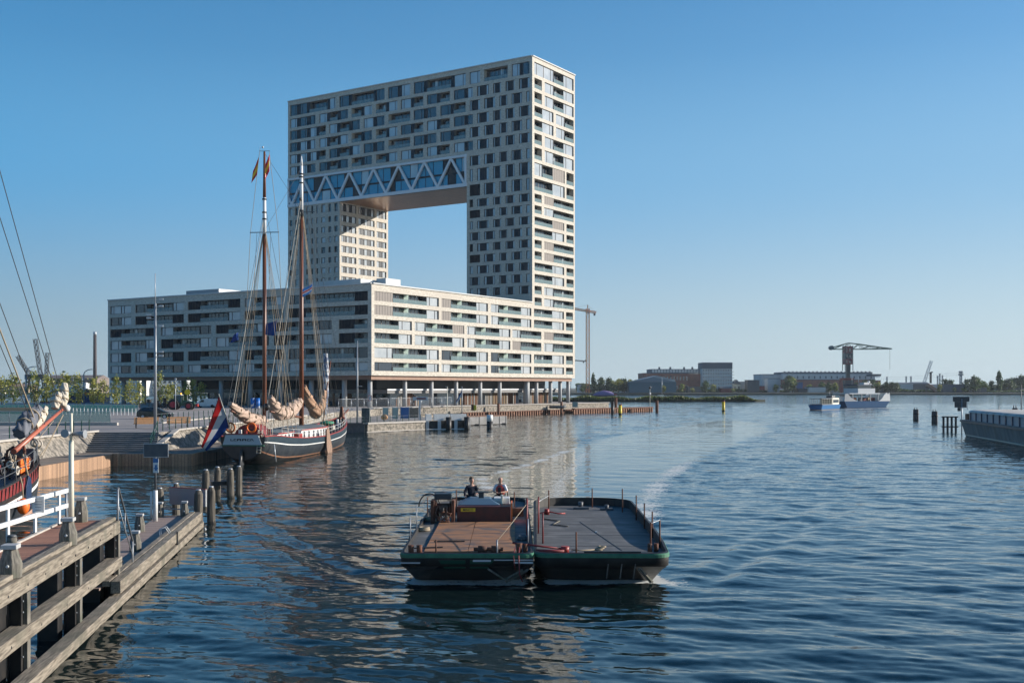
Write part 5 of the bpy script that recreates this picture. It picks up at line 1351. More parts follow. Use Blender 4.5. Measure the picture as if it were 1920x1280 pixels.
def sail_bundle(name, pts, rad, m, parent, seed=1, lashes=6, n=30, step=10):
    r = random.Random(seed); P = []; R_ = []
    for i in range(len(pts) - 1):
        for j in range(step):
            f = j / step; P.append(Vector(pts[i]).lerp(Vector(pts[i + 1]), f)); R_.append(rad[i] + (rad[i + 1] - rad[i]) * f + rad[i] * (.07 * sin(len(R_) * .55 + seed) + .04 * sin(len(R_) * 1.7)))
    P.append(Vector(pts[-1])); R_.append(rad[-1])
    
    b = MB(); b.path(P, R_, n)
    # creases
    for i in range(len(b.v)):
        v = b.v[i]; j = i % n; aa = 2 * pi * j / n; k = .84 + .26 * abs(sin(2.5 * aa + .09 * i + seed)) + .07 * sin(7 * aa + .35 * i) + .05 * sin(3 * aa - .6 * i) ; c = P[min(i // n, len(P) - 1)]
        b.v[i] = tuple(c + (Vector(v) - c) * k)
    o = b.local(name, m, parent)
    for k in range(1, lashes + 1):
        lb = MB()
        i = int(len(P) * k / (lashes + 1)); i = min(max(i, 1), len(P) - 2)
        d = (P[i + 1] - P[i - 1]).normalized() * .03; lb.path([P[i] - d, P[i] + d], [R_[i] * 1.17, R_[i] * 1.17], n)
        lb.local('lashing', M['rope'], parent)
def flag(name, corners, stripes, parent, mats, wav=.12, n=10, seed=1, vertical=False):
    """corners: hoist top, hoist bottom, fly bottom, fly top; stripes: list of (limit, material)"""
    a, b_, c, d = [Vector(q) for q in corners]; nrm = (b_ - a).cross(d - a).normalized(); m_ = 12
    mb = MB()
    def pt(u, v):
        p = (a.lerp(b_, v)).lerp(d.lerp(c, v), u)
        return p + nrm * wav * u ** .5 * sin(u * 5 + v * 1.5 + seed)
    mb.v = [tuple(pt(i / n, j / m_)) for i in range(n + 1) for j in range(m_ + 1)]
    for i in range(n):
        for j in range(m_):
            t_ = (i + .5) / n if vertical else (j + .5) / m_
            mi = [k for k, (lim, _) in enumerate(stripes) if t_ <= lim][0]
            q = i * (m_ + 1) + j
            mb.f.append([q, q + m_ + 1, q + m_ + 2, q + 1]); mb.m.append(stripes[mi][1]); mb.smooth.append(True)
    o = mb.local(name, mats, parent, rec=False)
    so = o.modifiers.new('thick', 'SOLIDIFY'); so.thickness = .008
    return o
def flagmat(name, c): return translucent(name, c, c, .35)
FR_, FW, FB, FY = flagmat('flag_red', (.7, .03, .03)), flagmat('flag_white', (.75, .75, .75)), flagmat('flag_blue', (.01, .06, .28)), flagmat('flag_yellow', (.95, .6, .02))
FLB = flagmat('flag_light_blue', (.1, .35, .7))

sch = thing('sailing_ship', 'two masted sailing ship moored stern on with a black hull and tan furled sails', 'ship', (-23.1, 97, 0), -math.atan(.0889))
ST = [(0, 1.95, 2.4, .35), (.8, 2.2, 2.45, -.1), (2.2, 2.4, 2.42, -.5), (5, 2.6, 2.15, -.9), (10, 2.78, 1.85, -1), (18, 2.8, 1.72, -1), (25, 2.55, 1.95, -1), (30, 1.95, 2.35, -1), (33.5, 1.15, 2.75, -.9), (35.6, .35, 3.1, -.7), (36.2, .06, 3.2, -.5)]
st = hull_mesh('hull', ST, [(.20, 0), (.235, 1), (.575, 2), (.615, 3), (1.0, 4)], [M['teal'], M['white'], M['hullgrey'], M['boot'], M['hullblack']], sch)
sheer_strip('cap_rail', st, .04, -.14, .0, .07, M['red'], sch)
deck_mesh(st, -.42, mat('ship_deck', (.22, .15, .1), .7, col2=(.16, .11, .08), scale=2), sch)
# transom with its name board
b = MB(); b.hexa([(-1.72, -.10, 1.72), (1.72, -.10, 1.72), (1.6, .02, 1.72), (-1.6, .02, 1.72), (-1.42, -.22, 2.58), (1.42, -.22, 2.58), (1.4, .02, 2.58), (-1.4, .02, 2.58)]); b.local('transom_board', mat('pale_grey_board', (.55, .6, .62), .5), sch)
b = MB(); b.bb(-1.75, 1.75, -.24, .06, 2.585, 2.68, 0); b.local('taffrail', M['dkred'], sch)
b = MB(); b.bb(-1.9, 1.9, -.16, .04, 1.62, 1.70); b.local('green_moulding', M['green'], sch)
text_part('lettering', 'LEMMER', .46, M['black'], sch, Matrix.Translation((0, -.172, 2.2)) @ Matrix.Rotation(radians(86), 4, 'X') @ Matrix.Scale(1.25, 4, (1, 0, 0)))
b = MB(); b.path([(0, -.3, 1.3), (0, -.5, .4), (0, -.7, -.6)], [.12, .12, .12], 6); b.hexa([(-.06, -1.1, -.9), (.06, -1.1, -.9), (.06, .2, -.9), (-.06, .2, -.9), (-.06, -.55, 1.2), (.06, -.55, 1.2), (.06, .2, 1.2), (-.06, .2, 1.2)]); b.local('rudder', M['hullgrey'], sch)
# cabins
def cabin(x0, x1, y0, y1, z0, z1, name, ports, roofm, camber=.25, bow=.35):
    b = MB(); n = 12; L = y1 - y0
    def side(s, z): return [Vector((s * (x1 - bow * (2 * i / n - 1) ** 2 * 1.0), y0 + L * i / n, z)) for i in range(n + 1)]
    A, B_ = side(1, z0), side(1, z1); C_, D_ = side(-1, z0), side(-1, z1)
    for i in range(n):
        b.quad(A[i], A[i + 1], B_[i + 1], B_[i]); b.quad(C_[i + 1], C_[i], D_[i], D_[i + 1])
    b.quad(A[0], B_[0], D_[0], C_[0]); b.quad(A[n], C_[n], D_[n], B_[n]); b.local(name, M['white'], sch)
    b = MB()
    for i in range(n):
        for s in (1, -1):
            q = []
            for (P_, k) in ((B_, i), (B_, i + 1)): q.append(P_[k])
            a1 = Vector((s * (q[0].x + .08), q[0].y, z1)); a2 = Vector((s * (q[1].x + .08), q[1].y, z1))
            m1 = Vector((s * q[0].x * .55, q[0].y, z1 + camber * .75)); m2 = Vector((s * q[1].x * .55, q[1].y, z1 + camber * .75)); c1 = Vector((0, q[0].y, z1 + camber)); c2 = Vector((0, q[1].y, z1 + camber))
            b.add([a1, a2, m2, m1, c1, c2], [(0, 1, 2, 3), (3, 2, 5, 4)], 0, True)
    b.poly([(q.x, q.y, q.z) for q in (Vector((B_[0].x, y0, z1)), Vector((B_[0].x * .55, y0, z1 + camber * .75)), Vector((0, y0, z1 + camber)), Vector((-B_[0].x * .55, y0, z1 + camber * .75)), Vector((-B_[0].x, y0, z1)))])
    b.local(name + '_roof', roofm, sch)
    b = MB(); rr = []
    for i in range(n + 1): q = B_[i]; rr.append([Vector((q.x + .02, q.y, z1 - .09)), Vector((q.x + .11, q.y, z1 - .09)), Vector((q.x + .11, q.y, z1 + .02)), Vector((q.x + .02, q.y, z1 + .02))])
    b.rings(rr, 0, True, False, True, True); b.local('roof_trim', M['red'], sch)
    for yy in ports:
        f = (yy - y0) / L; xx = x1 - bow * (2 * f - 1) ** 2
        b = MB(); b.bb(xx - .02, xx + .03, yy - .17, yy + .17, z0 + .35, z1 - .25); b.local('window', M['glass'], sch)
        b = MB(); b.bb(xx - .01, xx + .02, yy - .23, yy + .23, z0 + .29, z1 - .19); b.local('window_frame', M['dkgrey'], sch)
cabin(0, 1.95, 12.6, 22.5, 1.25, 2.55, 'cabin', (13.4, 14.6, 16.0, 17.4, 18.8, 20.2, 21.5), M['cabroof'])
cabin(0, 1.7, 4.9, 10.2, 1.5, 2.5, 'aft_cabin', (5.8, 7.0, 8.2, 9.4), M['cabroof'], .2, .15)
b = MB(); b.bb(1.1, 1.9, 10.8, 12.0, 1.4, 2.2); b.local('red_locker', M['red'], sch)
# dark wheelhouse at the stern
b = MB(); rr = []
for y in (1.6, 3.9):
    rr.append([Vector((1.35 * cos(a), y, 2.1 + (1.35 * sin(a) if a else 0))) for a in [pi * k / 10 for k in range(11)]])
b.rings(rr, 0, False, True); b.poly(rr[0]); b.poly(rr[1]); b.bb(-1.35, 1.35, 1.6, 3.9, 1.7, 2.12); b.local('wheelhouse', M['dkred'], sch)
b = MB(); b.bb(-.5, .5, 1.5, 1.59, 2.2, 3.0); b.local('wheelhouse_door', M['black'], sch)
for (x, y, m_, ax) in ((.8, -.12, M['orange'], 'y'), (-1.05, -.05, mat('faded_orange_ring', (.5, .16, .05), .6), 'y')):
    b = MB(); b.torus((x, y, 3.2), .38, .085, ax, 22, 8); b.local('life_ring', m_, sch)
b = MB()
for k in range(8): a = 2 * pi * k / 8; b.tube((-1.05, .15, 3.2), (-1.05 + .42 * cos(a), .15, 3.2 + .42 * sin(a)), .018, .018, 6)
b.torus((-1.05, .15, 3.2), .33, .025, 'y', 20, 6); b.tube((-1.05, .15, 2.4), (-1.05, .15, 3.2), .06, .05, 8); b.local('steering_wheel', M['bench'], sch)
for (x, y, m_) in ((1.7, 2.0, 'dkred'), (.2, .2, 'red'), (-.3, .25, 'white')):
    b = MB(); b.bb(x - .12, x + .12, y - .1, y + .1, 2.3, 3.0); b.local('deck_locker', M[m_], sch)
# white guard railing, boarding frame and ladder
def hb_at(y): return float(np.interp(y, [s[0] for s in st], [s[1] for s in st]))
def zs_at(y): return float(np.interp(y, [s[0] for s in st], [s[2] for s in st]))
b = MB(); pr = []
for y in [3.5 + 1.55 * k for k in range(21)]:
    for s in (1, -1): b.tube((s * (hb_at(y) - .08), y, zs_at(y)), (s * (hb_at(y) - .08), y, zs_at(y) + .78), .018, .018, 6)
b.local('stanchion', M['white'], sch)
for s in (1, -1):
    b = MB()
    for dz in (.42, .78): b.path([(s * (hb_at(y) - .08), y, zs_at(y) + dz) for y in [3.5 + 1.55 * k for k in range(21)]], .016, 6)
    b.local('guard_rail', M['white'], sch)
b = MB(); Y0 = 1.5
for z in (2.5, 3.05, 3.6): b.tube((1.0, Y0, z), (2.15, Y0, z), .025, .025, 6)
for x in (1.0, 1.3, 1.62, 2.15): b.tube((x, Y0, 2.1), (x, Y0, 3.6), .025, .025, 6)
for z in (2.65, 2.8, 3.2, 3.4): b.tube((1.0, Y0, z), (2.15, Y0, z), .008, .008, 4)
for x in (1.8, 1.95): b.tube((x, Y0, 2.5), (x, Y0, 3.6), .01, .01, 4)
b.local('boarding_frame', M['cream'], sch)
b = MB()
for s in (0, .34): b.tube((1.3 + s, -.2, 1.0), (1.28 + s, .3, 3.0), .025, .025, 6)
for k in range(8): b.tube((1.3, -.2 + .06 * k, 1.05 + .25 * k), (1.64, -.2 + .06 * k, 1.05 + .25 * k), .018, .018, 6)
b.local('ladder', M['cream'], sch)
b = MB(); b.tube((2.5, 1.4, .2), (2.4, 1.2, 1.7), .05, .05, 8); b.local('fender_pole', M['lgrey'], sch)
# leeboard
b = MB(); prof = [(17.2, 2.4), (18.1, 2.5), (19.6, .6), (19.8, -.3), (18.9, -.8), (17.9, -.5), (17.2, .6)]
b.prism([(y, z) for y, z in prof], 0, .1); b.v = [(2.86 + v[2] - (v[0] - 17) * .03, v[0], v[1]) for v in b.v]; b.local('leeboard', mat('brown_leeboard', (.3, .19, .13), .7, col2=(.2, .13, .09), scale=2, stretch=(1, 1, 4)), sch)
# masts
M['mastwhite'] = mat('white_mast_paint', (.75, .74, .72), .5)
def mast(name, y, z0, segs, rr):
    for i in range(len(segs)):
        za = z0 if i == 0 else segs[i - 1][0]; zb_ = segs[i][0]
        b = MB(); b.tube((0, y, za), (0, y, zb_), rr[i], rr[i + 1], 14); o = b.local(name if i == 0 else ('topmast' if i == len(segs) - 1 else 'mast_section'), segs[i][1], sch)
mast('mast', 6.1, 1.4, [(20.6, M['mast']), (23.9, M['mastwhite']), (28.1, M['mast'])], [.2, .17, .15, .09])
mast('mast', 18.4, 1.3, [(24.4, M['mast']), (29.2, M['mastwhite']), (30.2, M['mastwhite'])], [.24, .19, .15, .05])
b = MB(); b.beam((-1.35, 6.1, 20.75), (1.35, 6.1, 20.75), .06, .07); b.beam((-.5, 6.1, 28.15), (.5, 6.1, 28.15), .03, .04); b.local('crosstree', M['dkgrey'], sch)
b = MB(); b.beam((-.2, 18.4, 24.5), (1.4, 18.4, 24.5), .06, .07); b.beam((-.5, 18.4, 28.4), (.3, 18.4, 28.4), .05, .05); b.local('crosstree', M['dkgrey'], sch)
b = MB()
for z in (21.9, 22.5, 23.7): b.tube((0, 6.1, z), (0, 6.1, z + .12), .21, .21, 12)
for z in (27.4, 28.0, 28.3): b.tube((0, 18.4, z), (0, 18.4, z + .12), .22, .22, 12)
b.tube((0, 18.4, 24.0), (0, 18.4, 24.7), .23, .23, 12); b.tube((-.03, 18.2, 25.6), (-.03, 18.2, 25.9), .14, .14, 8); b.local('mast_band', M['black'], sch)
b = MB(); b.ball((-.15, 6.1, 28.5), .1, 8); b.tube((-.45, 6.1, 28.15), (-.4, 6.1, 28.6), .015, .015, 5); b.local('mast_vane', M['lgrey'], sch)
# booms with furled sails
b = MB(); b.tube((0, 5.8, 3.2), (0, -3.0, 4.7), .11, .09, 10); b.local('boom', M['mast'], sch)
sail_bundle('furled_sail', [(0, 5.6, 3.6), (0, 3.6, 3.7), (0, 1.2, 4.05), (0, -1, 4.55), (0, -3.2, 5.3)], [.44, .52, .5, .42, .18], M['canvas'], sch, 2, 4)
b = MB(); b.tube((0, 18.1, 3.6), (0, 7.8, 4.4), .12, .10, 10); b.local('boom', M['mast'], sch)
sail_bundle('furled_sail', [(0, 17.9, 5.3), (0, 16.2, 4.8), (0, 13.5, 4.2), (0, 10.7, 4.2), (0, 8.9, 5.0), (0, 7.8, 5.8)], [.3, .58, .66, .6, .46, .22], M['canvas'], sch, 5, 6)
sail_bundle('furled_sail', [(0.1, 18.9, 6.8), (.1, 21.0, 5.2), (.1, 23.6, 4.0), (.1, 25.6, 4.6), (.1, 27.2, 6.2)], [.22, .5, .58, .5, .24], mat('orange_tan_canvas', (.42, .26, .17), .85, col2=(.30, .18, .11), scale=5, bump=.8), sch, 9, 5)
sail_bundle('furled_jib', [(-.1, 28.3, 3.6), (-.1, 28.6, 6.0), (-.1, 28.7, 8.4), (-.1, 28.6, 10.4)], [.18, .28, .32, .22], mat('blue_white_canvas', (.5, .52, .55), .8, col2=(.12, .16, .25), scale=2.2, fac=(.48, .52)), sch, 3, 5)
b = MB(); b.tube((-.1, 27.3, 2.6), (.3, 29.2, 9.6), .07, .06, 8); b.local('jib_pole', M['mast'], sch)
b = MB(); b.tube((0, 34.5, 2.9), (0, 39.0, 4.0), .14, .09, 10); b.local('bowsprit', M['mast'], sch)
b = MB(); b.hexa([(-.25, 35.2, 3.0), (.25, 35.2, 3.0), (.25, 35.9, 3.0), (-.25, 35.9, 3.0), (-.12, 35.4, 4.4), (.12, 35.4, 4.4), (.12, 35.8, 4.4), (-.12, 35.8, 4.4)]); b.local('stem_head', M['rust'], sch)
# deck clutter
rk = random.Random(6)
for k in range(16):
    y = rk.uniform(26.5, 33); x = rk.uniform(-1.2, 1.2); s_ = rk.uniform(.2, .45); b = MB()
    if k % 3 == 0: b.tube((x, y, zs_at(y) - .4), (x, y, zs_at(y) + s_ * 1.4), s_ * .5, s_ * .45, 10)
    else: b.box((x, y, zs_at(y) - .2 + s_ / 2), (s_ * 1.4, s_, s_ * 1.6), 0, rk.uniform(0, 3))
    b.local('deck_gear', rk.choice([M['black'], M['rust'], M['dkgrey'], M['white'], M['dkred'], M['cream']]), sch, bevel=.02)
b = MB(); b.ball((.4, 27.2, 2.75), .8, 12, 0, (1, 1.3, .3)); b.local('green_tarpaulin', M['tarp'], sch)
for x in (.05, .5):
    b = MB(); b.tube((x, 2.6, 4.8), (x, 2.6, 5.7), .19, .19, 12); b.local('blue_cylinder', mat('blue_white_can', (.02, .15, .5), .4, col2=(.6, .65, .7), scale=2.5, fac=(.55, .57)), sch)
b = MB(); b.ball((.95, 3.6, 4.9), .34, 12, 0, (1, .7, 1)); b.local('radar_dome', M['black'], sch)
b = MB(); b.tube((.27, 2.7, 3.4), (.27, 2.7, 4.8), .05, .05, 8); b.tube((.95, 3.6, 3.4), (.95, 3.6, 4.7), .05, .05, 8); b.local('gear_post', M['dkgrey'], sch)
# rigging
def rig(lines, name, m, r=.014, parent=None):
    b = MB()
    for ln in lines: b.path(ln, r, 5, caps=False)
    b.local(name, m, parent or sch)
L1_ = []
for s in (-1, 1):
    for y in (4.0, 5.2, 6.4, 7.6): L1_.append([(0, 6.1, 21.6), (s * (hb_at(y) - .05), y, zs_at(y) + .3)])
    for y in (16.6, 17.9, 19.2, 20.5): L1_.append([(0, 18.4, 25.6), (s * (hb_at(y) - .05), y, zs_at(y) + .3)])
    L1_.append([(s * .45, 6.1, 28.1), (s * 1.3, 6.1, 20.75), (s * 2.2, 5.9, 2.6)])
rig(L1_, 'shroud', M['rope'], .022)
L2_ = [[(0, 18.4, 29), (0, 38.8, 4.0)], [(0, 18.4, 27.5), (0, 35.3, 3.4)], [(0, 18.4, 24.2), (0, 33.5, 3.2)], [(0, 6.1, 23.5), (0, 18.1, 6)], [(0, 6.1, 28), (0, 18.3, 24.7)], [(0, 6.1, 23.0), (0, -3.9, 4.9)], [(0, 6.1, 21.5), (.0, -2, 4.7)], [(0, 18.4, 26.5), (0, 6.7, 4.9)], [(0, 18.4, 24.5), (0, 9.5, 4.6)], [(0, 18.4, 29), (0, 6.3, 21)],
       [(1.4, 18.4, 24.5), (1.9, 17.6, 4.5)], [(-.2, 18.4, 28.4), (-2.5, 15, 2.3)], [(.6, 6.1, 20.7), (.9, 3.2, 4.4)], [(-.7, 6.1, 20.7), (-.8, 3.8, 4.2)], [(.1, 18.3, 23), (.5, 14.5, 5)], [(.1, 18.6, 28), (1.9, 25, 2.8)], [(0, 18.6, 24.3), (1.5, 23, 3.0)]]
rig(L2_, 'stay', M['wire'], .016)
rig([[(.05, 18.5, 25.4), (1.0, 23.5, 3.2)], [(0, 18.3, 25), (-1.5, 13.5, 2.6)], [(0, 6.1, 22.5), (-1.9, 2.0, 3.0)], [(0, 18.3, 26), (-2.0, 12, 2.5)]], 'halyard', mat('pale_rope', (.5, .46, .38), .9), .03)
# flags
b = MB(); b.tube((-1.0, .2, 2.6), (-1.75, -1.0, 6.1), .045, .03, 8); b.local('flagstaff', M['cream'], sch)
flag('dutch_flag', [(-1.72, -.95, 5.9), (-1.12, .0, 3.3), (-2.9, -.7, 1.2), (-3.3, -1.0, 1.6)], [(.34, 0), (.67, 1), (1.0, 2)], sch, [FR_, FW, FB], .07, 14, 1)
flag('pennant', [(-.5, 6.0, 27.6), (-.65, 6.0, 26.0), (-1.1, 5.8, 25.2), (-.95, 5.8, 26.3)], [(.3, 0), (.75, 1), (1, 0)], sch, [FR_, FY], .1, 8, 2)
flag('pennant', [(.5, 6.0, 27.8), (.5, 6.0, 26.3), (.12, 5.9, 25.5), (.14, 5.9, 26.9)], [(.35, 0), (.7, 1), (1, 0)], sch, [FR_, FY], .1, 8, 4)
flag('courtesy_flag', [(.2, 18.1, 16.6), (.2, 18.1, 15.8), (1.3, 17.6, 16.3), (1.35, 17.6, 17.1)], [(.3, 2), (.42, 1), (.62, 0), (.75, 1), (1, 2)], sch, [FR_, FW, FLB], .1, 8, 1)
flag('blue_flag', [(.3, 5.6, 12.4), (.25, 5.6, 11.4), (1.15, 5.7, 11.3), (1.3, 5.7, 12.7)], [(1, 0)], sch, [FB, FW], .12, 8, 1)
flag('blue_flag', [(-1.9, 4.5, 11.6), (-1.9, 4.5, 10.9), (-2.6, 4.4, 10.6), (-2.2, 4.3, 11.4)], [(.6, 0), (1, 0)], sch, [FB, FW], .1, 8, 2)

# ------------------------------------------------------------------ the ship whose bow fills the left edge
cl = thing('sailing_ship', 'sailing ship at the left edge with a dark red bow stripe and red bowsprit', 'ship', (-26.3, 62.5, 0), radians(4))
# local: bow at y=0 pointing +y, hull runs to negative y
ST2 = [(-26, 2.4, 1.9, -1), (-18, 2.5, 1.75, -1), (-10, 2.05, 1.95, -1), (-5, 1.5, 2.3, -1), (-2.2, .95, 2.6, -.9), (-.7, .42, 2.8, -.8), (0, .08, 2.85, -.5)]
st2 = hull_mesh('hull', ST2, [(.19, 0), (.27, 1), (.335, 2), (.36, 1), (.66, 3), (.78, 4), (1.0, 3)], [M['dkred'], M['black'], M['white'], M['hullgrey'], mat('salmon_boot_top', (.5, .3, .22), .7)], cl, n=36)
sheer_strip('cap_rail', st2, .04, -.12, 0, .08, M['black'], cl)
deck_mesh(st2, -.35, M['dkgrey'], cl)
def h2(y): return float(np.interp(y, [s[0] for s in st2], [s[1] for s in st2]))
def z2(y): return float(np.interp(y, [s[0] for s in st2], [s[2] for s in st2]))
b = MB(); b.tube((.1, -3.6, 3.3), (-.2, 5.2, 5.35), .15, .09, 12); b.local('bowsprit', M['bowspar'], cl)
b = MB(); b.ball((0, 5.25, 5.4), .22, 10); b.local('bowsprit_cap', M['white'], cl)
sail_bundle('furled_jib', [(-.1, 3.4, 5.4), (-.1, 3.6, 5.9), (0, 3.9, 6.3)], [.2, .3, .15], M['sailcloth'], cl, 4, 2)
sail_bundle('furled_jib', [(0, 4.4, 5.5), (0, 4.7, 6.1), (0, 4.9, 6.9)], [.2, .28, .14], M['sailcloth'], cl, 5, 2)
sail_bundle('furled_jib', [(-.2, .2, 4.5), (-.2, 1.2, 4.9), (-.1, 1.9, 5.5)], [.2, .3, .14], M['sailcloth'], cl, 6, 2)
sail_bundle('grey_sail_cover', [(-.5, -1.2, 4.1), (-.4, -.2, 4.8), (-.2, .9, 5.5)], [.3, .48, .25], mat('grey_sail_cover', (.15, .16, .19), .8, col2=(.1, .11, .13), scale=2, bump=.6), cl, 7, 2)
sail_bundle('blue_sail_cover', [(-.6, -6.4, 3.6), (-.6, -5.2, 3.9), (-.6, -4.4, 5.0)], [.4, .45, .2], mat('navy_sail_cover', (.03, .035, .07), .8), cl, 8, 1)
b = MB(); b.hexa([(-.7, -2.4, 2.3), (.75, -2.4, 2.3), (.55, -1.0, 2.3), (-.55, -1.0, 2.3), (-.6, -2.2, 3.4), (.65, -2.2, 3.4), (.45, -1.3, 3.2), (-.45, -1.3, 3.2)]); b.local('fore_hatch', M['dkgrey'], cl, bevel=.06)
b = MB(); 
for s in (-.45, .45): b.path([(s, -3.2, 2.4), (s, -3.0, 3.3), (s * .6, -2.6, 3.5)], .07, 8)
b.tube((-.7, -3.0, 2.8), (.7, -3.0, 2.8), .22, .22, 12); b.local('windlass', M['rust'], cl)
rk = random.Random(12)
for k in range(46):
    y = rk.uniform(-9, .2); x = rk.uniform(-1, 1) * max(h2(y) - .25, .1); z = z2(y) + rk.uniform(-.1, .9); b = MB()
    if k % 2: b.torus((x, y, z), rk.uniform(.12, .25), .05, rk.choice('xyz'), 12, 6)
    else: b.path([(x, y, z + .3), (x + rk.uniform(-.2, .2), y + .2, z - .1), (x + .1, y + rk.uniform(-.3, .3), z - .5)], .045, 6)
    b.local('rope_coil', rk.choice([M['rope'], M['sailcloth'], M['black'], M['dkgrey']]), cl)
for s in (1, -1):
    b = MB()
    for dz in (.5, .95): b.path([(s * max(h2(y) - .05, .05), y, z2(y) + dz) for y in (-14, -12, -10, -8, -6, -4, -2.6)], .02, 6)
    for y in (-14, -12, -10, -8, -6, -4, -2.6): b.tube((s * max(h2(y) - .05, .05), y, z2(y)), (s * max(h2(y) - .05, .05), y, z2(y) + .98), .03, .03, 6)
    b.local('guard_rail', M['dkgrey'], cl)
for y in [-2.6 - .62 * k for k in range(16)]: b = MB(); b.beam((h2(y) + .045, y, z2(y) - .02), (h2(y) - .02, y + .02, z2(y) - .58), .04, .05, 0, up=(0, 1, 0)); b.local('bulwark_stay', M['black'], cl)
b = MB(); b.bb(.85, 1.0, -5.1, -3.9, 2.15, 3.0); b.local('orange_cover', M['orange'], cl, bevel=.04)
b = MB(); b.bb(1.005, 1.02, -4.53, -4.49, 2.15, 3.0); b.bb(1.005, 1.025, -5.1, -3.9, 2.55, 2.59); b.local('cover_strap', M['black'], cl)
b = MB(); b.prism([(-3.55, .75), (-2.9, .6), (-2.75, 1.6), (-2.9, 2.1), (-3.2, 2.25), (-3.55, 1.7)], 0, .12); b.v = [(1.62 + v[2], v[0] - 2.9, v[1]) for v in b.v]; b.local('anchor_board', M['navyp'], cl, bevel=.03)
b = MB(); b.tube((1.66, -6.0, 2.2), (1.4, -6.0, 3.3), .05, .05, 8); b.local('board_rope', M['rope'], cl)
b = MB(); b.ball((1.95, -7.5, .85), .3, 14, 0, (1, 1, 1.35)); b.local('buoy_fender', M['orange'], cl)
b = MB(); b.path([(1.95, -7.5, 1.2), (1.9, -7.5, 1.9), (1.8, -7.5, 2.3)], .035, 6); b.local('fender_rope', M['rope'], cl)
b = MB(); b.path([(0, .12, 2.6), (.0, 1.6, 3.2), (0, 4.6, 5.0)], .03, 6); b.path([(0.5, -.5, 2.8), (.2, 3.5, 4.7)], .02, 5); b.path([(-.5, -.5, 2.8), (-.2, 3.5, 4.7)], .02, 5)
for k in range(7): b.path([(.35 - .05 * k, -.2 + .7 * k, 3.2 + .2 * k), (-.35 + .05 * k, -.2 + .7 * k, 3.2 + .2 * k)], .012, 5)
b.local('bobstay', M['rope'], cl)
b = MB(); b.tube((0, -19, 1.5), (0, -19, 34), .26, .14, 14); b.local('mast', M['mast'], cl)
rig([[(0, -19, 37.0 - 3), (0, 5.1, 5.3)], [(0, -19, 29.6), (0, 4.4, 5.2)], [(0, -19, 24), (0, 1.5, 4.5)], [(0, -19, 21), (0, .2, 4.0)]], 'forestay', M['wire'], .022, cl)
rig([[(0, -19, 22.5), (0, .6, 4.1)]], 'jib_halyard', M['rope'], .04, cl)
# ------------------------------------------------------------------ the plaza and the quayside
ORD = ['first', 'second', 'third', 'fourth', 'fifth', 'sixth', 'seventh', 'eighth', 'ninth', 'tenth', 'eleventh', 'twelfth', 'thirteenth', 'fourteenth', 'fifteenth', 'sixteenth', 'seventeenth', 'eighteenth', 'nineteenth', 'twentieth']
def gq(px, py): return ground(px, py, QZ)
M['fglass'] = mat('green_fence_glass', (.20, .46, .38), .1, alpha=.42, spec=.6)
def glass_fence(name, p0, p1, h, label, step=2.2, plinth=None, postm='grey', ph=None):
    p0 = Vector(p0); p1 = Vector(p1); t = thing(name, label, 'fence', p0); L = (p1 - p0).length; d = (p1 - p0) / L; n = max(1, int(L / step))
    for i in range(n + 1):
        p = p0 + d * L * i / n; b = MB(); b.tube(p, p + Vector((0, 0, h + .04)), .03, .03, 6); b.build('post', M[postm], t)
    b = MB(); nn = Vector((-d.y, d.x, 0)) * .012
    b.hexa([p0 + nn + Vector((0, 0, .1)), p0 - nn + Vector((0, 0, .1)), p1 - nn + Vector((0, 0, .1)), p1 + nn + Vector((0, 0, .1)), p0 + nn + Vector((0, 0, h)), p0 - nn + Vector((0, 0, h)), p1 - nn + Vector((0, 0, h)), p1 + nn + Vector((0, 0, h))]); b.build('glass_panel', M['fglass'], t)
    b = MB(); b.beam(p0 + Vector((0, 0, h + .03)), p1 + Vector((0, 0, h + .03)), .05, .04); b.build('top_rail', M['lgrey'], t)
    if plinth:
        b = MB(); b.beam(p0 + Vector((0, 0, -plinth / 2 + .05)), p1 + d * .8 + Vector((0, 0, -plinth / 2 + .05)), .5, plinth); b.build('plinth', M['coping'], t)
glass_fence('glass_fence', (-66, 123.7, QZ + .25), (-43.9, 123.7, QZ + .25), 1.25, 'nearest green glass fence on a pale plinth left of the steps', plinth=.3)
glass_fence('glass_fence', (-92, 186, QZ), (-60.5, 183, QZ), 1.3, 'long green glass fence behind the nearest one at the left', plinth=.25)
glass_fence('glass_fence', (-110, 197, QZ), (-64, 192, QZ), 1.2, 'farthest green glass fence under the plaza trees')
def post_fence(name, pts, h, label, m='dkgreen', step=1.8, rails=2, r=.035):
    t = thing(name, label, 'fence', pts[0])
    for k in range(len(pts) - 1):
        a = Vector(pts[k]); c = Vector(pts[k + 1]); L = (c - a).length; n = max(1, round(L / step))
        for i in range(n + (1 if k == len(pts) - 2 else 0)):
            p = a.lerp(c, i / n); b = MB(); b.bb(p.x - r, p.x + r, p.y - r, p.y + r, p.z, p.z + h); b.build('post', M[m], t)
        for q in range(rails):
            z = h * (q + 1) / rails - .08; b = MB(); b.tube(a + Vector((0, 0, z)), c + Vector((0, 0, z)), .012, .012, 5); b.build('rail', M['grey'], t)
post_fence('post_fence', [(-38.95, 84, QZ + .1), (-38.95, 104.2, QZ + .1)], 1.05, 'dark green posts on top of the left stone wall')
post_fence('post_fence', [(-32.5, 105.3, QZ + .1), (-32.1, 118, QZ + .1), (-30.9, 160, QZ + .1)], 1.05, 'dark green posts on top of the right stone wall')
post_fence('post_fence', [(-41.0, 130, QZ), (-39.6, 152, QZ), (-38.5, 176, QZ)], 1.15, 'second row of dark green posts farther back on the plaza')
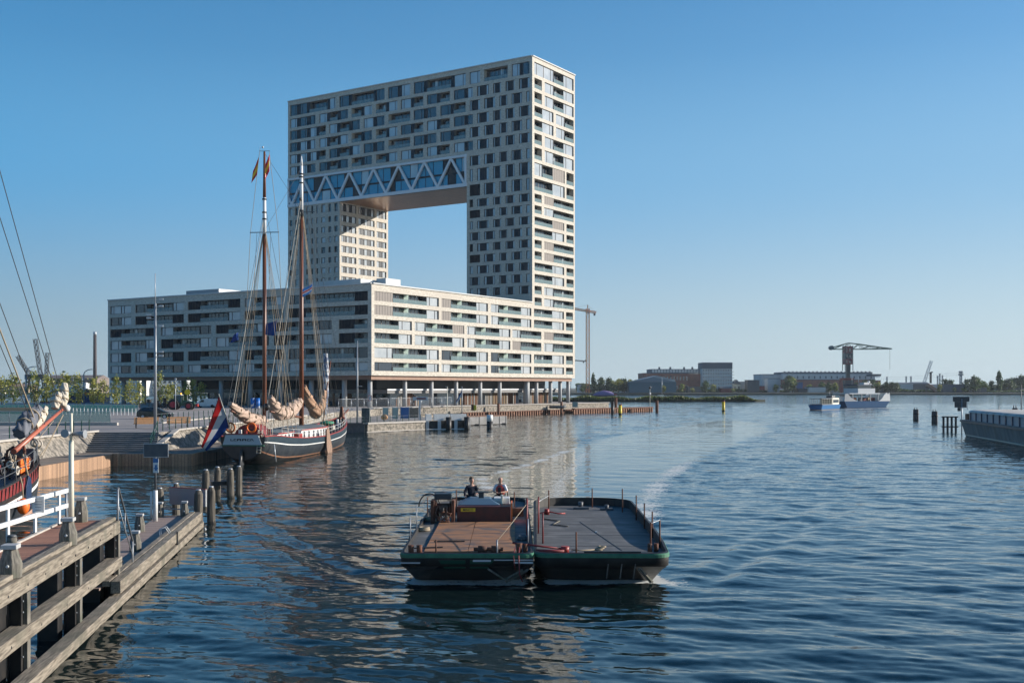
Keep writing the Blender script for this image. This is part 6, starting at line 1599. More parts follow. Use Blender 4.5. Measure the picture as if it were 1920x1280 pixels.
post_fence('baluster_fence', [(-68, 171, QZ), (-55.5, 168.5, QZ)], 1.0, 'white baluster fence left of the black car', 'white', .62, 1, .05)
post_fence('post_fence', [(-25.8, 159.5, 1.4), (-21.7, 165.6, 1.4), (-14.2, 176.2, 1.4)], 1.0, 'low dark green fence along the edge of the lower terrace', step=1.5)
b = MB(); b.bb(-40.6, -40.2, 130, 152, QZ, QZ + .14)
tag(b.build('kerb', M['coping']), 'pale kerb beside the second row of green posts', 'kerb')
t = thing('handrail', 'dark green sloping handrail at the right side of the stone steps', 'handrail', (-31.2, 98.4, LZ))
for (y, zz) in ((98.6, LZ + .15), (101.5, LZ + .85), (104.4, QZ)):
    b = MB(); b.bb(-31.6 - .2 * (y - 98.6), -31.53 - .2 * (y - 98.6), y, y + .07, zz, zz + 1.05); b.build('post', M['dkgreen'], t)
for dz in (.55, 1.02):
    b = MB(); b.beam((-31.56, 98.6, LZ + .15 + dz), (-32.7, 104.4, QZ + dz), .06, .06); b.build('rail', M['dkgreen'], t)
t = thing('planter', 'long tan planter box in front of the farther glass fence', 'planter', (-86, 176, QZ)); b = MB(); b.bb(-92, -74, 178, 180, QZ, QZ + .9); b.build('box', M['tanwall'], t, bevel=.05); b = MB(); b.bb(-91.6, -74.4, 178.3, 179.7, QZ + .9, QZ + .95); b.build('soil', M['bark'], t)
# benches
def bench(loc, rz, label):
    t = thing('bench', label, 'bench', loc, rz, 'wooden benches at the top of the steps')
    for k in range(4):
        b = MB(); b.bb(-1.2, 1.2, -.30 + k * .145, -.18 + k * .145, .42, .46); b.local('seat_slat', M['bench'], t)
    for k in range(4):
        b = MB(); b.hexa([(-1.2, .26 + .05 * k, .48 + .16 * k), (1.2, .26 + .05 * k, .48 + .16 * k), (1.2, .29 + .05 * k, .48 + .16 * k), (-1.2, .29 + .05 * k, .48 + .16 * k), (-1.2, .30 + .05 * k, .62 + .16 * k), (1.2, .30 + .05 * k, .62 + .16 * k), (1.2, .33 + .05 * k, .62 + .16 * k), (-1.2, .33 + .05 * k, .62 + .16 * k)]); b.local('back_slat', M['bench'], t)
    for x in (-.95, .95):
        b = MB(); b.path([(x, -.32, 0), (x, -.2, .4), (x, .22, .4), (x, .3, .5), (x, .48, 1.1)], .035, 6); b.path([(x, .22, .4), (x, .42, 0)], .035, 6); b.local('leg', M['black'], t)
bench((-37.3, 115.2, QZ), radians(208), 'left wooden bench beside the tall light mast')
bench((-34.6, 117.2, QZ), radians(208), 'right wooden bench half hidden behind the tall light mast')
# light mast
t = thing('light_mast', 'very tall grey light mast with clusters of floodlights by the benches', 'street lamp', (-35.95, 114.0, QZ))
b = MB(); b.tube((0, 0, 0), (0, 0, 12.6), .17, .12, 14); b.local('mast', M['grey'], t); b = MB(); b.tube((0, 0, 12.6), (0, 0, 15.6), .05, .04, 8); b.local('mast_tip', M['lgrey'], t)
for (z, s) in ((12.9, 1), (12.2, 1), (11.3, -1), (11.0, -1), (10.2, 1), (7.6, 1), (7.2, 1)):
    b = MB(); b.tube((0, 0, z), (s * .55, -.1, z + .1), .03, .03, 6); b.box((s * .62, -.12, z + .12), (.42, .3, .16), 0, .2); b.local('floodlight', M['lgrey'], t, bevel=.02)
t = thing('sign_pole', 'thin grey pole standing in front of the black car', 'pole', (-43.0, 136, QZ)); b = MB(); b.tube((0, 0, 0), (0, 0, 2.4), .05, .05, 8); b.local('pole', M['lgrey'], t); b = MB(); b.tube((0, 0, 2.4), (0, 0, 2.46), .06, .05, 8); b.local('cap', M['dkgrey'], t)
# vehicles
def wheel(parent, x, y, r, w_, rimm='lgrey', rimf=.6):
    o = MB(); o.tube((x, y - w_ / 2, r), (x, y + w_ / 2, r), r, r, 22); tw = o.local('wheel', M['tyre'], parent, bevel=.02)
    o = MB(); o.tube((x, y - w_ / 2 - .015, r), (x, y - w_ / 2 + .02, r), r * rimf, r * rimf, 16)
    for k in range(6): a = k * pi / 3; o.beam((x, y - w_ / 2 - .02, r), (x + r * rimf * .9 * cos(a), y - w_ / 2 - .02, r + r * rimf * .9 * sin(a)), .05, .02, 0, up=(0, 1, 0))
    o.local('rim', M[rimm] if isinstance(rimm, str) else rimm, tw)
def body_profile(prof, w_, taper, m, parent, name, belt):
    """side profile (x,z) extruded across y, narrowed above the belt line"""
    b = MB(); rings = []
    for s in (-1, 1):
        rings.append([Vector((x, s * (w_ / 2 - (max(0, z - belt) * taper)), z)) for x, z in prof])
    b.rings(rings, 0, True, False, True, True); return b.local(name, m, parent, bevel=.04)
t = thing('parked_car', 'black hatchback parked on the plaza behind the benches', 'car', (-47.0, 149, QZ), radians(4))
body_profile([(-2.2, .35), (-2.25, .75), (-2.1, 1.0), (-1.9, 1.1), (-1.0, 1.02), (.9, 1.0), (1.2, .98), (2.1, .78), (2.25, .6), (2.2, .3), (1.9, .25), (-2.0, .25)], 1.78, .1, M['carblack'], t, 'body', .9)
body_profile([(-2.1, .98), (-1.75, 1.38), (-1.3, 1.50), (-.2, 1.52), (.3, 1.45), (1.2, .96)], 1.66, .28, M['carblack'], t, 'cabin', 1.0)
b = MB(); 
for s in (-1,): 
    b.poly([(x, s * (.83 - (z - 1.0) * .27) - .012, z) for x, z in [(-1.75, 1.06), (-1.45, 1.38), (-.75, 1.43), (-.75, 1.06)]]); b.poly([(x, s * (.83 - (z - 1.0) * .27) - .012, z) for x, z in [(-.68, 1.06), (-.68, 1.43), (.05, 1.43), (.05, 1.06)]]); b.poly([(x, s * (.83 - (z - 1.0) * .27) - .012, z) for x, z in [(.12, 1.06), (.12, 1.41), (.3, 1.36), (.9, 1.06)]])
b.local('side_window', M['carglass'], t)
b = MB(); b.hexa([(1.17, -.62, 1.0), (1.2, .62, 1.0), (1.1, .62, 1.0), (1.1, -.62, 1.0), (.42, -.55, 1.42), (.42, .55, 1.42), (.35, .55, 1.4), (.35, -.55, 1.4)]); b.local('windscreen', M['carglass'], t)
for x in (-1.4, 1.4): wheel(t, x, -.8, .32, .2); wheel(t, x, .8, .32, .2)
for s in (-1, 1): b = MB(); b.bb(2.05, 2.2, s * .7 - .18, s * .7 + .12, .62, .76); b.local('headlight', M['lgrey'], t)
b = MB(); b.box((.55, -.95, 1.06), (.16, .14, .12)); b.local('wing_mirror', M['carblack'], t)
t = thing('parked_van', 'small white delivery van parked behind the tractor', 'van', (-62.4, 231, QZ), radians(184))
body_profile([(-2.2, .35), (-2.25, 1.1), (-2.15, 1.75), (-1.95, 1.83), (.5, 1.83), (.8, 1.75), (1.45, 1.15), (2.15, .92), (2.25, .6), (2.2, .3)], 1.8, .06, M['white'], t, 'body', 1.1)
for s in (-1, 1):
    b = MB(); b.poly([(x, s * .905, z) for x, z in [(.35, 1.15), (.35, 1.62), (.78, 1.62), (1.3, 1.15)]]); b.local('side_window', M['carglass'], t)
for x in (-1.35, 1.4): wheel(t, x, -.82, .33, .2, 'dkgrey'); wheel(t, x, .82, .33, .2, 'dkgrey')
b = MB(); b.bb(-2.28, -2.2, -.85, -.7, 1.0, 1.4); b.bb(-2.28, -2.2, .7, .85, 1.0, 1.4); b.local('tail_light', M['red'], t)
b = MB(); b.bb(-2.3, -2.2, -.8, .8, .35, .5); b.local('bumper', M['dkgrey'], t)
t = thing('tractor', 'dark green tractor with red wheel rims and an orange beacon on the plaza', 'tractor', (-61.0, 209, QZ), radians(3))
rimr = mat('tractor_rim_red', (.35, .02, .04), .5)
for y in (-.95, .95): wheel(t, -1.35, y, .98, .55, rimr, .58); wheel(t, 1.45, y, .72, .42, rimr, .58)
b = MB(); b.hexa([(.0, -.42, .8), (2.5, -.38, .8), (2.5, .38, .8), (0, .42, .8), (0, -.42, 1.75), (2.35, -.36, 1.5), (2.35, .36, 1.5), (0, .42, 1.75)]); b.local('bonnet', M['dkgreen'], t, bevel=.06)
b = MB(); b.bb(-1.6, .1, -.6, .6, .7, 1.5); b.local('rear_body', M['dkgreen'], t, bevel=.05)
b = MB(); b.hexa([(-1.3, -.72, 1.45), (.15, -.72, 1.45), (.15, .72, 1.45), (-1.3, .72, 1.45), (-1.1, -.62, 2.65), (-.05, -.62, 2.65), (-.05, .62, 2.65), (-1.1, .62, 2.65)]); b.local('cab_glass', M['carglass'], t)
b = MB(); b.bb(-1.3, .1, -.75, .75, 2.66, 2.84); b.local('cab_roof', M['lgrey'], t, bevel=.05)
b = MB()
for (x, y) in ((-1.32, -.74), (.16, -.74), (-1.32, .74), (.16, .74), (-.6, -.73)): b.beam((x, y, 1.4), (x * .83 - .04, y * .86, 2.68), .08, .08)
b.local('cab_frame', M['dkgreen'], t)
b = MB(); b.tube((.0, -.5, 2.85), (.0, -.5, 3.08), .1, .08, 10); b.local('beacon', mat('orange_beacon', (.9, .35, .02), .4, emit=(1, .35, .03, 4)), t)
b = MB(); b.hexa([(-2.2, -1.2, 1.95), (-.5, -1.2, 1.95), (-.5, -.7, 1.95), (-2.2, -.7, 1.95), (-2.0, -1.2, 2.05), (-.7, -1.2, 2.05), (-.7, -.7, 2.05), (-2.0, -.7, 2.05)]); b.local('mudguard', M['dkgreen'], t)
b = MB(); b.tube((.3, -.45, 1.7), (.3, -.45, 2.5), .05, .05, 8); b.local('exhaust_pipe', M['black'], t)
b = MB(); b.bb(2.55, 3.0, -.5, .5, .6, 1.1); b.local('front_weight', M['red'], t, bevel=.04)
t = thing('farm_implement', 'black folded farm machine hitched behind the tractor', 'machine', (-64.6, 208.5, QZ))
rm = random.Random(3)
b = MB(); b.bb(-1.3, 1.2, -.5, .5, .5, .8); b.bb(.4, .8, -.4, .4, .8, 2.2); b.bb(-1.0, -.6, -.4, .4, .8, 1.7); b.local('frame', M['black'], t)
for k in range(9):
    x = -1.3 + k * .32; b = MB(); b.path([(x, -.6, .8), (x - .2, -.7, .5), (x + .1, -.7, .1)], .05, 6); b.torus((x, -.4 + .1 * (k % 3), .5 + .12 * (k % 4) * 2), .38, .05, 'y', 12, 5); b.local('disc', M['black'] if k % 2 else M['dkgrey'], t)
b = MB(); b.bb(-2.6, -2.0, -.5, .5, 1.3, 1.9); b.beam((-2.3, 0, 0), (-2.3, 0, 1.3), .1, .1); b.local('marker_board', M['black'], t)
# street lamps far left on the quay edge
def street_lamp(loc, h, arm, label, rz=0):
    t = thing('street_lamp', label, 'street lamp', loc, rz, 'curved street lamps at the back of the plaza')
    b = MB(); b.tube((0, 0, 0), (0, 0, h * .86), .2, .14, 10); b.local('pole', M['grey'], t)
    b = MB(); b.path([(0, 0, h * .86), (.15 * arm, 0, h * .93), (.5 * arm, 0, h * .98), (arm, 0, h)], .11, 8); b.local('arm', M['grey'], t)
    b = MB(); b.box((arm + .25, 0, h - .03), (.8, .3, .14)); b.local('lamp_head', M['dkgrey'], t, bevel=.03)
street_lamp((-120.3, 280, QZ), 9.3, 2.0, 'curved street lamp at the far left in front of the harbour cranes')
street_lamp((-106, 280, QZ), 8.6, 1.9, 'curved street lamp standing just left of the brick chimney')
t = thing('lamp_post', 'thin lamp post with stacked lights in front of the lower block', 'street lamp', (-59.5, 200, QZ)); b = MB(); b.tube((0, 0, 0), (0, 0, 5.8), .06, .05, 8); b.local('pole', M['lgrey'], t)
for z in (4.2, 4.9, 5.6): b = MB(); b.box((.05, -.1, z), (.3, .2, .3)); b.local('lamp_head', M['lgrey'], t)
t = thing('round_sign', 'round orange yellow sign in front of the lower block', 'sign', (-64, 223, QZ)); b = MB(); b.tube((0, 0, 0), (0, 0, 3.2), .05, .05, 8); b.local('pole', M['grey'], t); b = MB(); b.tube((0, -.08, 3.2), (0, -.04, 3.2), .55, .55, 20); b.local('sign_disc', M['yellow'], t)
# young plaza trees
def leaf_crown(seed, n, rx, ry, z0, z1, ls, clumps=9):
    r = random.Random(seed); b = MB(); C_ = []
    for k in range(clumps):
        f = (k + .5) / clumps; z = z0 + (z1 - z0) * f; q = sin(pi * min(1, f * .85 + .12)) ** .8; a = r.uniform(0, 6.28); d = r.uniform(.1, .65) * q
        C_.append((Vector((rx * d * cos(a), ry * d * sin(a), z)), (.35 + .4 * r.random()) * q + .15, r.choice((0, 0, 1))))
    for i in range(n):
        c, s, mi = r.choice(C_); p = c + Vector((r.gauss(0, .5) * rx * s, r.gauss(0, .5) * ry * s, r.gauss(0, .42) * (z1 - z0) / clumps * 1.9))
        u = Vector((r.gauss(0, 1), r.gauss(0, 1), r.gauss(0, 1))).normalized(); v = u.cross(Vector((r.gauss(0, 1), r.gauss(0, 1), r.gauss(0, 1)))).normalized(); q = ls * r.uniform(.6, 1.4)
        b.add([p - u * q, p + v * q * .6, p + u * q, p - v * q * .6], [(0, 1, 2, 3)], mi if r.random() < .8 else 1 - mi)
    return b
def tree_proto(name, seed, n, rx, z0, z1, ls, mats, clumps, tr, label, cat='tree', group=None):
    t = thing(name, label, cat, (0, 0, 0), 0, group)
    leaf_crown(seed, n, rx, rx, z0, z1, ls, clumps).local('crown', mats, t, rec=False)
    r = random.Random(seed); b = MB(); b.path([(0, 0, 0), (.05, .02, z0), (-.04, .03, z0 + (z1 - z0) * .45), (.02, 0, z1 * .93)], [tr, tr * .8, tr * .5, tr * .15], 7)
    for k in range(6):
        a = r.uniform(0, 6.28); z = z0 + (z1 - z0) * (.05 + .1 * k); b.path([(0, 0, z), (rx * .3 * cos(a), rx * .3 * sin(a), z + .25 * rx), (rx * .6 * cos(a), rx * .6 * sin(a), z + .7 * rx)], [tr * .4, tr * .25, tr * .08], 5)
    b.local('trunk', M['bark'], t); return t
PT = [tree_proto('young_tree', 20 + k, 460, 1.9 - .25 * k, 1.6, 5.7 + .5 * k, .21, [M['leaf'], M['leafmid']], 9, .09, 'x', group='row of young trees on the plaza') for k in range(3)]
tpos = [(2, 204), (24, 201), (64, 204), (88, 206), (121, 203), (146, 205), (175, 208), (194, 205), (218, 206), (243, 208), (262, 210), (300, 214), (314, 216), (327, 214), (349, 236), (362, 234), (377, 232)]
lab = [ORD[i] + ' young tree from the left in the plaza row' for i in range(len(tpos))]
rt = random.Random(5)
for i, (px, Y) in enumerate(tpos):
    p = Vector(((px - 960) / F * Y, Y, QZ)); src = PT[i % 3]; sc = rt.uniform(.82, 1.08) * (1.0 if i < 9 else .92)
    if i < 3: src.location = p; src['label'] = lab[i]; src.scale = (sc,) * 3
    else: copy_tree(src, None, p, rt.uniform(0, 6), lab[i], sc)
# ---- quay furniture right of the schooner
t = thing('street_lamp', 'tall grey lamp post right of the schooner bow', 'street lamp', (-22.9, 167.5, 1.35)); b = MB(); b.tube((0, 0, 0), (0, 0, 12.2), .16, .08, 12); b.local('pole', M['grey'], t)
b = MB(); b.path([(0, 0, 11.2), (-.4, 0, 11.35)], .04, 6); b.box((-.6, 0, 11.35), (.5, .22, .1)); b.local('lamp_head', M['lgrey'], t); b = MB(); b.path([(0, 0, 5.4), (.4, 0, 5.45)], .03, 6); b.box((.5, 0, 5.45), (.35, .2, .1)); b.local('lower_lamp', M['lgrey'], t)
t = thing('cabinet', 'dark grey green cabinet on the lower terrace', 'cabinet', (-21.9, 169.5, 1.35)); b = MB(); b.bb(-.6, .6, -.4, .4, 0, 2.2); b.local('case', mat('mottled_dark_case', (.03, .045, .045), .6, col2=(.1, .12, .12), scale=3), t, bevel=.03); b = MB(); b.bb(-.02, .02, -.42, -.4, .1, 2.1); b.local('door_seam', M['black'], t)
def panel(name, px, Y, w_, h, m, label):
    x = (px - 960) / F * Y; t = thing(name, label, 'screen', (x, Y, 1.35)); b = MB(); b.bb(-w_ / 2, w_ / 2, -.04, .04, .35, h); b.local('panel', m, t); b = MB(); b.bb(-w_ / 2 - .08, -w_ / 2, -.05, .05, 0, h + .1); b.bb(w_ / 2, w_ / 2 + .08, -.05, .05, 0, h + .1); b.bb(-w_ / 2 + .001, w_ / 2 - .001, -.05, .05, .25, .34); b.local('panel_frame', M['grey'], t)
pg = mat('pale_green_panel', (.33, .42, .38), .6)
panel('windscreen_panel', 723, 178, .75, 2.1, pg, 'left pale green upright panel on the lower terrace')
panel('windscreen_panel', 741, 180, .8, 2.1, pg, 'right pale green upright panel on the lower terrace')
panel('windscreen_panel', 759, 182, 1.3, 2.1, M['blue'], 'blue upright panel on the lower terrace')
panel('windscreen_panel', 776, 186, 1.4, 1.9, mat('smoked_panel', (.12, .13, .12), .2, alpha=.75), 'smoked glass panel at the right of the blue panel')
t = thing('lifebuoy_box', 'small orange box on the low terrace fence', 'box', (-19.4, 172, 1.35)); b = MB(); b.ball((0, 0, .75), .45, 12, 0, (1.2, .3, 1)); b.local('cover', M['bench'], t); b = MB(); b.tube((0, .1, 0), (0, .1, .6), .05, .05, 8); b.local('post', M['dkgrey'], t)
def mesh_fence(p0, p1, h, label, n):
    t = thing('mesh_fence', label, 'fence', p0); p0 = Vector(p0); p1 = Vector(p1)
    for i in range(n):
        a = p0.lerp(p1, i / n + .002); c = p0.lerp(p1, (i + 1) / n - .002); b = MB()
        b.path([a, a + Vector((0, 0, h))], .03, 6); b.path([c, c + Vector((0, 0, h))], .03, 6); b.path([a + Vector((0, 0, h)), c + Vector((0, 0, h))], .03, 6); b.path([a + Vector((0, 0, .2)), c + Vector((0, 0, .2))], .02, 6)
        for k in range(1, 16): q = a.lerp(c, k / 16); b.path([q + Vector((0, 0, .2)), q + Vector((0, 0, h))], .008, 4, caps=False)
        b.build('mesh_panel', M['lgrey'], t)
        b = MB(); b.box(a + Vector((0, 0, .06)), (.6, .25, .12)); b.build('foot_block', M['grey'], t)
mesh_fence((-31.5, 205, QZ), (-13, 243, QZ), 2.0, 'pale metal mesh fence along the upper quay by the tower', 10)
t = thing('no_entry_sign', 'red rimmed white sign on a thin post right of the lamp post', 'sign', (-25.1, 200, QZ)); b = MB(); b.tube((0, 0, 0), (0, 0, 2.9), .05, .05, 8); b.local('post', M['lgrey'], t); b = MB(); b.bb(-.33, .33, -.09, -.06, 1.75, 2.75, 0); b.bb(-.24, .24, -.10, -.09, 1.87, 2.63, 1); b.bb(-.08, .02, -.11, -.10, 2.0, 2.5, 2); b.bb(-.08, .12, -.112, -.10, 2.35, 2.45, 2); b.local('plate', [M['red'], M['white'], M['black']], t)
t = thing('sign_post', 'wide shallow board on a post at the end of the lower terrace', 'sign', (-15.0, 184, 1.35)); b = MB(); b.bb(-.14, .14, -.1, .1, 0, 3.3); b.local('post', M['lgrey'], t); b = MB(); b.bb(-1.1, 1.3, -.16, -.101, 3.2, 3.75, 0); b.bb(-.5, 1.0, -.18, -.161, 3.35, 3.6, 1); b.local('board', [M['lgrey'], M['dkred']], t)
t = thing('pole', 'slim white pole standing on the black and white landing', 'pole', (-10.7, 187, .9)); b = MB(); b.tube((0, 0, 0), (0, 0, 5.9), .07, .06, 8); b.local('shaft', M['cream'], t); b = MB(); b.box((-.15, 0, 5.85), (.4, .12, .08)); b.local('crosspiece', M['lgrey'], t)
t = thing('flagpole', 'flagpole with a blue and white flag on the landing', 'flagpole', (-8.4, 190, 1.2)); b = MB(); b.tube((0, 0, 0), (0, 0, 5.6), .09, .07, 8); b.local('pole', M['grey'], t)
flag('flag', [(-.08, 0, 4.9), (-.08, 0, 3.9), (-1.0, -.1, 2.5), (-1.0, -.1, 3.1)], [(.4, 0), (1, 1)], t, [FB, FW], .1, 8, 2)
t = thing('landing_stage', 'white boarded landing stage with black openings and two thick black piles', 'landing stage', (-13.9, 176, 0))
ex = Vector((7.1, 9.0, 0)).normalized()
def lp_(k, dz, o=0): return Vector((-13.6, 176.9, 0)) + Vector((.94, .34, 0)) * k + Vector((.34, -.94, 0)) * o + Vector((0, 0, dz))
for (k0, k1) in ((.1, 1.0), (1.4, 3.9), (4.1, 6.7)):
    b = MB(); b.beam(lp_(k0, 1.95), lp_(k1, 1.95), .5, 1.0); b.build('white_board', M['white'], t, bevel=.02)
b = MB(); b.beam(lp_(0, .65), lp_(7.2, .65), .3, 1.5); b.build('dark_backing', M['black'], t)
for k in (.25, 2.2, 4.9, 7.0): b = MB(); b.bb(-.25, .25, -.25, .25, -1, 1.42); b.v = [tuple(lp_(k, 0, .45) + Vector(v)) for v in b.v]; b.build('pier_post', M['lgrey'], t)
for k in (3.6, 6.6): b = MB(); p = lp_(k, 0, .8); b.tube(p + Vector((0, 0, -1)), p + Vector((0, 0, 2.0)), .45, .45, 14); b.build('pile', M['black'], t)
b = MB(); b.beam(lp_(0, .12, .7), lp_(7.4, .12, .7), .3, .1); b.build('waterline_board', M['white'], t)
t = thing('pontoon', 'grey steel pontoon with a rust brown top beside the landing', 'pontoon', (-8, 199, 0))
p0, p1 = Vector((-7.6, 196, 0)), Vector((-.9, 204, 0)); bk = Vector((-2.2, 2.2, 0))
b = MB(); b.hexa([p0 + Vector((0, 0, .12)), p1 + Vector((0, 0, .12)), p1 + bk + Vector((0, 0, .12)), p0 + bk + Vector((0, 0, .12)), p0 + Vector((0, 0, 1.5)), p1 + Vector((0, 0, 1.5)), p1 + bk + Vector((0, 0, 1.5)), p0 + bk + Vector((0, 0, 1.5))]); b.build('hull', mat('worn_pontoon_steel', (.24, .24, .24), .7, col2=(.16, .16, .155), scale=1), t, bevel=.03)
b = MB(); b.hexa([q + Vector((0, 0, 1.51)) for q in (p0, p1, p1 + bk, p0 + bk)] + [q + Vector((0, 0, 1.63)) for q in (p0, p1, p1 + bk, p0 + bk)]); b.build('deck', M['rustpile'], t)
for f in (.0, .28, .52, .8, .97):
    q = p0.lerp(p1, f); b = MB(); b.box((q.x, q.y - .05, .8), (.07, .07, 1.4)); b.build('fender_bar', M['dkgrey'], t)
for f in (.2, .9): q = p0.lerp(p1, f); b = MB(); b.box((q.x, q.y, .1), (.9, .5, .3)); b.build('float', M['black'], t)
t = thing('mooring_pile', 'thick pile with a white upper half and a black lower half', 'mooring pile', (-3.6, 183, 0)); b = MB(); b.tube((0, 0, -1), (0, 0, 1.15), .5, .5, 16); b.local('lower_part', M['black'], t); b = MB(); b.tube((0, 0, 1.15), (0, 0, 2.2), .5, .5, 16); b.local('white_top', M['white'], t)
t = thing('bollard', 'yellow bollard on the quay edge above the grey pontoon', 'bollard', (-8.0, 247, 1.6)); b = MB(); b.bb(-.9, -.35, -.3, .3, 0, 1.3); b.local('rusty_block', M['rust'], t); b = MB(); b.bb(-.34, .2, -.3, .3, 0, 1.2); b.local('yellow_block', M['yellow'], t)
def pile(x, Y, z, r, m, label, capm=None):
    t = thing('pile', label, 'pile', (x, Y, 0)); b = MB(); b.tube((0, 0, -1.5), (0, 0, z), r, r, 14); b.local('shaft', M[m], t)
    b = MB(); b.tube((0, 0, z), (0, 0, z + .12), r * 1.05, r * .8, 14); b.local('cap', M[capm or m], t)
pile(-3.1, 258, 2.9, .3, 'rust', 'brown pile against the rubble quay wall left of the sheet piling')
pile(12.3, 281, 3.0, .32, 'rustpile', 'brown pile near the building end of the sheet piling')
pile(25.4, 286, 2.9, .42, 'black', 'black pile standing left of the brown one by the breakwater')
pile(29.2, 318, 3.6, .42, 'rust', 'taller brown pile just behind the breakwater')
pile(39.2, 306, 3.0, .42, 'rust', 'lone brown pile right of the end of the breakwater')
def ypile(x, Y, z, r, label):
    t = thing('channel_marker', label, 'channel marker', (x, Y, 0), 0, 'yellow channel marker piles'); b = MB(); b.tube((0, 0, -1), (0, 0, z * .9), r, r, 14); b.local('shaft', M['yellow'], t); b = MB(); b.tube((0, 0, z * .9), (0, 0, z), r * 1.04, r * .9, 14); b.tube((r * .7, 0, z), (r * .7, 0, z + .5), .04, .04, 6); b.local('cap', M['black'] if r > .5 else M['dkred'], t)
    b = MB(); b.tube((0, 0, .0), (0, 0, .35), r * 1.03, r * 1.03, 14); b.local('waterline_band', M['black'], t)
ypile(26.4, 276, 2.5, .42, 'near yellow marker pile in front of the breakwater')
ypile(58.5, 313, 2.9, .42, 'far yellow marker pile alone in the channel')
t = thing('navigation_marker', 'thin white marker pole at the end of the breakwater', 'marker pole', (38.0, 311.5, 0)); b = MB(); b.tube((0, 0, -.5), (0, 0, 6.3), .07, .06, 8); b.local('pole', M['cream'], t); b = MB(); b.tube((0, 0, 4.6), (0, 0, 5.2), .25, .25, 10); b.local('drum', M['white'], t); b = MB(); b.ball((0, 0, 6.6), .4, 8); b.local('topmark', M['dkgrey'], t)
t = thing('tender', 'dark inflatable tender moored at the corner of the tower quay', 'boat', (11.2, 279.5, .9)); b = MB(); b.path([(-1.8, 0, .9), (-1.2, -.6, .9), (1.5, -.6, .9), (2.0, 0, 1.1)], .35, 10); b.path([(-1.8, 0, .9), (-1.2, .6, .9), (1.5, .6, .9), (2.0, 0, 1.1)], .35, 10); b.local('tube', M['dkgrey'], t); b = MB(); b.bb(-1.2, 1.5, -.5, .5, .7, .8); b.local('floor', M['black'], t)
t = thing('green_box', 'pale green box at the corner of the tower quay', 'box', (16.0, 287, 1.6)); b = MB(); b.bb(-.7, .7, -.4, .4, 0, 1.3); b.local('case', pg, t, bevel=.03); b = MB(); b.bb(-.75, .75, -.45, .45, 1.3, 1.36); b.local('lid', M['grey'], t)
def dolphin(x, Y, z, r, label):
    t = thing('dolphin', label, 'mooring dolphin', (x, Y, 0), 0, 'dark mooring dolphins in the open water')
    for k in range(5):
        a = 2 * pi * k / 5 + .3; b = MB(); b.tube((r * .55 * cos(a), r * .55 * sin(a), -1.5), (r * .5 * cos(a), r * .5 * sin(a), z), r * .45, r * .42, 10); b.local('pile', M['pilewood'] if 0 else mat('tarred_pile', (.05, .045, .045), .8, col2=(.1, .085, .08), scale=3, stretch=(5, 5, 1)) if k == 0 else D_MAT[0], t) if 0 else b.local('pile', D_MAT, t)
    for a in (0.6, 3.2): b = MB(); b.tube((r * .5 * cos(a), r * .5 * sin(a), z), (r * .5 * cos(a), r * .5 * sin(a), z + .45), .07, .06, 6); b.local('iron_pin', M['black'], t)
    b = MB(); b.tube((0, 0, z * .55), (0, 0, z * .65), r * 1.02, r * 1.02, 14); b.local('band', M['black'], t)
D_MAT = mat('tarred_pile', (.05, .045, .045), .8, col2=(.1, .085, .08), scale=3, stretch=(5, 5, 1))
dolphin(82.5, 231, 2.15, .6, 'left dark dolphin in the open water at the right')
dolphin(79.6, 213, 2.15, .6, 'second dark dolphin from the left in open water')
dolphin(76.5, 172, 3.5, .45, 'dark dolphin sticking up behind the moored barge at the right edge')
t = thing('stepped_sign', 'stepped blue grey back of a navigation sign beside the moored barge', 'sign', (65.0, 164, 0)); b = MB(); b.tube((.2, 0, -1), (.2, 0, 5.0), .09, .09, 8); b.local('post', M['grey'], t)
b = MB(); b.bb(-1.1, 1.3, -.06, 0, 4.58, 5.28); b.local('upper_board', M['teal'], t); b = MB(); b.bb(-.85, .9, -.05, .0, 3.72, 4.57); b.local('middle_board', M['teal'], t); b = MB(); b.bb(-.42, .05, -.05, 0, 3.2, 3.71); b.local('lower_board', M['teal'], t)
b = MB(); b.bb(1.0, 1.06, -.03, .03, 3.4, 4.5); b.local('side_post', M['lgrey'], t)
t = thing('fender_frame', 'dark timber fender frame in the water left of the moored barge', 'fender', (66.3, 171, 0))
for k in range(4): b = MB(); b.bb(-1.2 + .62 * k, -.95 + .62 * k, -.12, .12, -1, 2.1); b.local('post', D_MAT, t)
for z in (.6, 2.1): b = MB(); b.bb(-1.3, 1.1, -.2, .2, z, z + .18); b.local('beam', D_MAT, t)
# moored hopper barge at the right edge
t = thing('moored_barge', 'long grey concrete hulled barge with a covered hold at the right edge', 'barge', (61, 153.7, 0))
A_ = Vector((60.9, 153.7, 0)); ax = Vector((-5, -30.2, 0)).normalized(); ac = Vector((-ax.y, ax.x, 0)); 
if ac.x < 0: ac = -ac
def mb_(a, c, z): return A_ + ax * a + ac * c + Vector((0, 0, z))
hm = mat('grey_hull_plate', (.34, .34, .32), .7, col2=(.20, .21, .205), scale=.8, stretch=(1.2, 1.2, .25), detail=7, col3=(.26, .23, .18), s3=.5)
b = MB(); b.rings([[mb_(.8, .8, -.8), mb_(62, .3, -.8), mb_(62, 10, -.8), mb_(.8, 9.4, -.8)], [mb_(0, 0, 2.3), mb_(62, 0, 2.15), mb_(62, 10.5, 2.15), mb_(0, 10, 2.3)]], 0, True, False, True, True); b.build('hull', hm, t)
b = MB(); b.beam(mb_(.1, -.03, 2.1), mb_(62, -.03, 1.95), .12, .22); b.build('rubbing_strake', M['dkgrey'], t)
b = MB(); b.beam(mb_(.5, .62, .25), mb_(62, .1, .25), .25, .12); b.build('lower_strake', M['cream'], t)
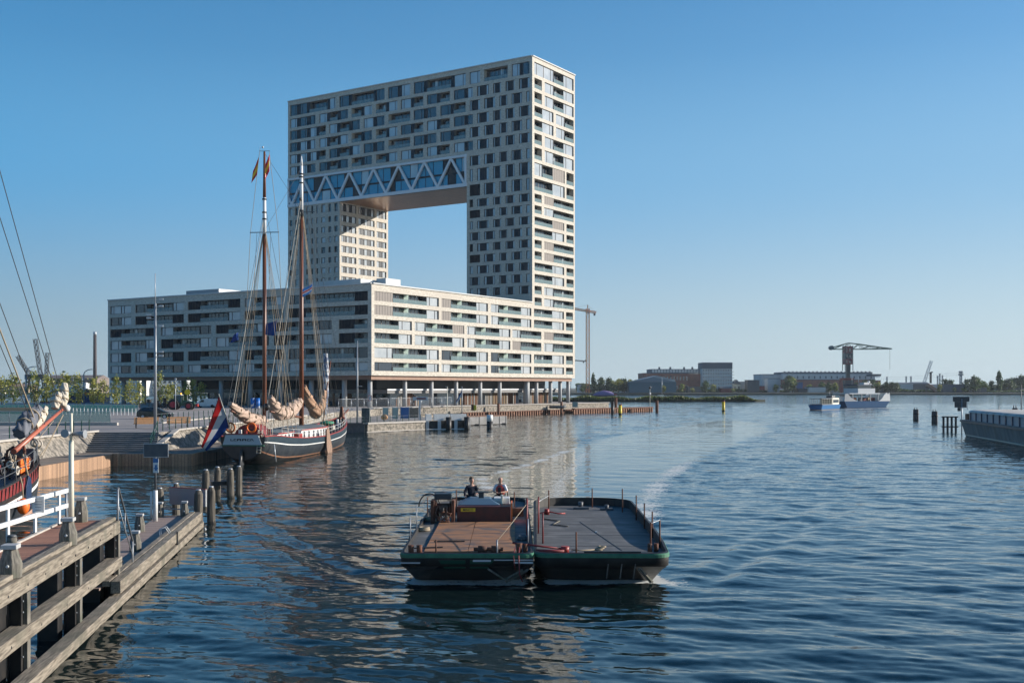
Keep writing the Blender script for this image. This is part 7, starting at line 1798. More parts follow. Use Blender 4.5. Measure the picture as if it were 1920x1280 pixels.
cm_ = mat('blue_grey_coaming', (.32, .36, .39), .5, col2=(.38, .41, .42), scale=1)
b = MB(); b.hexa([mb_(3, .5, 2.2), mb_(60, .5, 2.1), mb_(60, 9.5, 2.1), mb_(3, 9.5, 2.2), mb_(3, .5, 3.35), mb_(60, .5, 3.3), mb_(60, 9.5, 3.3), mb_(3, 9.5, 3.35)]); b.build('hold_coaming', cm_, t)
for k in range(14):
    a0 = 3 + k * 4.1; b = MB(); rr = []
    for a in (a0, a0 + 3.95):
        rr.append([mb_(a, .35 + 9.3 * (1 - cos(pi * j / 10)) / 2, 3.32 + .01 * (k % 2) + .40 * sin(pi * j / 10) ** .5) for j in range(11)])
    b.rings(rr, 0, False, True); b.poly(rr[0]); b.poly(rr[1][::-1]); b.build('hatch_cover', mat('pale_cover', (.68, .65, .6), .85, col2=(.5, .45, .38), scale=.7) if k == 0 else bpy.data.materials['pale_cover'], t)
for k in range(20): b = MB(); b.beam(mb_(4 + 2.9 * k, .44, 2.2), mb_(4 + 2.9 * k, .44, 3.3), .12, .25, 0, up=tuple(ax)); b.build('coaming_stay', M['navyp'], t)
b = MB(); b.ball(mb_(1.6, 2.2, 3.0), .6, 10, 0, (1.2, 1, .8)); b.build('orange_windlass', M['orange'], t)
b = MB(); b.bb(-.4, .4, -.4, .4, 0, .8); b.v = [tuple(mb_(1.2, .9, 2.3) + Vector(v)) for v in b.v]; b.build('bow_bollard', M['black'], t)
for (a, c, z, h) in ((2, 4.5, 3.2, 1.1), (5, 6.5, 3.8, 3.2), (8, 8.8, 3.5, 1.0), (12, 9.3, 3.5, .8)): b = MB(); b.tube(mb_(a, c, z - 1), mb_(a, c, z + h), .06, .05, 6); b.build('deck_pole', M['dkgrey'], t)
# ------------------------------------------------------------------ boats on the channel
def simple_hull(parent, L, hw, z, m, name='hull', rake=1.6):
    b = MB(); lo = [(-L / 2 + .4, -hw * .8), (L / 2 - rake, -hw * .8), (L / 2 - rake * .6, 0), (L / 2 - rake, hw * .8), (-L / 2 + .4, hw * .8)]; hi = [(-L / 2, -hw), (L / 2 - rake, -hw), (L / 2, 0), (L / 2 - rake, hw), (-L / 2, hw)]
    b.rings([[(x, y, -.4) for x, y in lo], [(x, y, .25) for x, y in lo], [(x, y, z) for x, y in hi]], 0, True, False, True, True, mis=[1, 0]); b.local(name, [m, M['black']], parent)
t = thing('tour_boat', 'small blue and white passenger boat left of the car ferry', 'boat', (93.2, 336, 0), radians(52))
simple_hull(t, 15.5, 2.2, 1.5, M['ltblue'])
b = MB(); b.bb(-7.2, .3, -1.9, 1.9, 1.51, 1.75); b.bb(-7.3, .2, -1.95, 1.95, 3.25, 3.4); b.local('canopy', M['dkgrey'], t)
for x in (-7.2, -5.4, -3.6, -1.8, 0): 
    for y in (-1.85, 1.85): b = MB(); b.bb(x, x + .12, y - .05, y + .05, 1.75, 3.25); b.local('canopy_post', M['cream'], t)
b = MB(); b.bb(.4, 5.6, -1.9, 1.9, 1.5, 3.5); b.local('cabin', M['cream'], t, bevel=.12)
b = MB(); b.bb(.9, 5.1, -1.93, 1.93, 2.1, 3.0); b.local('window', M['glass'], t)
b = MB(); b.bb(2.5, 5, -.9, .9, 3.5, 4.2); b.local('wheelhouse', M['dkgrey'], t, bevel=.05); b = MB(); b.tube((3, 0, 4.2), (3, 0, 5.6), .05, .04, 6); b.local('mast', M['lgrey'], t)
t = thing('ferry', 'large blue hulled white car ferry with a raised wheelhouse in the channel', 'ferry', (118, 384, 0), radians(28))
b = MB(); b.rings([[(-9, -3.6, -.4), (8, -3.6, -.4), (8, 3.6, -.4), (-9, 3.6, -.4)], [(-11, -4.2, 2.0), (9.8, -4.2, 2.0), (9.8, 4.2, 2.0), (-11, 4.2, 2.0)]], 0, True, False, True, True); b.local('hull', mat('mid_blue_hull', (.03, .12, .27), .5), t)
b = MB()
for s in (-1, 1): b.prism([(4.5, 2.0), (9.9, 2.0), (9.6, 4.9), (8.9, 4.2), (8.3, 4.9), (7.2, 4.2), (6, 2.8)], 0, .25); 
b.v = [(v[0], (-4.2 if i < 14 else 3.95) + v[2], v[1]) for i, v in enumerate(b.v)]; b.local('bow_bulwark', M['white'], t)
b = MB(); b.hexa([(7.0, -3.9, 2.0), (9.8, -3.9, 2.0), (9.8, 3.9, 2.0), (7.0, 3.9, 2.0), (8.9, -3.9, 4.6), (9.7, -3.9, 4.6), (9.7, 3.9, 4.6), (8.9, 3.9, 4.6)]); b.local('bow_ramp', M['cream'], t)
b = MB(); b.prism([(-11, 2.0), (-5, 2.0), (-8, 3.2), (-9.5, 4.6), (-10.8, 4.4)], 0, .25); b.v = [(v[0], -4.2 + v[2], v[1]) for v in b.v]; b.local('stern_bulwark', M['grey'], t)
b = MB(); b.bb(-8.5, 5.5, -3.9, 3.9, 4.4, 4.7); b.bb(-4, 3.8, -3.3, 3.3, 4.71, 6.3); b.local('passenger_deck', M['lgrey'], t)
b = MB(); b.bb(-3.2, 2.8, -2.6, 2.6, 6.31, 7.3); b.local('wheelhouse_glass', M['glass'], t); b = MB(); b.bb(-4.4, 3.2, -3.2, 3.2, 7.3, 7.55); b.local('wheelhouse_roof', M['navyp'], t)
for x in (-7, -3, 1, 4.5): b = MB(); b.bb(x, x + .3, -3.85, -3.6, 2.0, 4.4); b.local('pillar', M['grey'], t)
b = MB(); b.bb(1, 3.5, -1, 1, 7.55, 8.3); b.ball((4.2, 0, 8.4), .5, 8); b.beam((4.2, 0, 5), (5.2, 0, 8), .3, .3); b.local('funnel', M['white'], t)
for x in (-3.5, -.5): b = MB(); b.tube((x, 0, 7.5), (x, 0, 10.3), .08, .05, 6); b.local('mast', M['lgrey'], t)
rr_ = random.Random(2)
for k in range(7): b = MB(); x = -8 + k * 2.1; b.box((x, -2.2 + rr_.random(), 2.6), (1.2, .8, 1.1)); b.local('deck_cargo', rr_.choice([M['white'], M['dkgrey'], M['orange'], M['tanwall'], M['dkred']]), t, bevel=.05)
t = thing('motor_boat', 'tiny white motorboat close to the far right shore', 'boat', ((1857 - 960) / F * 1000, 1000, 0)); simple_hull(t, 8, 1.4, 1.0, M['white']); b = MB(); b.bb(-1.5, 1.2, -1, 1, 1.0, 2.0); b.local('cabin', M['white'], t)
t = thing('sailing_yacht', 'small sailing yacht with a bare mast beyond the reed island', 'boat', (91, 690, 0)); simple_hull(t, 11, 1.5, 1.3, M['white']); b = MB(); b.bb(-2, 1.5, -.9, .9, 1.3, 2.0); b.local('cabin', M['cream'], t); b = MB(); b.tube((.5, 0, 1.2), (.5, 0, 13), .12, .08, 6); b.local('mast', M['lgrey'], t)
t = thing('covered_boat', 'purple covered boat with a red stern beyond the reed island', 'boat', ((1133 - 960) / F * 728, 728, 0)); simple_hull(t, 17, 2.5, 1.6, M['navyp']); b = MB(); rr = []
for x, h in ((-7.5, .3), (-4, 2.2), (0, 3.2), (4, 2.4), (6, 1.2)): rr.append([(x, 2.3 * cos(a), 1.6 + h * sin(a)) for a in [pi * k / 8 for k in range(9)]])
b.rings(rr, 0, False, True); b.local('purple_cover', mat('purple_cover', (.2, .15, .32), .7), t); b = MB(); b.bb(6.1, 8.2, -1.6, 1.6, 1.6, 2.6); b.local('red_stern', M['red'], t)

# ------------------------------------------------------------------ far shore buildings
def P3(px, Y, z=2.0): return Vector(((px - 960) / F * Y, Y, z))
def zpy(py, Y): return H + (HZ - py) / F * Y
def bldg(label, px0, px1, ytop, Y, depth, wallm, roofm=None, name='building', rows=0, cols=0, wm=None, side=None, roof='flat', rh=3, cat='building', z0=2.0):
    x0 = (px0 - 960) / F * Y; x1 = (px1 - 960) / F * Y; zt_ = zpy(ytop, Y); t = thing(name, label, cat, ((x0 + x1) / 2, Y, z0))
    b = MB(); b.bb(x0, x1, Y, Y + depth, z0, zt_); b.build('wall', wallm, t)
    rm_ = roofm or M['farslate']; b = MB()
    if roof == 'flat': b.bb(x0 - .3, x1 + .3, Y - .3, Y + depth + .3, zt_ + .01, zt_ + .5)
    elif roof == 'gable_x': b.add([(x0 - .4, Y - .4, zt_), (x1 + .4, Y - .4, zt_), (x1 + .4, Y + depth, zt_), (x0 - .4, Y + depth, zt_), (x0 - .4, Y + depth / 2, zt_ + rh), (x1 + .4, Y + depth / 2, zt_ + rh)], [(0, 1, 5, 4), (3, 4, 5, 2), (0, 4, 3), (1, 2, 5), (0, 3, 2, 1)])
    else: b.add([(x0 - .4, Y - .4, zt_), (x1 + .4, Y - .4, zt_), (x1 + .4, Y + depth, zt_), (x0 - .4, Y + depth, zt_), ((x0 + x1) / 2, Y - .4, zt_ + rh), ((x0 + x1) / 2, Y + depth, zt_ + rh)], [(0, 4, 5, 3), (1, 2, 5, 4), (0, 1, 4), (3, 5, 2), (0, 3, 2, 1)])
    b.build('roof', rm_, t)
    if rows:
        hh = (zt_ - z0) / rows; ww = (x1 - x0) / cols
        for r in range(rows):
            for c in range(cols):
                b = MB(); cx = x0 + ww * (c + .5); cz = z0 + hh * (r + .5); b.bb(cx - ww * .24, cx + ww * .24, Y - .06, Y + .05, cz - hh * .22, cz + hh * .22); b.build('window', wm or M['glass'], t)
    return t, x0, x1, zt_
t, x0, x1, z_ = bldg('brown brick factory hall with a glazed upper storey on the far shore', 1206, 1291, 700, 1100, 45, M['farbrick'], rows=2, cols=14, name='factory_hall')
b = MB(); b.bb(x1 + .01, x1 + 13, 1101, 1145, 2, z_ - .1); b.build('gable_block', M['farbrick'], t)
b = MB(); b.bb(x0 + 8, x1 + 12, 1104, 1140, z_ + .5, z_ + 4.4); b.build('upper_storey', M['farslate'], t)
for k in range(18):
    b = MB(); xx = x0 + 9 + k * 2.9; b.bb(xx, xx + 2.2, 1103.8, 1104.1, z_ + 1.0, z_ + 3.8); b.build('window', M['glass2'], t)
for k in (.3, .5, .75, .9): b = MB(); xx = x0 + (x1 - x0 + 10) * k; b.bb(xx, xx + 1.6, 1110, 1112, z_ + 4.4, z_ + 6.5); b.build('roof_vent', M['farslate'], t)
t, x0, x1, z_ = bldg('pale office tower with a dark top storey on the far shore', 1317, 1373, 691, 1090, 26, M['farwall'], rows=7, cols=12, name='office_tower')
b = MB(); b.bb(x0, x1 + .2, 1090, 1116, z_ + .5, z_ + 6.0); b.build('top_storey', M['farslate'], t)
for r in range(7):
    b = MB(); b.bb(x1, x1 + 2, 1091, 1113, 4 + r * 2.9, 4.5 + r * 2.9); b.build('balcony', M['white'], t)
bldg('wide teal green waterfront shed with low pitched roof', 1180, 1268, 716, 1000, 30, mat('teal_shed', (.08, .16, .19), .7), mat('blue_grey_roof', (.2, .25, .28), .6), 'shed', roof='gable_y', rh=4.5)
bldg('pale low pitched shed behind the teal waterfront shed', 1196, 1266, 712, 1040, 30, M['farwall'], mat('grey_shed_roof', (.33, .36, .38), .6), 'shed', roof='gable_y', rh=4.0)
bldg('small steep gabled house right of the pale tower', 1374, 1389, 720, 1095, 12, M['cream'], M['farslate'], 'house', roof='gable_y', rh=4.5, rows=1, cols=2)
t, x0, x1, z_ = bldg('very long pale shipyard hall with rows of roof vents', 1468, 1641, 712, 1180, 60, M['farbrick'], name='shipyard_hall')
b = MB(); b.bb(x0, x1, 1180.5, 1239, z_ + .5, z_ + 6.2); b.build('upper_wall', M['farwall'], t)
b = MB(); b.bb(x0 + 2, x1 - 1, 1186, 1230, z_ + 6.21, z_ + 8.3); b.build('roof_monitor', M['farslate'], t)
for k in range(22): b = MB(); xx = x0 + 3 + k * 4.25; b.bb(xx, xx + 1.2, 1186, 1189, z_ + 8.3, z_ + 9.1); b.build('roof_vent', M['farslate'], t)
for k in range(16): b = MB(); xx = x0 + 3 + k * 5.9; b.bb(xx, xx + 1.3, 1180.3, 1180.6, z_ + 1.4, z_ + 4.0); b.build('window', M['farslate'], t)
bldg('stepped pale block joining the left end of the shipyard hall', 1428, 1467, 702, 1190, 40, M['farwall'], name='workshop')
t, x0, x1, z_ = bldg('dark cantilevered block at the right end of the shipyard hall', 1636, 1652, 702, 1150, 20, M['farslate'], name='office_block', z0=18)
b = MB(); b.bb(x0 + 1, x1, 1151, 1168, 2, 14); b.build('brick_base', M['farbrick'], t)
b = MB()
for k in range(5): b.bb(x0 + 2.2 + k * 1.1, x0 + 2.8 + k * 1.1, 1149.85, 1150.02, z_ - 3.2, z_ - 1.9)
b.build('lettering', M['white'], t)
rb = random.Random(9)
low = [(1384, 1402, 716, 'grey'), (1402, 1424, 713, 'dkgrey'), (1424, 1446, 724, 'dkred'), (1440, 1462, 710, 'lgrey'), (1464, 1476, 728, 'white'), (1478, 1492, 731, 'white'), (1496, 1514, 729, 'dkgrey'), (1516, 1548, 726, 'farwall'), (1494, 1505, 717, 'blue'), (1552, 1572, 728, 'grey'), (1602, 1622, 724, 'grey'), (1656, 1684, 722, 'dkgrey'), (1684, 1712, 720, 'lgrey'), (1712, 1742, 719, 'dkgrey'), (1742, 1768, 723, 'farwall'), (1768, 1808, 721, 'farslate'), (1828, 1850, 728, 'dkgrey'), (1850, 1884, 730, 'farwall'), (1886, 1922, 729, 'dkgrey'), (1290, 1316, 726, 'dkgrey'), (1352, 1374, 728, 'dkred'), (1322, 1340, 730, 'white'), (1084, 1096, 724, 'white'), (1098, 1110, 728, 'dkred'), (1164, 1178, 727, 'lgrey')]
colw = {'grey': 'grey', 'dkgrey': 'dark grey', 'dkred': 'dull red', 'lgrey': 'light grey', 'white': 'white', 'farwall': 'off white', 'blue': 'bright blue', 'farslate': 'slate grey'}
low.sort()
for i, (a, c, y, m_) in enumerate(low):
    side = 'between the construction crane and the teal shed' if a < 1180 else 'in front of the factory hall and tower' if a < 1375 else 'left of the hammerhead crane' if a < 1575 else 'right of the hammerhead crane' if a < 1770 else 'at the far right shore'
    Yb = 1060 + rb.uniform(-10, 60) if a > 1180 else 1040
    bldg(f'{ORD[i % 20] if i < 20 else "twenty " + ORD[i - 20]} low shed from the left, {colw[m_]}, {side}', a, c, y, Yb, 14, M[m_], name='low_shed', roof=rb.choice(['flat', 'gable_x', 'flat']), rh=1.6)
# hammerhead crane with the hotel boxes
CY = 1000; sc = CY / F
t = thing('harbour_crane', 'tall hammerhead harbour crane with dark red cabins on the far shore', 'crane', ((1590 - 960) * sc, CY, 2))
def cz(py): return H + (HZ - py) * sc
def cx(px): return (px - 960) * sc
crm = mat('crane_grey_green', (.10, .14, .14), .6); crr = mat('crane_dark_red', (.30, .05, .06), .6)
for (a, c, m_) in ((649, 662, crr), (662.3, 672, M['teal']), (672.3, 683, crr)):
    b = MB(); b.bb(cx(1583), cx(1596.5), CY - 3, CY + 4, cz(c), cz(a)); b.build('cabin_box', m_, t)
    b = MB(); b.bb(cx(1585), cx(1587), CY - 3.1, CY - 3.0, cz(c) + 1, cz(a) - 1); b.bb(cx(1590), cx(1594), CY - 3.1, CY - 3.0, cz(c) + 1, cz(a) - 2); b.build('window', M['glass'], t)
b = MB()
for (px, y) in ((1582.5, -3.4), (1597, -3.4), (1582.5, 4.4), (1597, 4.4)): b.beam((cx(px), CY + y, cz(695)), (cx(px), CY + y, cz(648)), .5, .5)
b.build('tower_leg', crm, t)
b = MB(); b.bb(cx(1586.5), cx(1593), CY - 1.5, CY + 1.5, cz(709), cz(683.2)); b.build('slewing_column', M['teal'], t)
b = MB(); b.bb(cx(1575), cx(1600), CY - 2, CY + 2, cz(712.5), cz(708.5)); b.beam((cx(1576), CY, cz(712)), (cx(1578), CY, cz(735)), 2.5, 2.5); b.build('red_portal', M['red'], t)
b = MB(); b.bb(cx(1583), cx(1599), CY - 3, CY + 4, 2, cz(712.6)); b.build('base_block', M['teal'], t)
b = MB()
def bm(p, q, w_=.7):
    for yo in (-2, 2): b.beam((cx(p[0]), CY + yo, cz(p[1])), (cx(q[0]), CY + yo, cz(q[1])), w_, w_)
top = [(1562, 651), (1583, 645), (1590, 643), (1610, 645), (1630, 648), (1650, 651), (1671, 653.5)]
bot = [(1562, 654.6), (1583, 654.4), (1598, 654.6), (1615, 654.6), (1632, 654.4), (1652, 654.2), (1671, 654)]
for k in range(6): bm(top[k], top[k + 1], .7); bm(bot[k], bot[k + 1], .75); bm(bot[k], top[k + 1], .45); bm(top[k + 1], bot[k + 1], .3)
for k in (3, 4, 5):
    m1 = ((bot[k][0] + bot[k + 1][0]) / 2, bot[k][1]); bm(top[k], m1, .3); bm(m1, top[k + 1], .3)
b.build('jib', mat('jib_green_grey', (.17, .22, .14), .6), t)
b = MB(); b.tube((cx(1558.5), CY - 2.5, cz(652)), (cx(1558.5), CY + 2.5, cz(652)), 1.9, 1.9, 18); b.build('counterweight', crm, t)
b = MB(); b.tube((cx(1668.5), CY, cz(655)), (cx(1668.5), CY, cz(692)), .12, .12, 5); b.build('hoist_cable', M['black'], t)
# tower crane behind the building
def lattice(b, p, q, w_, n, r):
    p = Vector(p); q = Vector(q); d = (q - p).normalized(); u = d.cross(Vector((0, 1, 0))); 
    if u.length < .1: u = Vector((1, 0, 0))
    u.normalize(); v = d.cross(u).normalized(); C_ = [(u * a + v * c) * w_ / 2 for a, c in ((-1, -1), (1, -1), (1, 1), (-1, 1))]
    for c in C_: b.beam(p + c, q + c, r, r)
    for k in range(n):
        a = p.lerp(q, k / n); e = p.lerp(q, (k + 1) / n)
        for j in range(4):
            c0, c1 = C_[j], C_[(j + 1) % 4]
            b.beam(a + (c0 if k % 2 else c1), e + (c1 if k % 2 else c0), r * .85, r * .85)
            b.beam(a + c0, a + c1, r * .6, r * .6)
TY_ = 1020; ts = TY_ / F
def tp(px, py): return Vector(((px - 960) * ts, TY_, H + (HZ - py) * ts))
t = thing('tower_crane', 'orange brown construction tower crane right of the tower block', 'crane', tp(1102, 730))
tcm = mat('crane_orange_brown', (.9, .42, .17), .7); b = MB(); lattice(b, tp(1102, 742), tp(1102, 578), 2.9, 20, .5); b.build('mast', tcm, t)
b = MB(); lattice(b, tp(1062, 576.5), tp(1102, 583), 1.8, 14, .36); b.build('jib', tcm, t)
b = MB(); lattice(b, tp(1102, 583), tp(1118, 586), 1.8, 5, .36); b.build('counter_jib', tcm, t)
b = MB(); b.beam(tp(1102, 583), tp(1102, 571.5), .8, .8); b.beam(tp(1102, 572), tp(1117, 585.5), .12, .12); b.beam(tp(1102, 572), tp(1075, 578), .12, .12); b.build('apex', tcm, t)
b = MB(); b.box(tp(1114.5, 589.5), (1.6, 1.5, 2.0)); b.build('counterweight', M['dkgrey'], t)
b = MB(); b.box(tp(1103, 586), (1.4, 1.4, 1.8)); b.build('cab', M['lgrey'], t)
t = thing('crane', 'small dark crane jib showing low beside the tower crane', 'crane', tp(1085, 740) + Vector((0, 8, 0)))
b = MB(); lattice(b, tp(1066, 674.5) + Vector((0, 8, 0)), tp(1100, 676.5) + Vector((0, 8, 0)), 1.0, 12, .25); b.build('jib', M['black'], t)
b = MB(); lattice(b, tp(1070, 742) + Vector((0, 8, 0)), tp(1070, 672) + Vector((0, 8, 0)), 1.4, 14, .2); b.build('mast', M['dkgrey'], t)
b = MB(); b.box(tp(1095, 678.5) + Vector((0, 8, 0)), (1.2, 1.2, 1.2)); b.build('hook_block', M['black'], t); b = MB(); b.box(tp(1100, 675.5) + Vector((0, 8, 0)), (1.8, 1.4, 1.2)); b.build('counterweight', M['black'], t)
# right shore: leaning crane, masts, pylon
def far_lattice(name, label, cat, segs, Y, m, w_=2.0, r=.35, n=10):
    t = thing(name, label, cat, P3(segs[0][0][0], Y))
    for i, (p, q) in enumerate(segs):
        b = MB(); lattice(b, (cx_(p[0], Y), Y, zpy(p[1], Y)), (cx_(q[0], Y), Y, zpy(q[1], Y)), w_ * (1 if i == 0 else .6), n, r); b.build(('mast', 'jib', 'crossarm', 'crossarm', 'crossarm')[i], m, t)
    return t
def cx_(px, Y): return (px - 960) / F * Y
far_lattice('crawler_crane', 'pale leaning crane boom on the right part of the far shore', 'crane', [((1731, 722), (1746.5, 676))], 1150, M['lgrey'], 2.2, .22, 10)
far_lattice('small_tower', 'short dark lattice mast beside the pale leaning crane boom', 'mast', [((1745, 718), (1745, 697)), ((1743, 700), (1748.5, 697))], 1160, M['black'], 1.2, .5, 6)
far_lattice('pylon', 'grey lattice electricity pylon at the right of the far shore', 'pylon', [((1801.5, 720), (1801.5, 695)), ((1797, 702), (1806, 702)), ((1798, 697.5), (1805, 697.5))], 1400, M['grey'], 2.2, .5, 8)
for k, (px, y) in enumerate(((1699, 705), (1708, 705), (1758, 704), (1762, 700), (1767, 703), (1663, 706))):
    far_lattice('pylon', f'{ORD[k]} thin distant mast from a row right of the hammerhead crane', 'mast', [((px, 722), (px, y))], 1500, M['grey'], 1.2, .35, 6)
t = thing('power_line', 'thin overhead power lines running from the pylon to the right edge', 'power line', P3(1801, 1400)); b = MB()
for (y0, y1, xa, xb) in ((697.5, 707, 1801, 1925), (702, 712, 1801, 1925), (697.5, 704, 1801, 1660), (702, 708, 1801, 1660)):
    pts = []
    for k in range(9):
        f = k / 8; pts.append((cx_(xa + (xb - xa) * f, 1400), 1400 + 100 * f, zpy(y0 + (y1 - y0) * f, 1400) - 3 * sin(pi * f)))
    b.path(pts, .09, 4, caps=False)
b.build('wire', M['grey'], t)
t = thing('conveyor', 'tan orange sloping conveyor heap on the right of the far shore', 'conveyor', P3(1747, 1075)); b = MB(); b.beam((cx_(1738, 1075), 1075, zpy(721, 1075)), (cx_(1756, 1075), 1075, zpy(732, 1075)), 4, 3.5); b.build('belt', mat('tan_orange', (.5, .25, .16), .8), t, bevel=.3); b = MB(); b.beam((cx_(1739, 1075), 1078, 2), (cx_(1739, 1075), 1078, zpy(721, 1075)), 1, 1); b.build('leg', M['dkgrey'], t)
# left background: chimney, harbour cranes, ships, sheds
Yc = 900
t = thing('chimney', 'tall round dark brick chimney left of the lower block', 'chimney', P3(178, Yc)); b = MB(); b.tube((0, 0, 0), (0, 0, zpy(628, Yc) - 2), 1.5, 1.25, 18); b.local('shaft', mat('chimney_brick', (.07, .055, .055), .8), t); b = MB(); b.tube((0, 0, zpy(628, Yc) - 2), (0, 0, zpy(622, Yc) - 2), 1.3, 1.32, 18); b.local('rim', M['lgrey'], t)
def hcrane(label, base, cabtop, jibend, Y, m, w_=3):
    t = thing('dock_crane', label, 'crane', P3(base, Y)); b = MB()
    x = cx_(base, Y); b.bb(x - w_, x + w_, Y - 3, Y + 3, zpy(cabtop + 9, Y), zpy(cabtop, Y)); b.build('machine_house', m, t)
    b = MB()
    for s in (-1, 1):
        for q in (-2, 2): b.beam((x + s * w_ * .9, Y + q, 2), (x + s * w_ * .5, Y + q, zpy(cabtop + 9, Y)), .9, .9)
    b.build('portal_leg', m, t)
    b = MB(); lattice(b, (x, Y, zpy(cabtop, Y)), (cx_(jibend[0], Y), Y, zpy(jibend[1], Y)), 2.4, 12, .3); b.build('jib', M['dkgrey'], t)
    b = MB(); b.beam((x + w_ * .6, Y, zpy(cabtop, Y)), (x + w_ * .2, Y, zpy(cabtop - 8, Y)), .6, .6); b.beam((x + w_ * .2, Y, zpy(cabtop - 8, Y)), (x + (cx_(jibend[0], Y) - x) * .5, Y, (zpy(cabtop, Y) + zpy(jibend[1], Y)) / 2), .25, .25); b.build('stay_frame', M['dkgrey'], t)
hcrane('tallest dark harbour crane with steep lattice jib at the far left', 76, 702, (66, 635), 860, M['teal'], 3.6)
hcrane('second harbour crane with its jib leaning left at the far left', 55, 702, (33, 667), 870, M['teal'], 2.4)
hcrane('thin pale harbour crane behind the tallest one at the far left', 87, 705, (89, 661), 960, M['grey'], 2)
t, x0, x1, z_ = bldg('long brown roofed hall behind the white docked ship', 84, 182, 709, 1000, 30, mat('brown_hall', (.2, .16, .14), .8), mat('brown_roof', (.16, .13, .12), .8), name='harbour_hall', roof='gable_x', rh=3)
bldg('long tan warehouse row at the far left shore', -20, 52, 724, 930, 20, M['tanwall'], mat('tan_roof', (.3, .2, .14), .8), name='warehouse', rows=1, cols=9, roof='gable_x', rh=2)
bldg('white building with many windows seen under the left end of the lower block', 205, 262, 706, 620, 20, M['white'], name='white_building', rows=4, cols=8)
bldg('second white building seen between the columns of the lower block', 268, 350, 711, 640, 20, M['white'], name='white_building', rows=3, cols=9)
t = thing('docked_ship', 'white ship with a green waterline docked in front of the brown hall', 'ship', P3(132, 850, 0), radians(0)); simple_hull(t, 40, 5, 6.2, M['white'], rake=6); b = MB(); b.bb(-19.8, 13.5, -4.95, -4.2, .3, 2.6); b.local('green_band', M['green'], t)
b = MB(); b.bb(-16, 2, -3.5, 3.5, 6.2, 8.5); b.local('deckhouse', M['white'], t)
b = MB(); b.bb(6, 13, -3.5, 3.5, 6.2, 10.2); b.local('bridge', M['white'], t)
for k in range(8): b = MB(); b.bb(-15 + 2.1 * k, -14 + 2.1 * k, -3.55, -3.5, 6.9, 7.8); b.local('window', M['glass'], t)
for x in (2, 9): b = MB(); b.tube((x, 0, 8), (x, 0, 14), .4, .25, 8); b.local('mast', M['grey'], t)
t = thing('blue_barge', 'dark blue square barge moored behind the plaza trees', 'barge', P3(152, 330, 0)); b = MB(); b.rings([[(-5.5, -3, -.4), (7, -3, -.4), (7, 3, -.4), (-5.5, 3, -.4)], [(-6.2, -3.2, 4.2), (7.4, -3.2, 4.2), (7.4, 3.2, 4.2), (-6.2, 3.2, 4.2)]], 0, True, False, True, True); b.local('hull', M['navyp'] if 0 else mat('deep_blue_hull', (.015, .06, .17), .45), t)
b = MB(); b.bb(-6.3, 7.5, -3.3, 3.3, 4.2, 4.45); b.bb(0, 5, -2, 2, 4.46, 6.0); b.local('deckhouse', M['dkgrey'], t); b = MB(); b.bb(2, 6.5, -2.6, -2.2, 4.46, 5.2); b.local('orange_rail', M['orange'], t)
t = thing('tugboat', 'small tug with a blue grey wheelhouse and red funnel behind the bowsprit', 'boat', P3(108, 325, 0), radians(10)); simple_hull(t, 9, 2, 2.6, M['navyp']); b = MB(); b.bb(-1.6, 1.4, -1.4, 1.4, 2.6, 5.6); b.local('wheelhouse', M['teal'], t, bevel=.1); b = MB(); b.bb(-1.7, 1.5, -1.5, 1.5, 4.4, 5.2); b.local('window', M['glass2'], t); b = MB(); b.tube((2.4, 0, 2.6), (2.4, 0, 4.2), .6, .5, 12); b.local('funnel', M['red'], t)
b = MB(); b.tube((-1, 0, 5.6), (-3.2, 0, 9.0), .08, .06, 6); b.local('mast', M['lgrey'], t)
# far trees
FT = []
for k, (rx, z0, z1, mt, cl_) in enumerate(((5.5, 2.0, 13, ('leafdk', 'leafmid'), 10), (4.0, 2.5, 10, ('leafmid', 'leaf'), 8), (2.2, 1.0, 15, ('leafdk', 'leafmid'), 10))):
    FT.append(tree_proto('tree', 60 + k, 900, rx, z0, z1, .75, [M[mt[0]], M[mt[1]]], cl_, .35, 'x', group='trees on the far shore'))
fpos = [(1093, 0, 720, .8, 1000), (1112, 2, 703, 1, 1010), (1128, 0, 709, 1, 1012), (1142, 0, 710, 1, 1014), (1150, 1, 716, 1, 1010), (1160, 1, 713, 1, 1015), (1171, 0, 711, 1, 1018), (1182, 1, 714, 1, 1020), (1193, 1, 715, 1, 1020), (1206, 1, 722, 1, 1035),
        (1244, 1, 724, 1, 980), (1279, 1, 721, 1, 1020), (1298, 1, 728, 1, 1050), (1322, 0, 715, 1, 1030), (1338, 1, 722, 1, 1050), (1374, 1, 729, 1, 1060), (1392, 1, 722, 1, 1120), (1455, 1, 722, 1, 1060), (1478, 0, 706, 1, 1060), (1486, 1, 710, 1, 1070), (1518, 1, 722, 1, 1060), (1540, 0, 717, 1, 1060), (1554, 0, 718, 1, 1065), (1566, 1, 719, 1, 1060),
        (1606, 0, 718, 1, 1060), (1622, 0, 714, 1, 1070), (1634, 0, 713, 1, 1060), (1646, 1, 718, 1, 1065), (1662, 0, 717, 1, 1060), (1673, 0, 717, 1, 1060), (1682, 0, 718, 1, 1060), (1762, 1, 722, 1, 1060), (1774, 0, 712, 1, 1200), (1782, 0, 713, 1, 1200), (1812, 0, 712, 1, 1090), (1826, 0, 707, 1.1, 1060), (1834, 0, 710, 1, 1065), (1846, 0, 716, 1, 1090), (1858, 0, 715, 1, 1100), (1873, 2, 699, 1, 1100), (1884, 0, 714, 1, 1110), (1894, 0, 711, 1, 1110), (1904, 0, 709, 1, 1120), (1914, 0, 706, 1, 1120), (1924, 0, 705, 1, 1120), (1790, 1, 727, 1, 1055), (1806, 1, 728, 1, 1058), (1690, 1, 722, 1, 1150), (1718, 1, 720, 1, 1160), (1704, 1, 721, 1, 1150)]
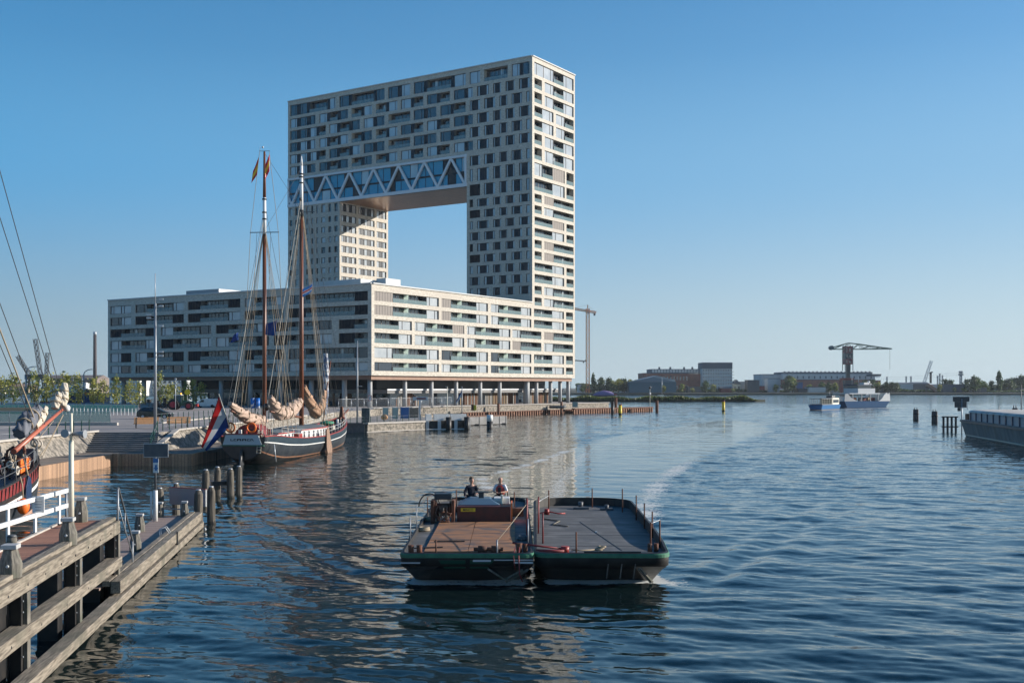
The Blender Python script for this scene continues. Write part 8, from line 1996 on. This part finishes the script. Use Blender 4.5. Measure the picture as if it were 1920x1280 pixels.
HT = [13.0, 10.0, 15.0]; used = set(); rf = random.Random(4)
fpos.sort(key=lambda q: q[0])
kindw = ['round dark green tree', 'small bushy green tree', 'tall narrow poplar']
cnt = {}
for i, (px, k, ytop, s, Y) in enumerate(fpos):
    reg = ('by the tower crane' if px < 1120 else 'in the clump right of the tower crane' if px < 1210 else 'along the factory hall and pale tower' if px < 1400 else 'left of the hammerhead crane' if px < 1580 else 'between hammerhead crane and leaning boom' if px < 1730 else 'around the pylon' if px < 1815 else 'at the right end of the far shore')
    key = (k, reg); cnt[key] = cnt.get(key, 0) + 1
    lb = f'{ORD[cnt[key] - 1]} {kindw[k]} from the left {reg}'
    h = zpy(ytop, Y) - 1.8; f = h / HT[k]; loc = P3(px, Y, 1.8)
    if k not in used: used.add(k); o = FT[k]; o.location = loc; o['label'] = lb
    else: o = copy_tree(FT[k], None, loc, rf.uniform(0, 6), lb)
    o.scale = (max(f, .55) * rf.uniform(.9, 1.2), max(f, .55) * 1.0, f)
lpos = [(4, 716), (14, 712), (26, 716), (36, 717), (46, 718)]
for i, (px, ytop) in enumerate(lpos):
    Y = 1000; h = zpy(ytop, Y) - 1.8; f = h / 13.0
    o = copy_tree(FT[0], None, P3(px, Y, 1.8), rf.uniform(0, 6), f'{ORD[i]} round dark tree from the left behind the left harbour'); o.scale = (f * 1.1, f, f); o['group'] = 'trees behind the left harbour'
# shoreline hedge far away, one mass
def belt(name, label, px0, px1, Y, hmin, hmax, n, seed, mats):
    r = random.Random(seed); b = MB(); x0, x1 = cx_(px0, Y), cx_(px1, Y)
    for i in range(n):
        x = r.uniform(x0, x1); e = hmin + (hmax - hmin) * (.5 + .5 * sin(x * .06 + seed) * sin(x * .023)); z = 2 + e * r.random() ** .6; y = Y + r.uniform(-8, 8)
        u = Vector((r.gauss(0, 1), r.gauss(0, 1), r.gauss(0, 1))).normalized() * r.uniform(.7, 1.6); v = u.cross(Vector((r.gauss(0, 1), r.gauss(0, 1), r.gauss(0, 1)))).normalized() * r.uniform(.7, 1.4)
        b.add([(x - u.x, y - u.y, z - u.z), (x + v.x, y + v.y, z + v.z), (x + u.x, y + u.y, z + u.z), (x - v.x, y - v.y, z - v.z)], [(0, 1, 2, 3)], r.choice((0, 1)))
    tag(b.build(name, mats, rec=False), label, 'woodland', kind='stuff')
belt('distant_woodland', 'hazy low belt of distant trees along the whole far shore', 1080, 1960, 1330, 3, 9, 16000, 3, [M['leafdk'], M['leafmid']])
belt('shore_scrub', 'low scrub and bushes along the waterline of the far shore', 1180, 1960, 1088, .5, 3.0, 7000, 5, [M['leafmid'], M['leafdk']])
belt('left_woodland', 'low belt of distant trees behind the left harbour', -60, 420, 1150, 2, 6, 6000, 8, [M['leafdk'], M['leafmid']])
# embankment along the far shore
b = MB(); b.bb(cx_(1180, 1082), 1400, 1080.5, 1083, -1, 2.4); tag(b.build('embankment', M['dkgrey']), 'dark stone embankment along the far shore waterline', 'embankment')
# yacht masts and small craft at the left harbour
for i, (px, w_) in enumerate(((95, 3), (60, 4), (20, 4), (6, 3))):
    t = thing('small_boat', f'{ORD[i]} small white boat from the right on the left harbour water', 'boat', P3(px, 800, 0)); simple_hull(t, w_ * 3.2, 1.5, 1.6, M['white']); b = MB(); b.bb(-2, 1.5, -1.1, 1.1, 1.6, 3.0); b.local('cabin', M['cream'], t)
# ------------------------------------------------------------------ air
b = MB(); b.bb(-2400, 3600, -60, 5000, -3, 96)
hz = b.build('haze', bpy.data.materials.new('harbour_haze')); tag(hz, 'thin pale morning haze over the whole harbour', 'haze', kind='stuff')
hm_ = hz.data.materials[0]; hm_.use_nodes = True; hn = hm_.node_tree
for nd in list(hn.nodes):
    if nd.type == 'BSDF_PRINCIPLED': hn.nodes.remove(nd)
pv = hn.nodes.new('ShaderNodeVolumePrincipled'); pv.inputs['Color'].default_value = (.82, .90, .97, 1); pv.inputs['Density'].default_value = .00007; pv.inputs['Anisotropy'].default_value = .1
hn.links.new(pv.outputs[0], [nd for nd in hn.nodes if nd.type == 'OUTPUT_MATERIAL'][0].inputs['Volume'])
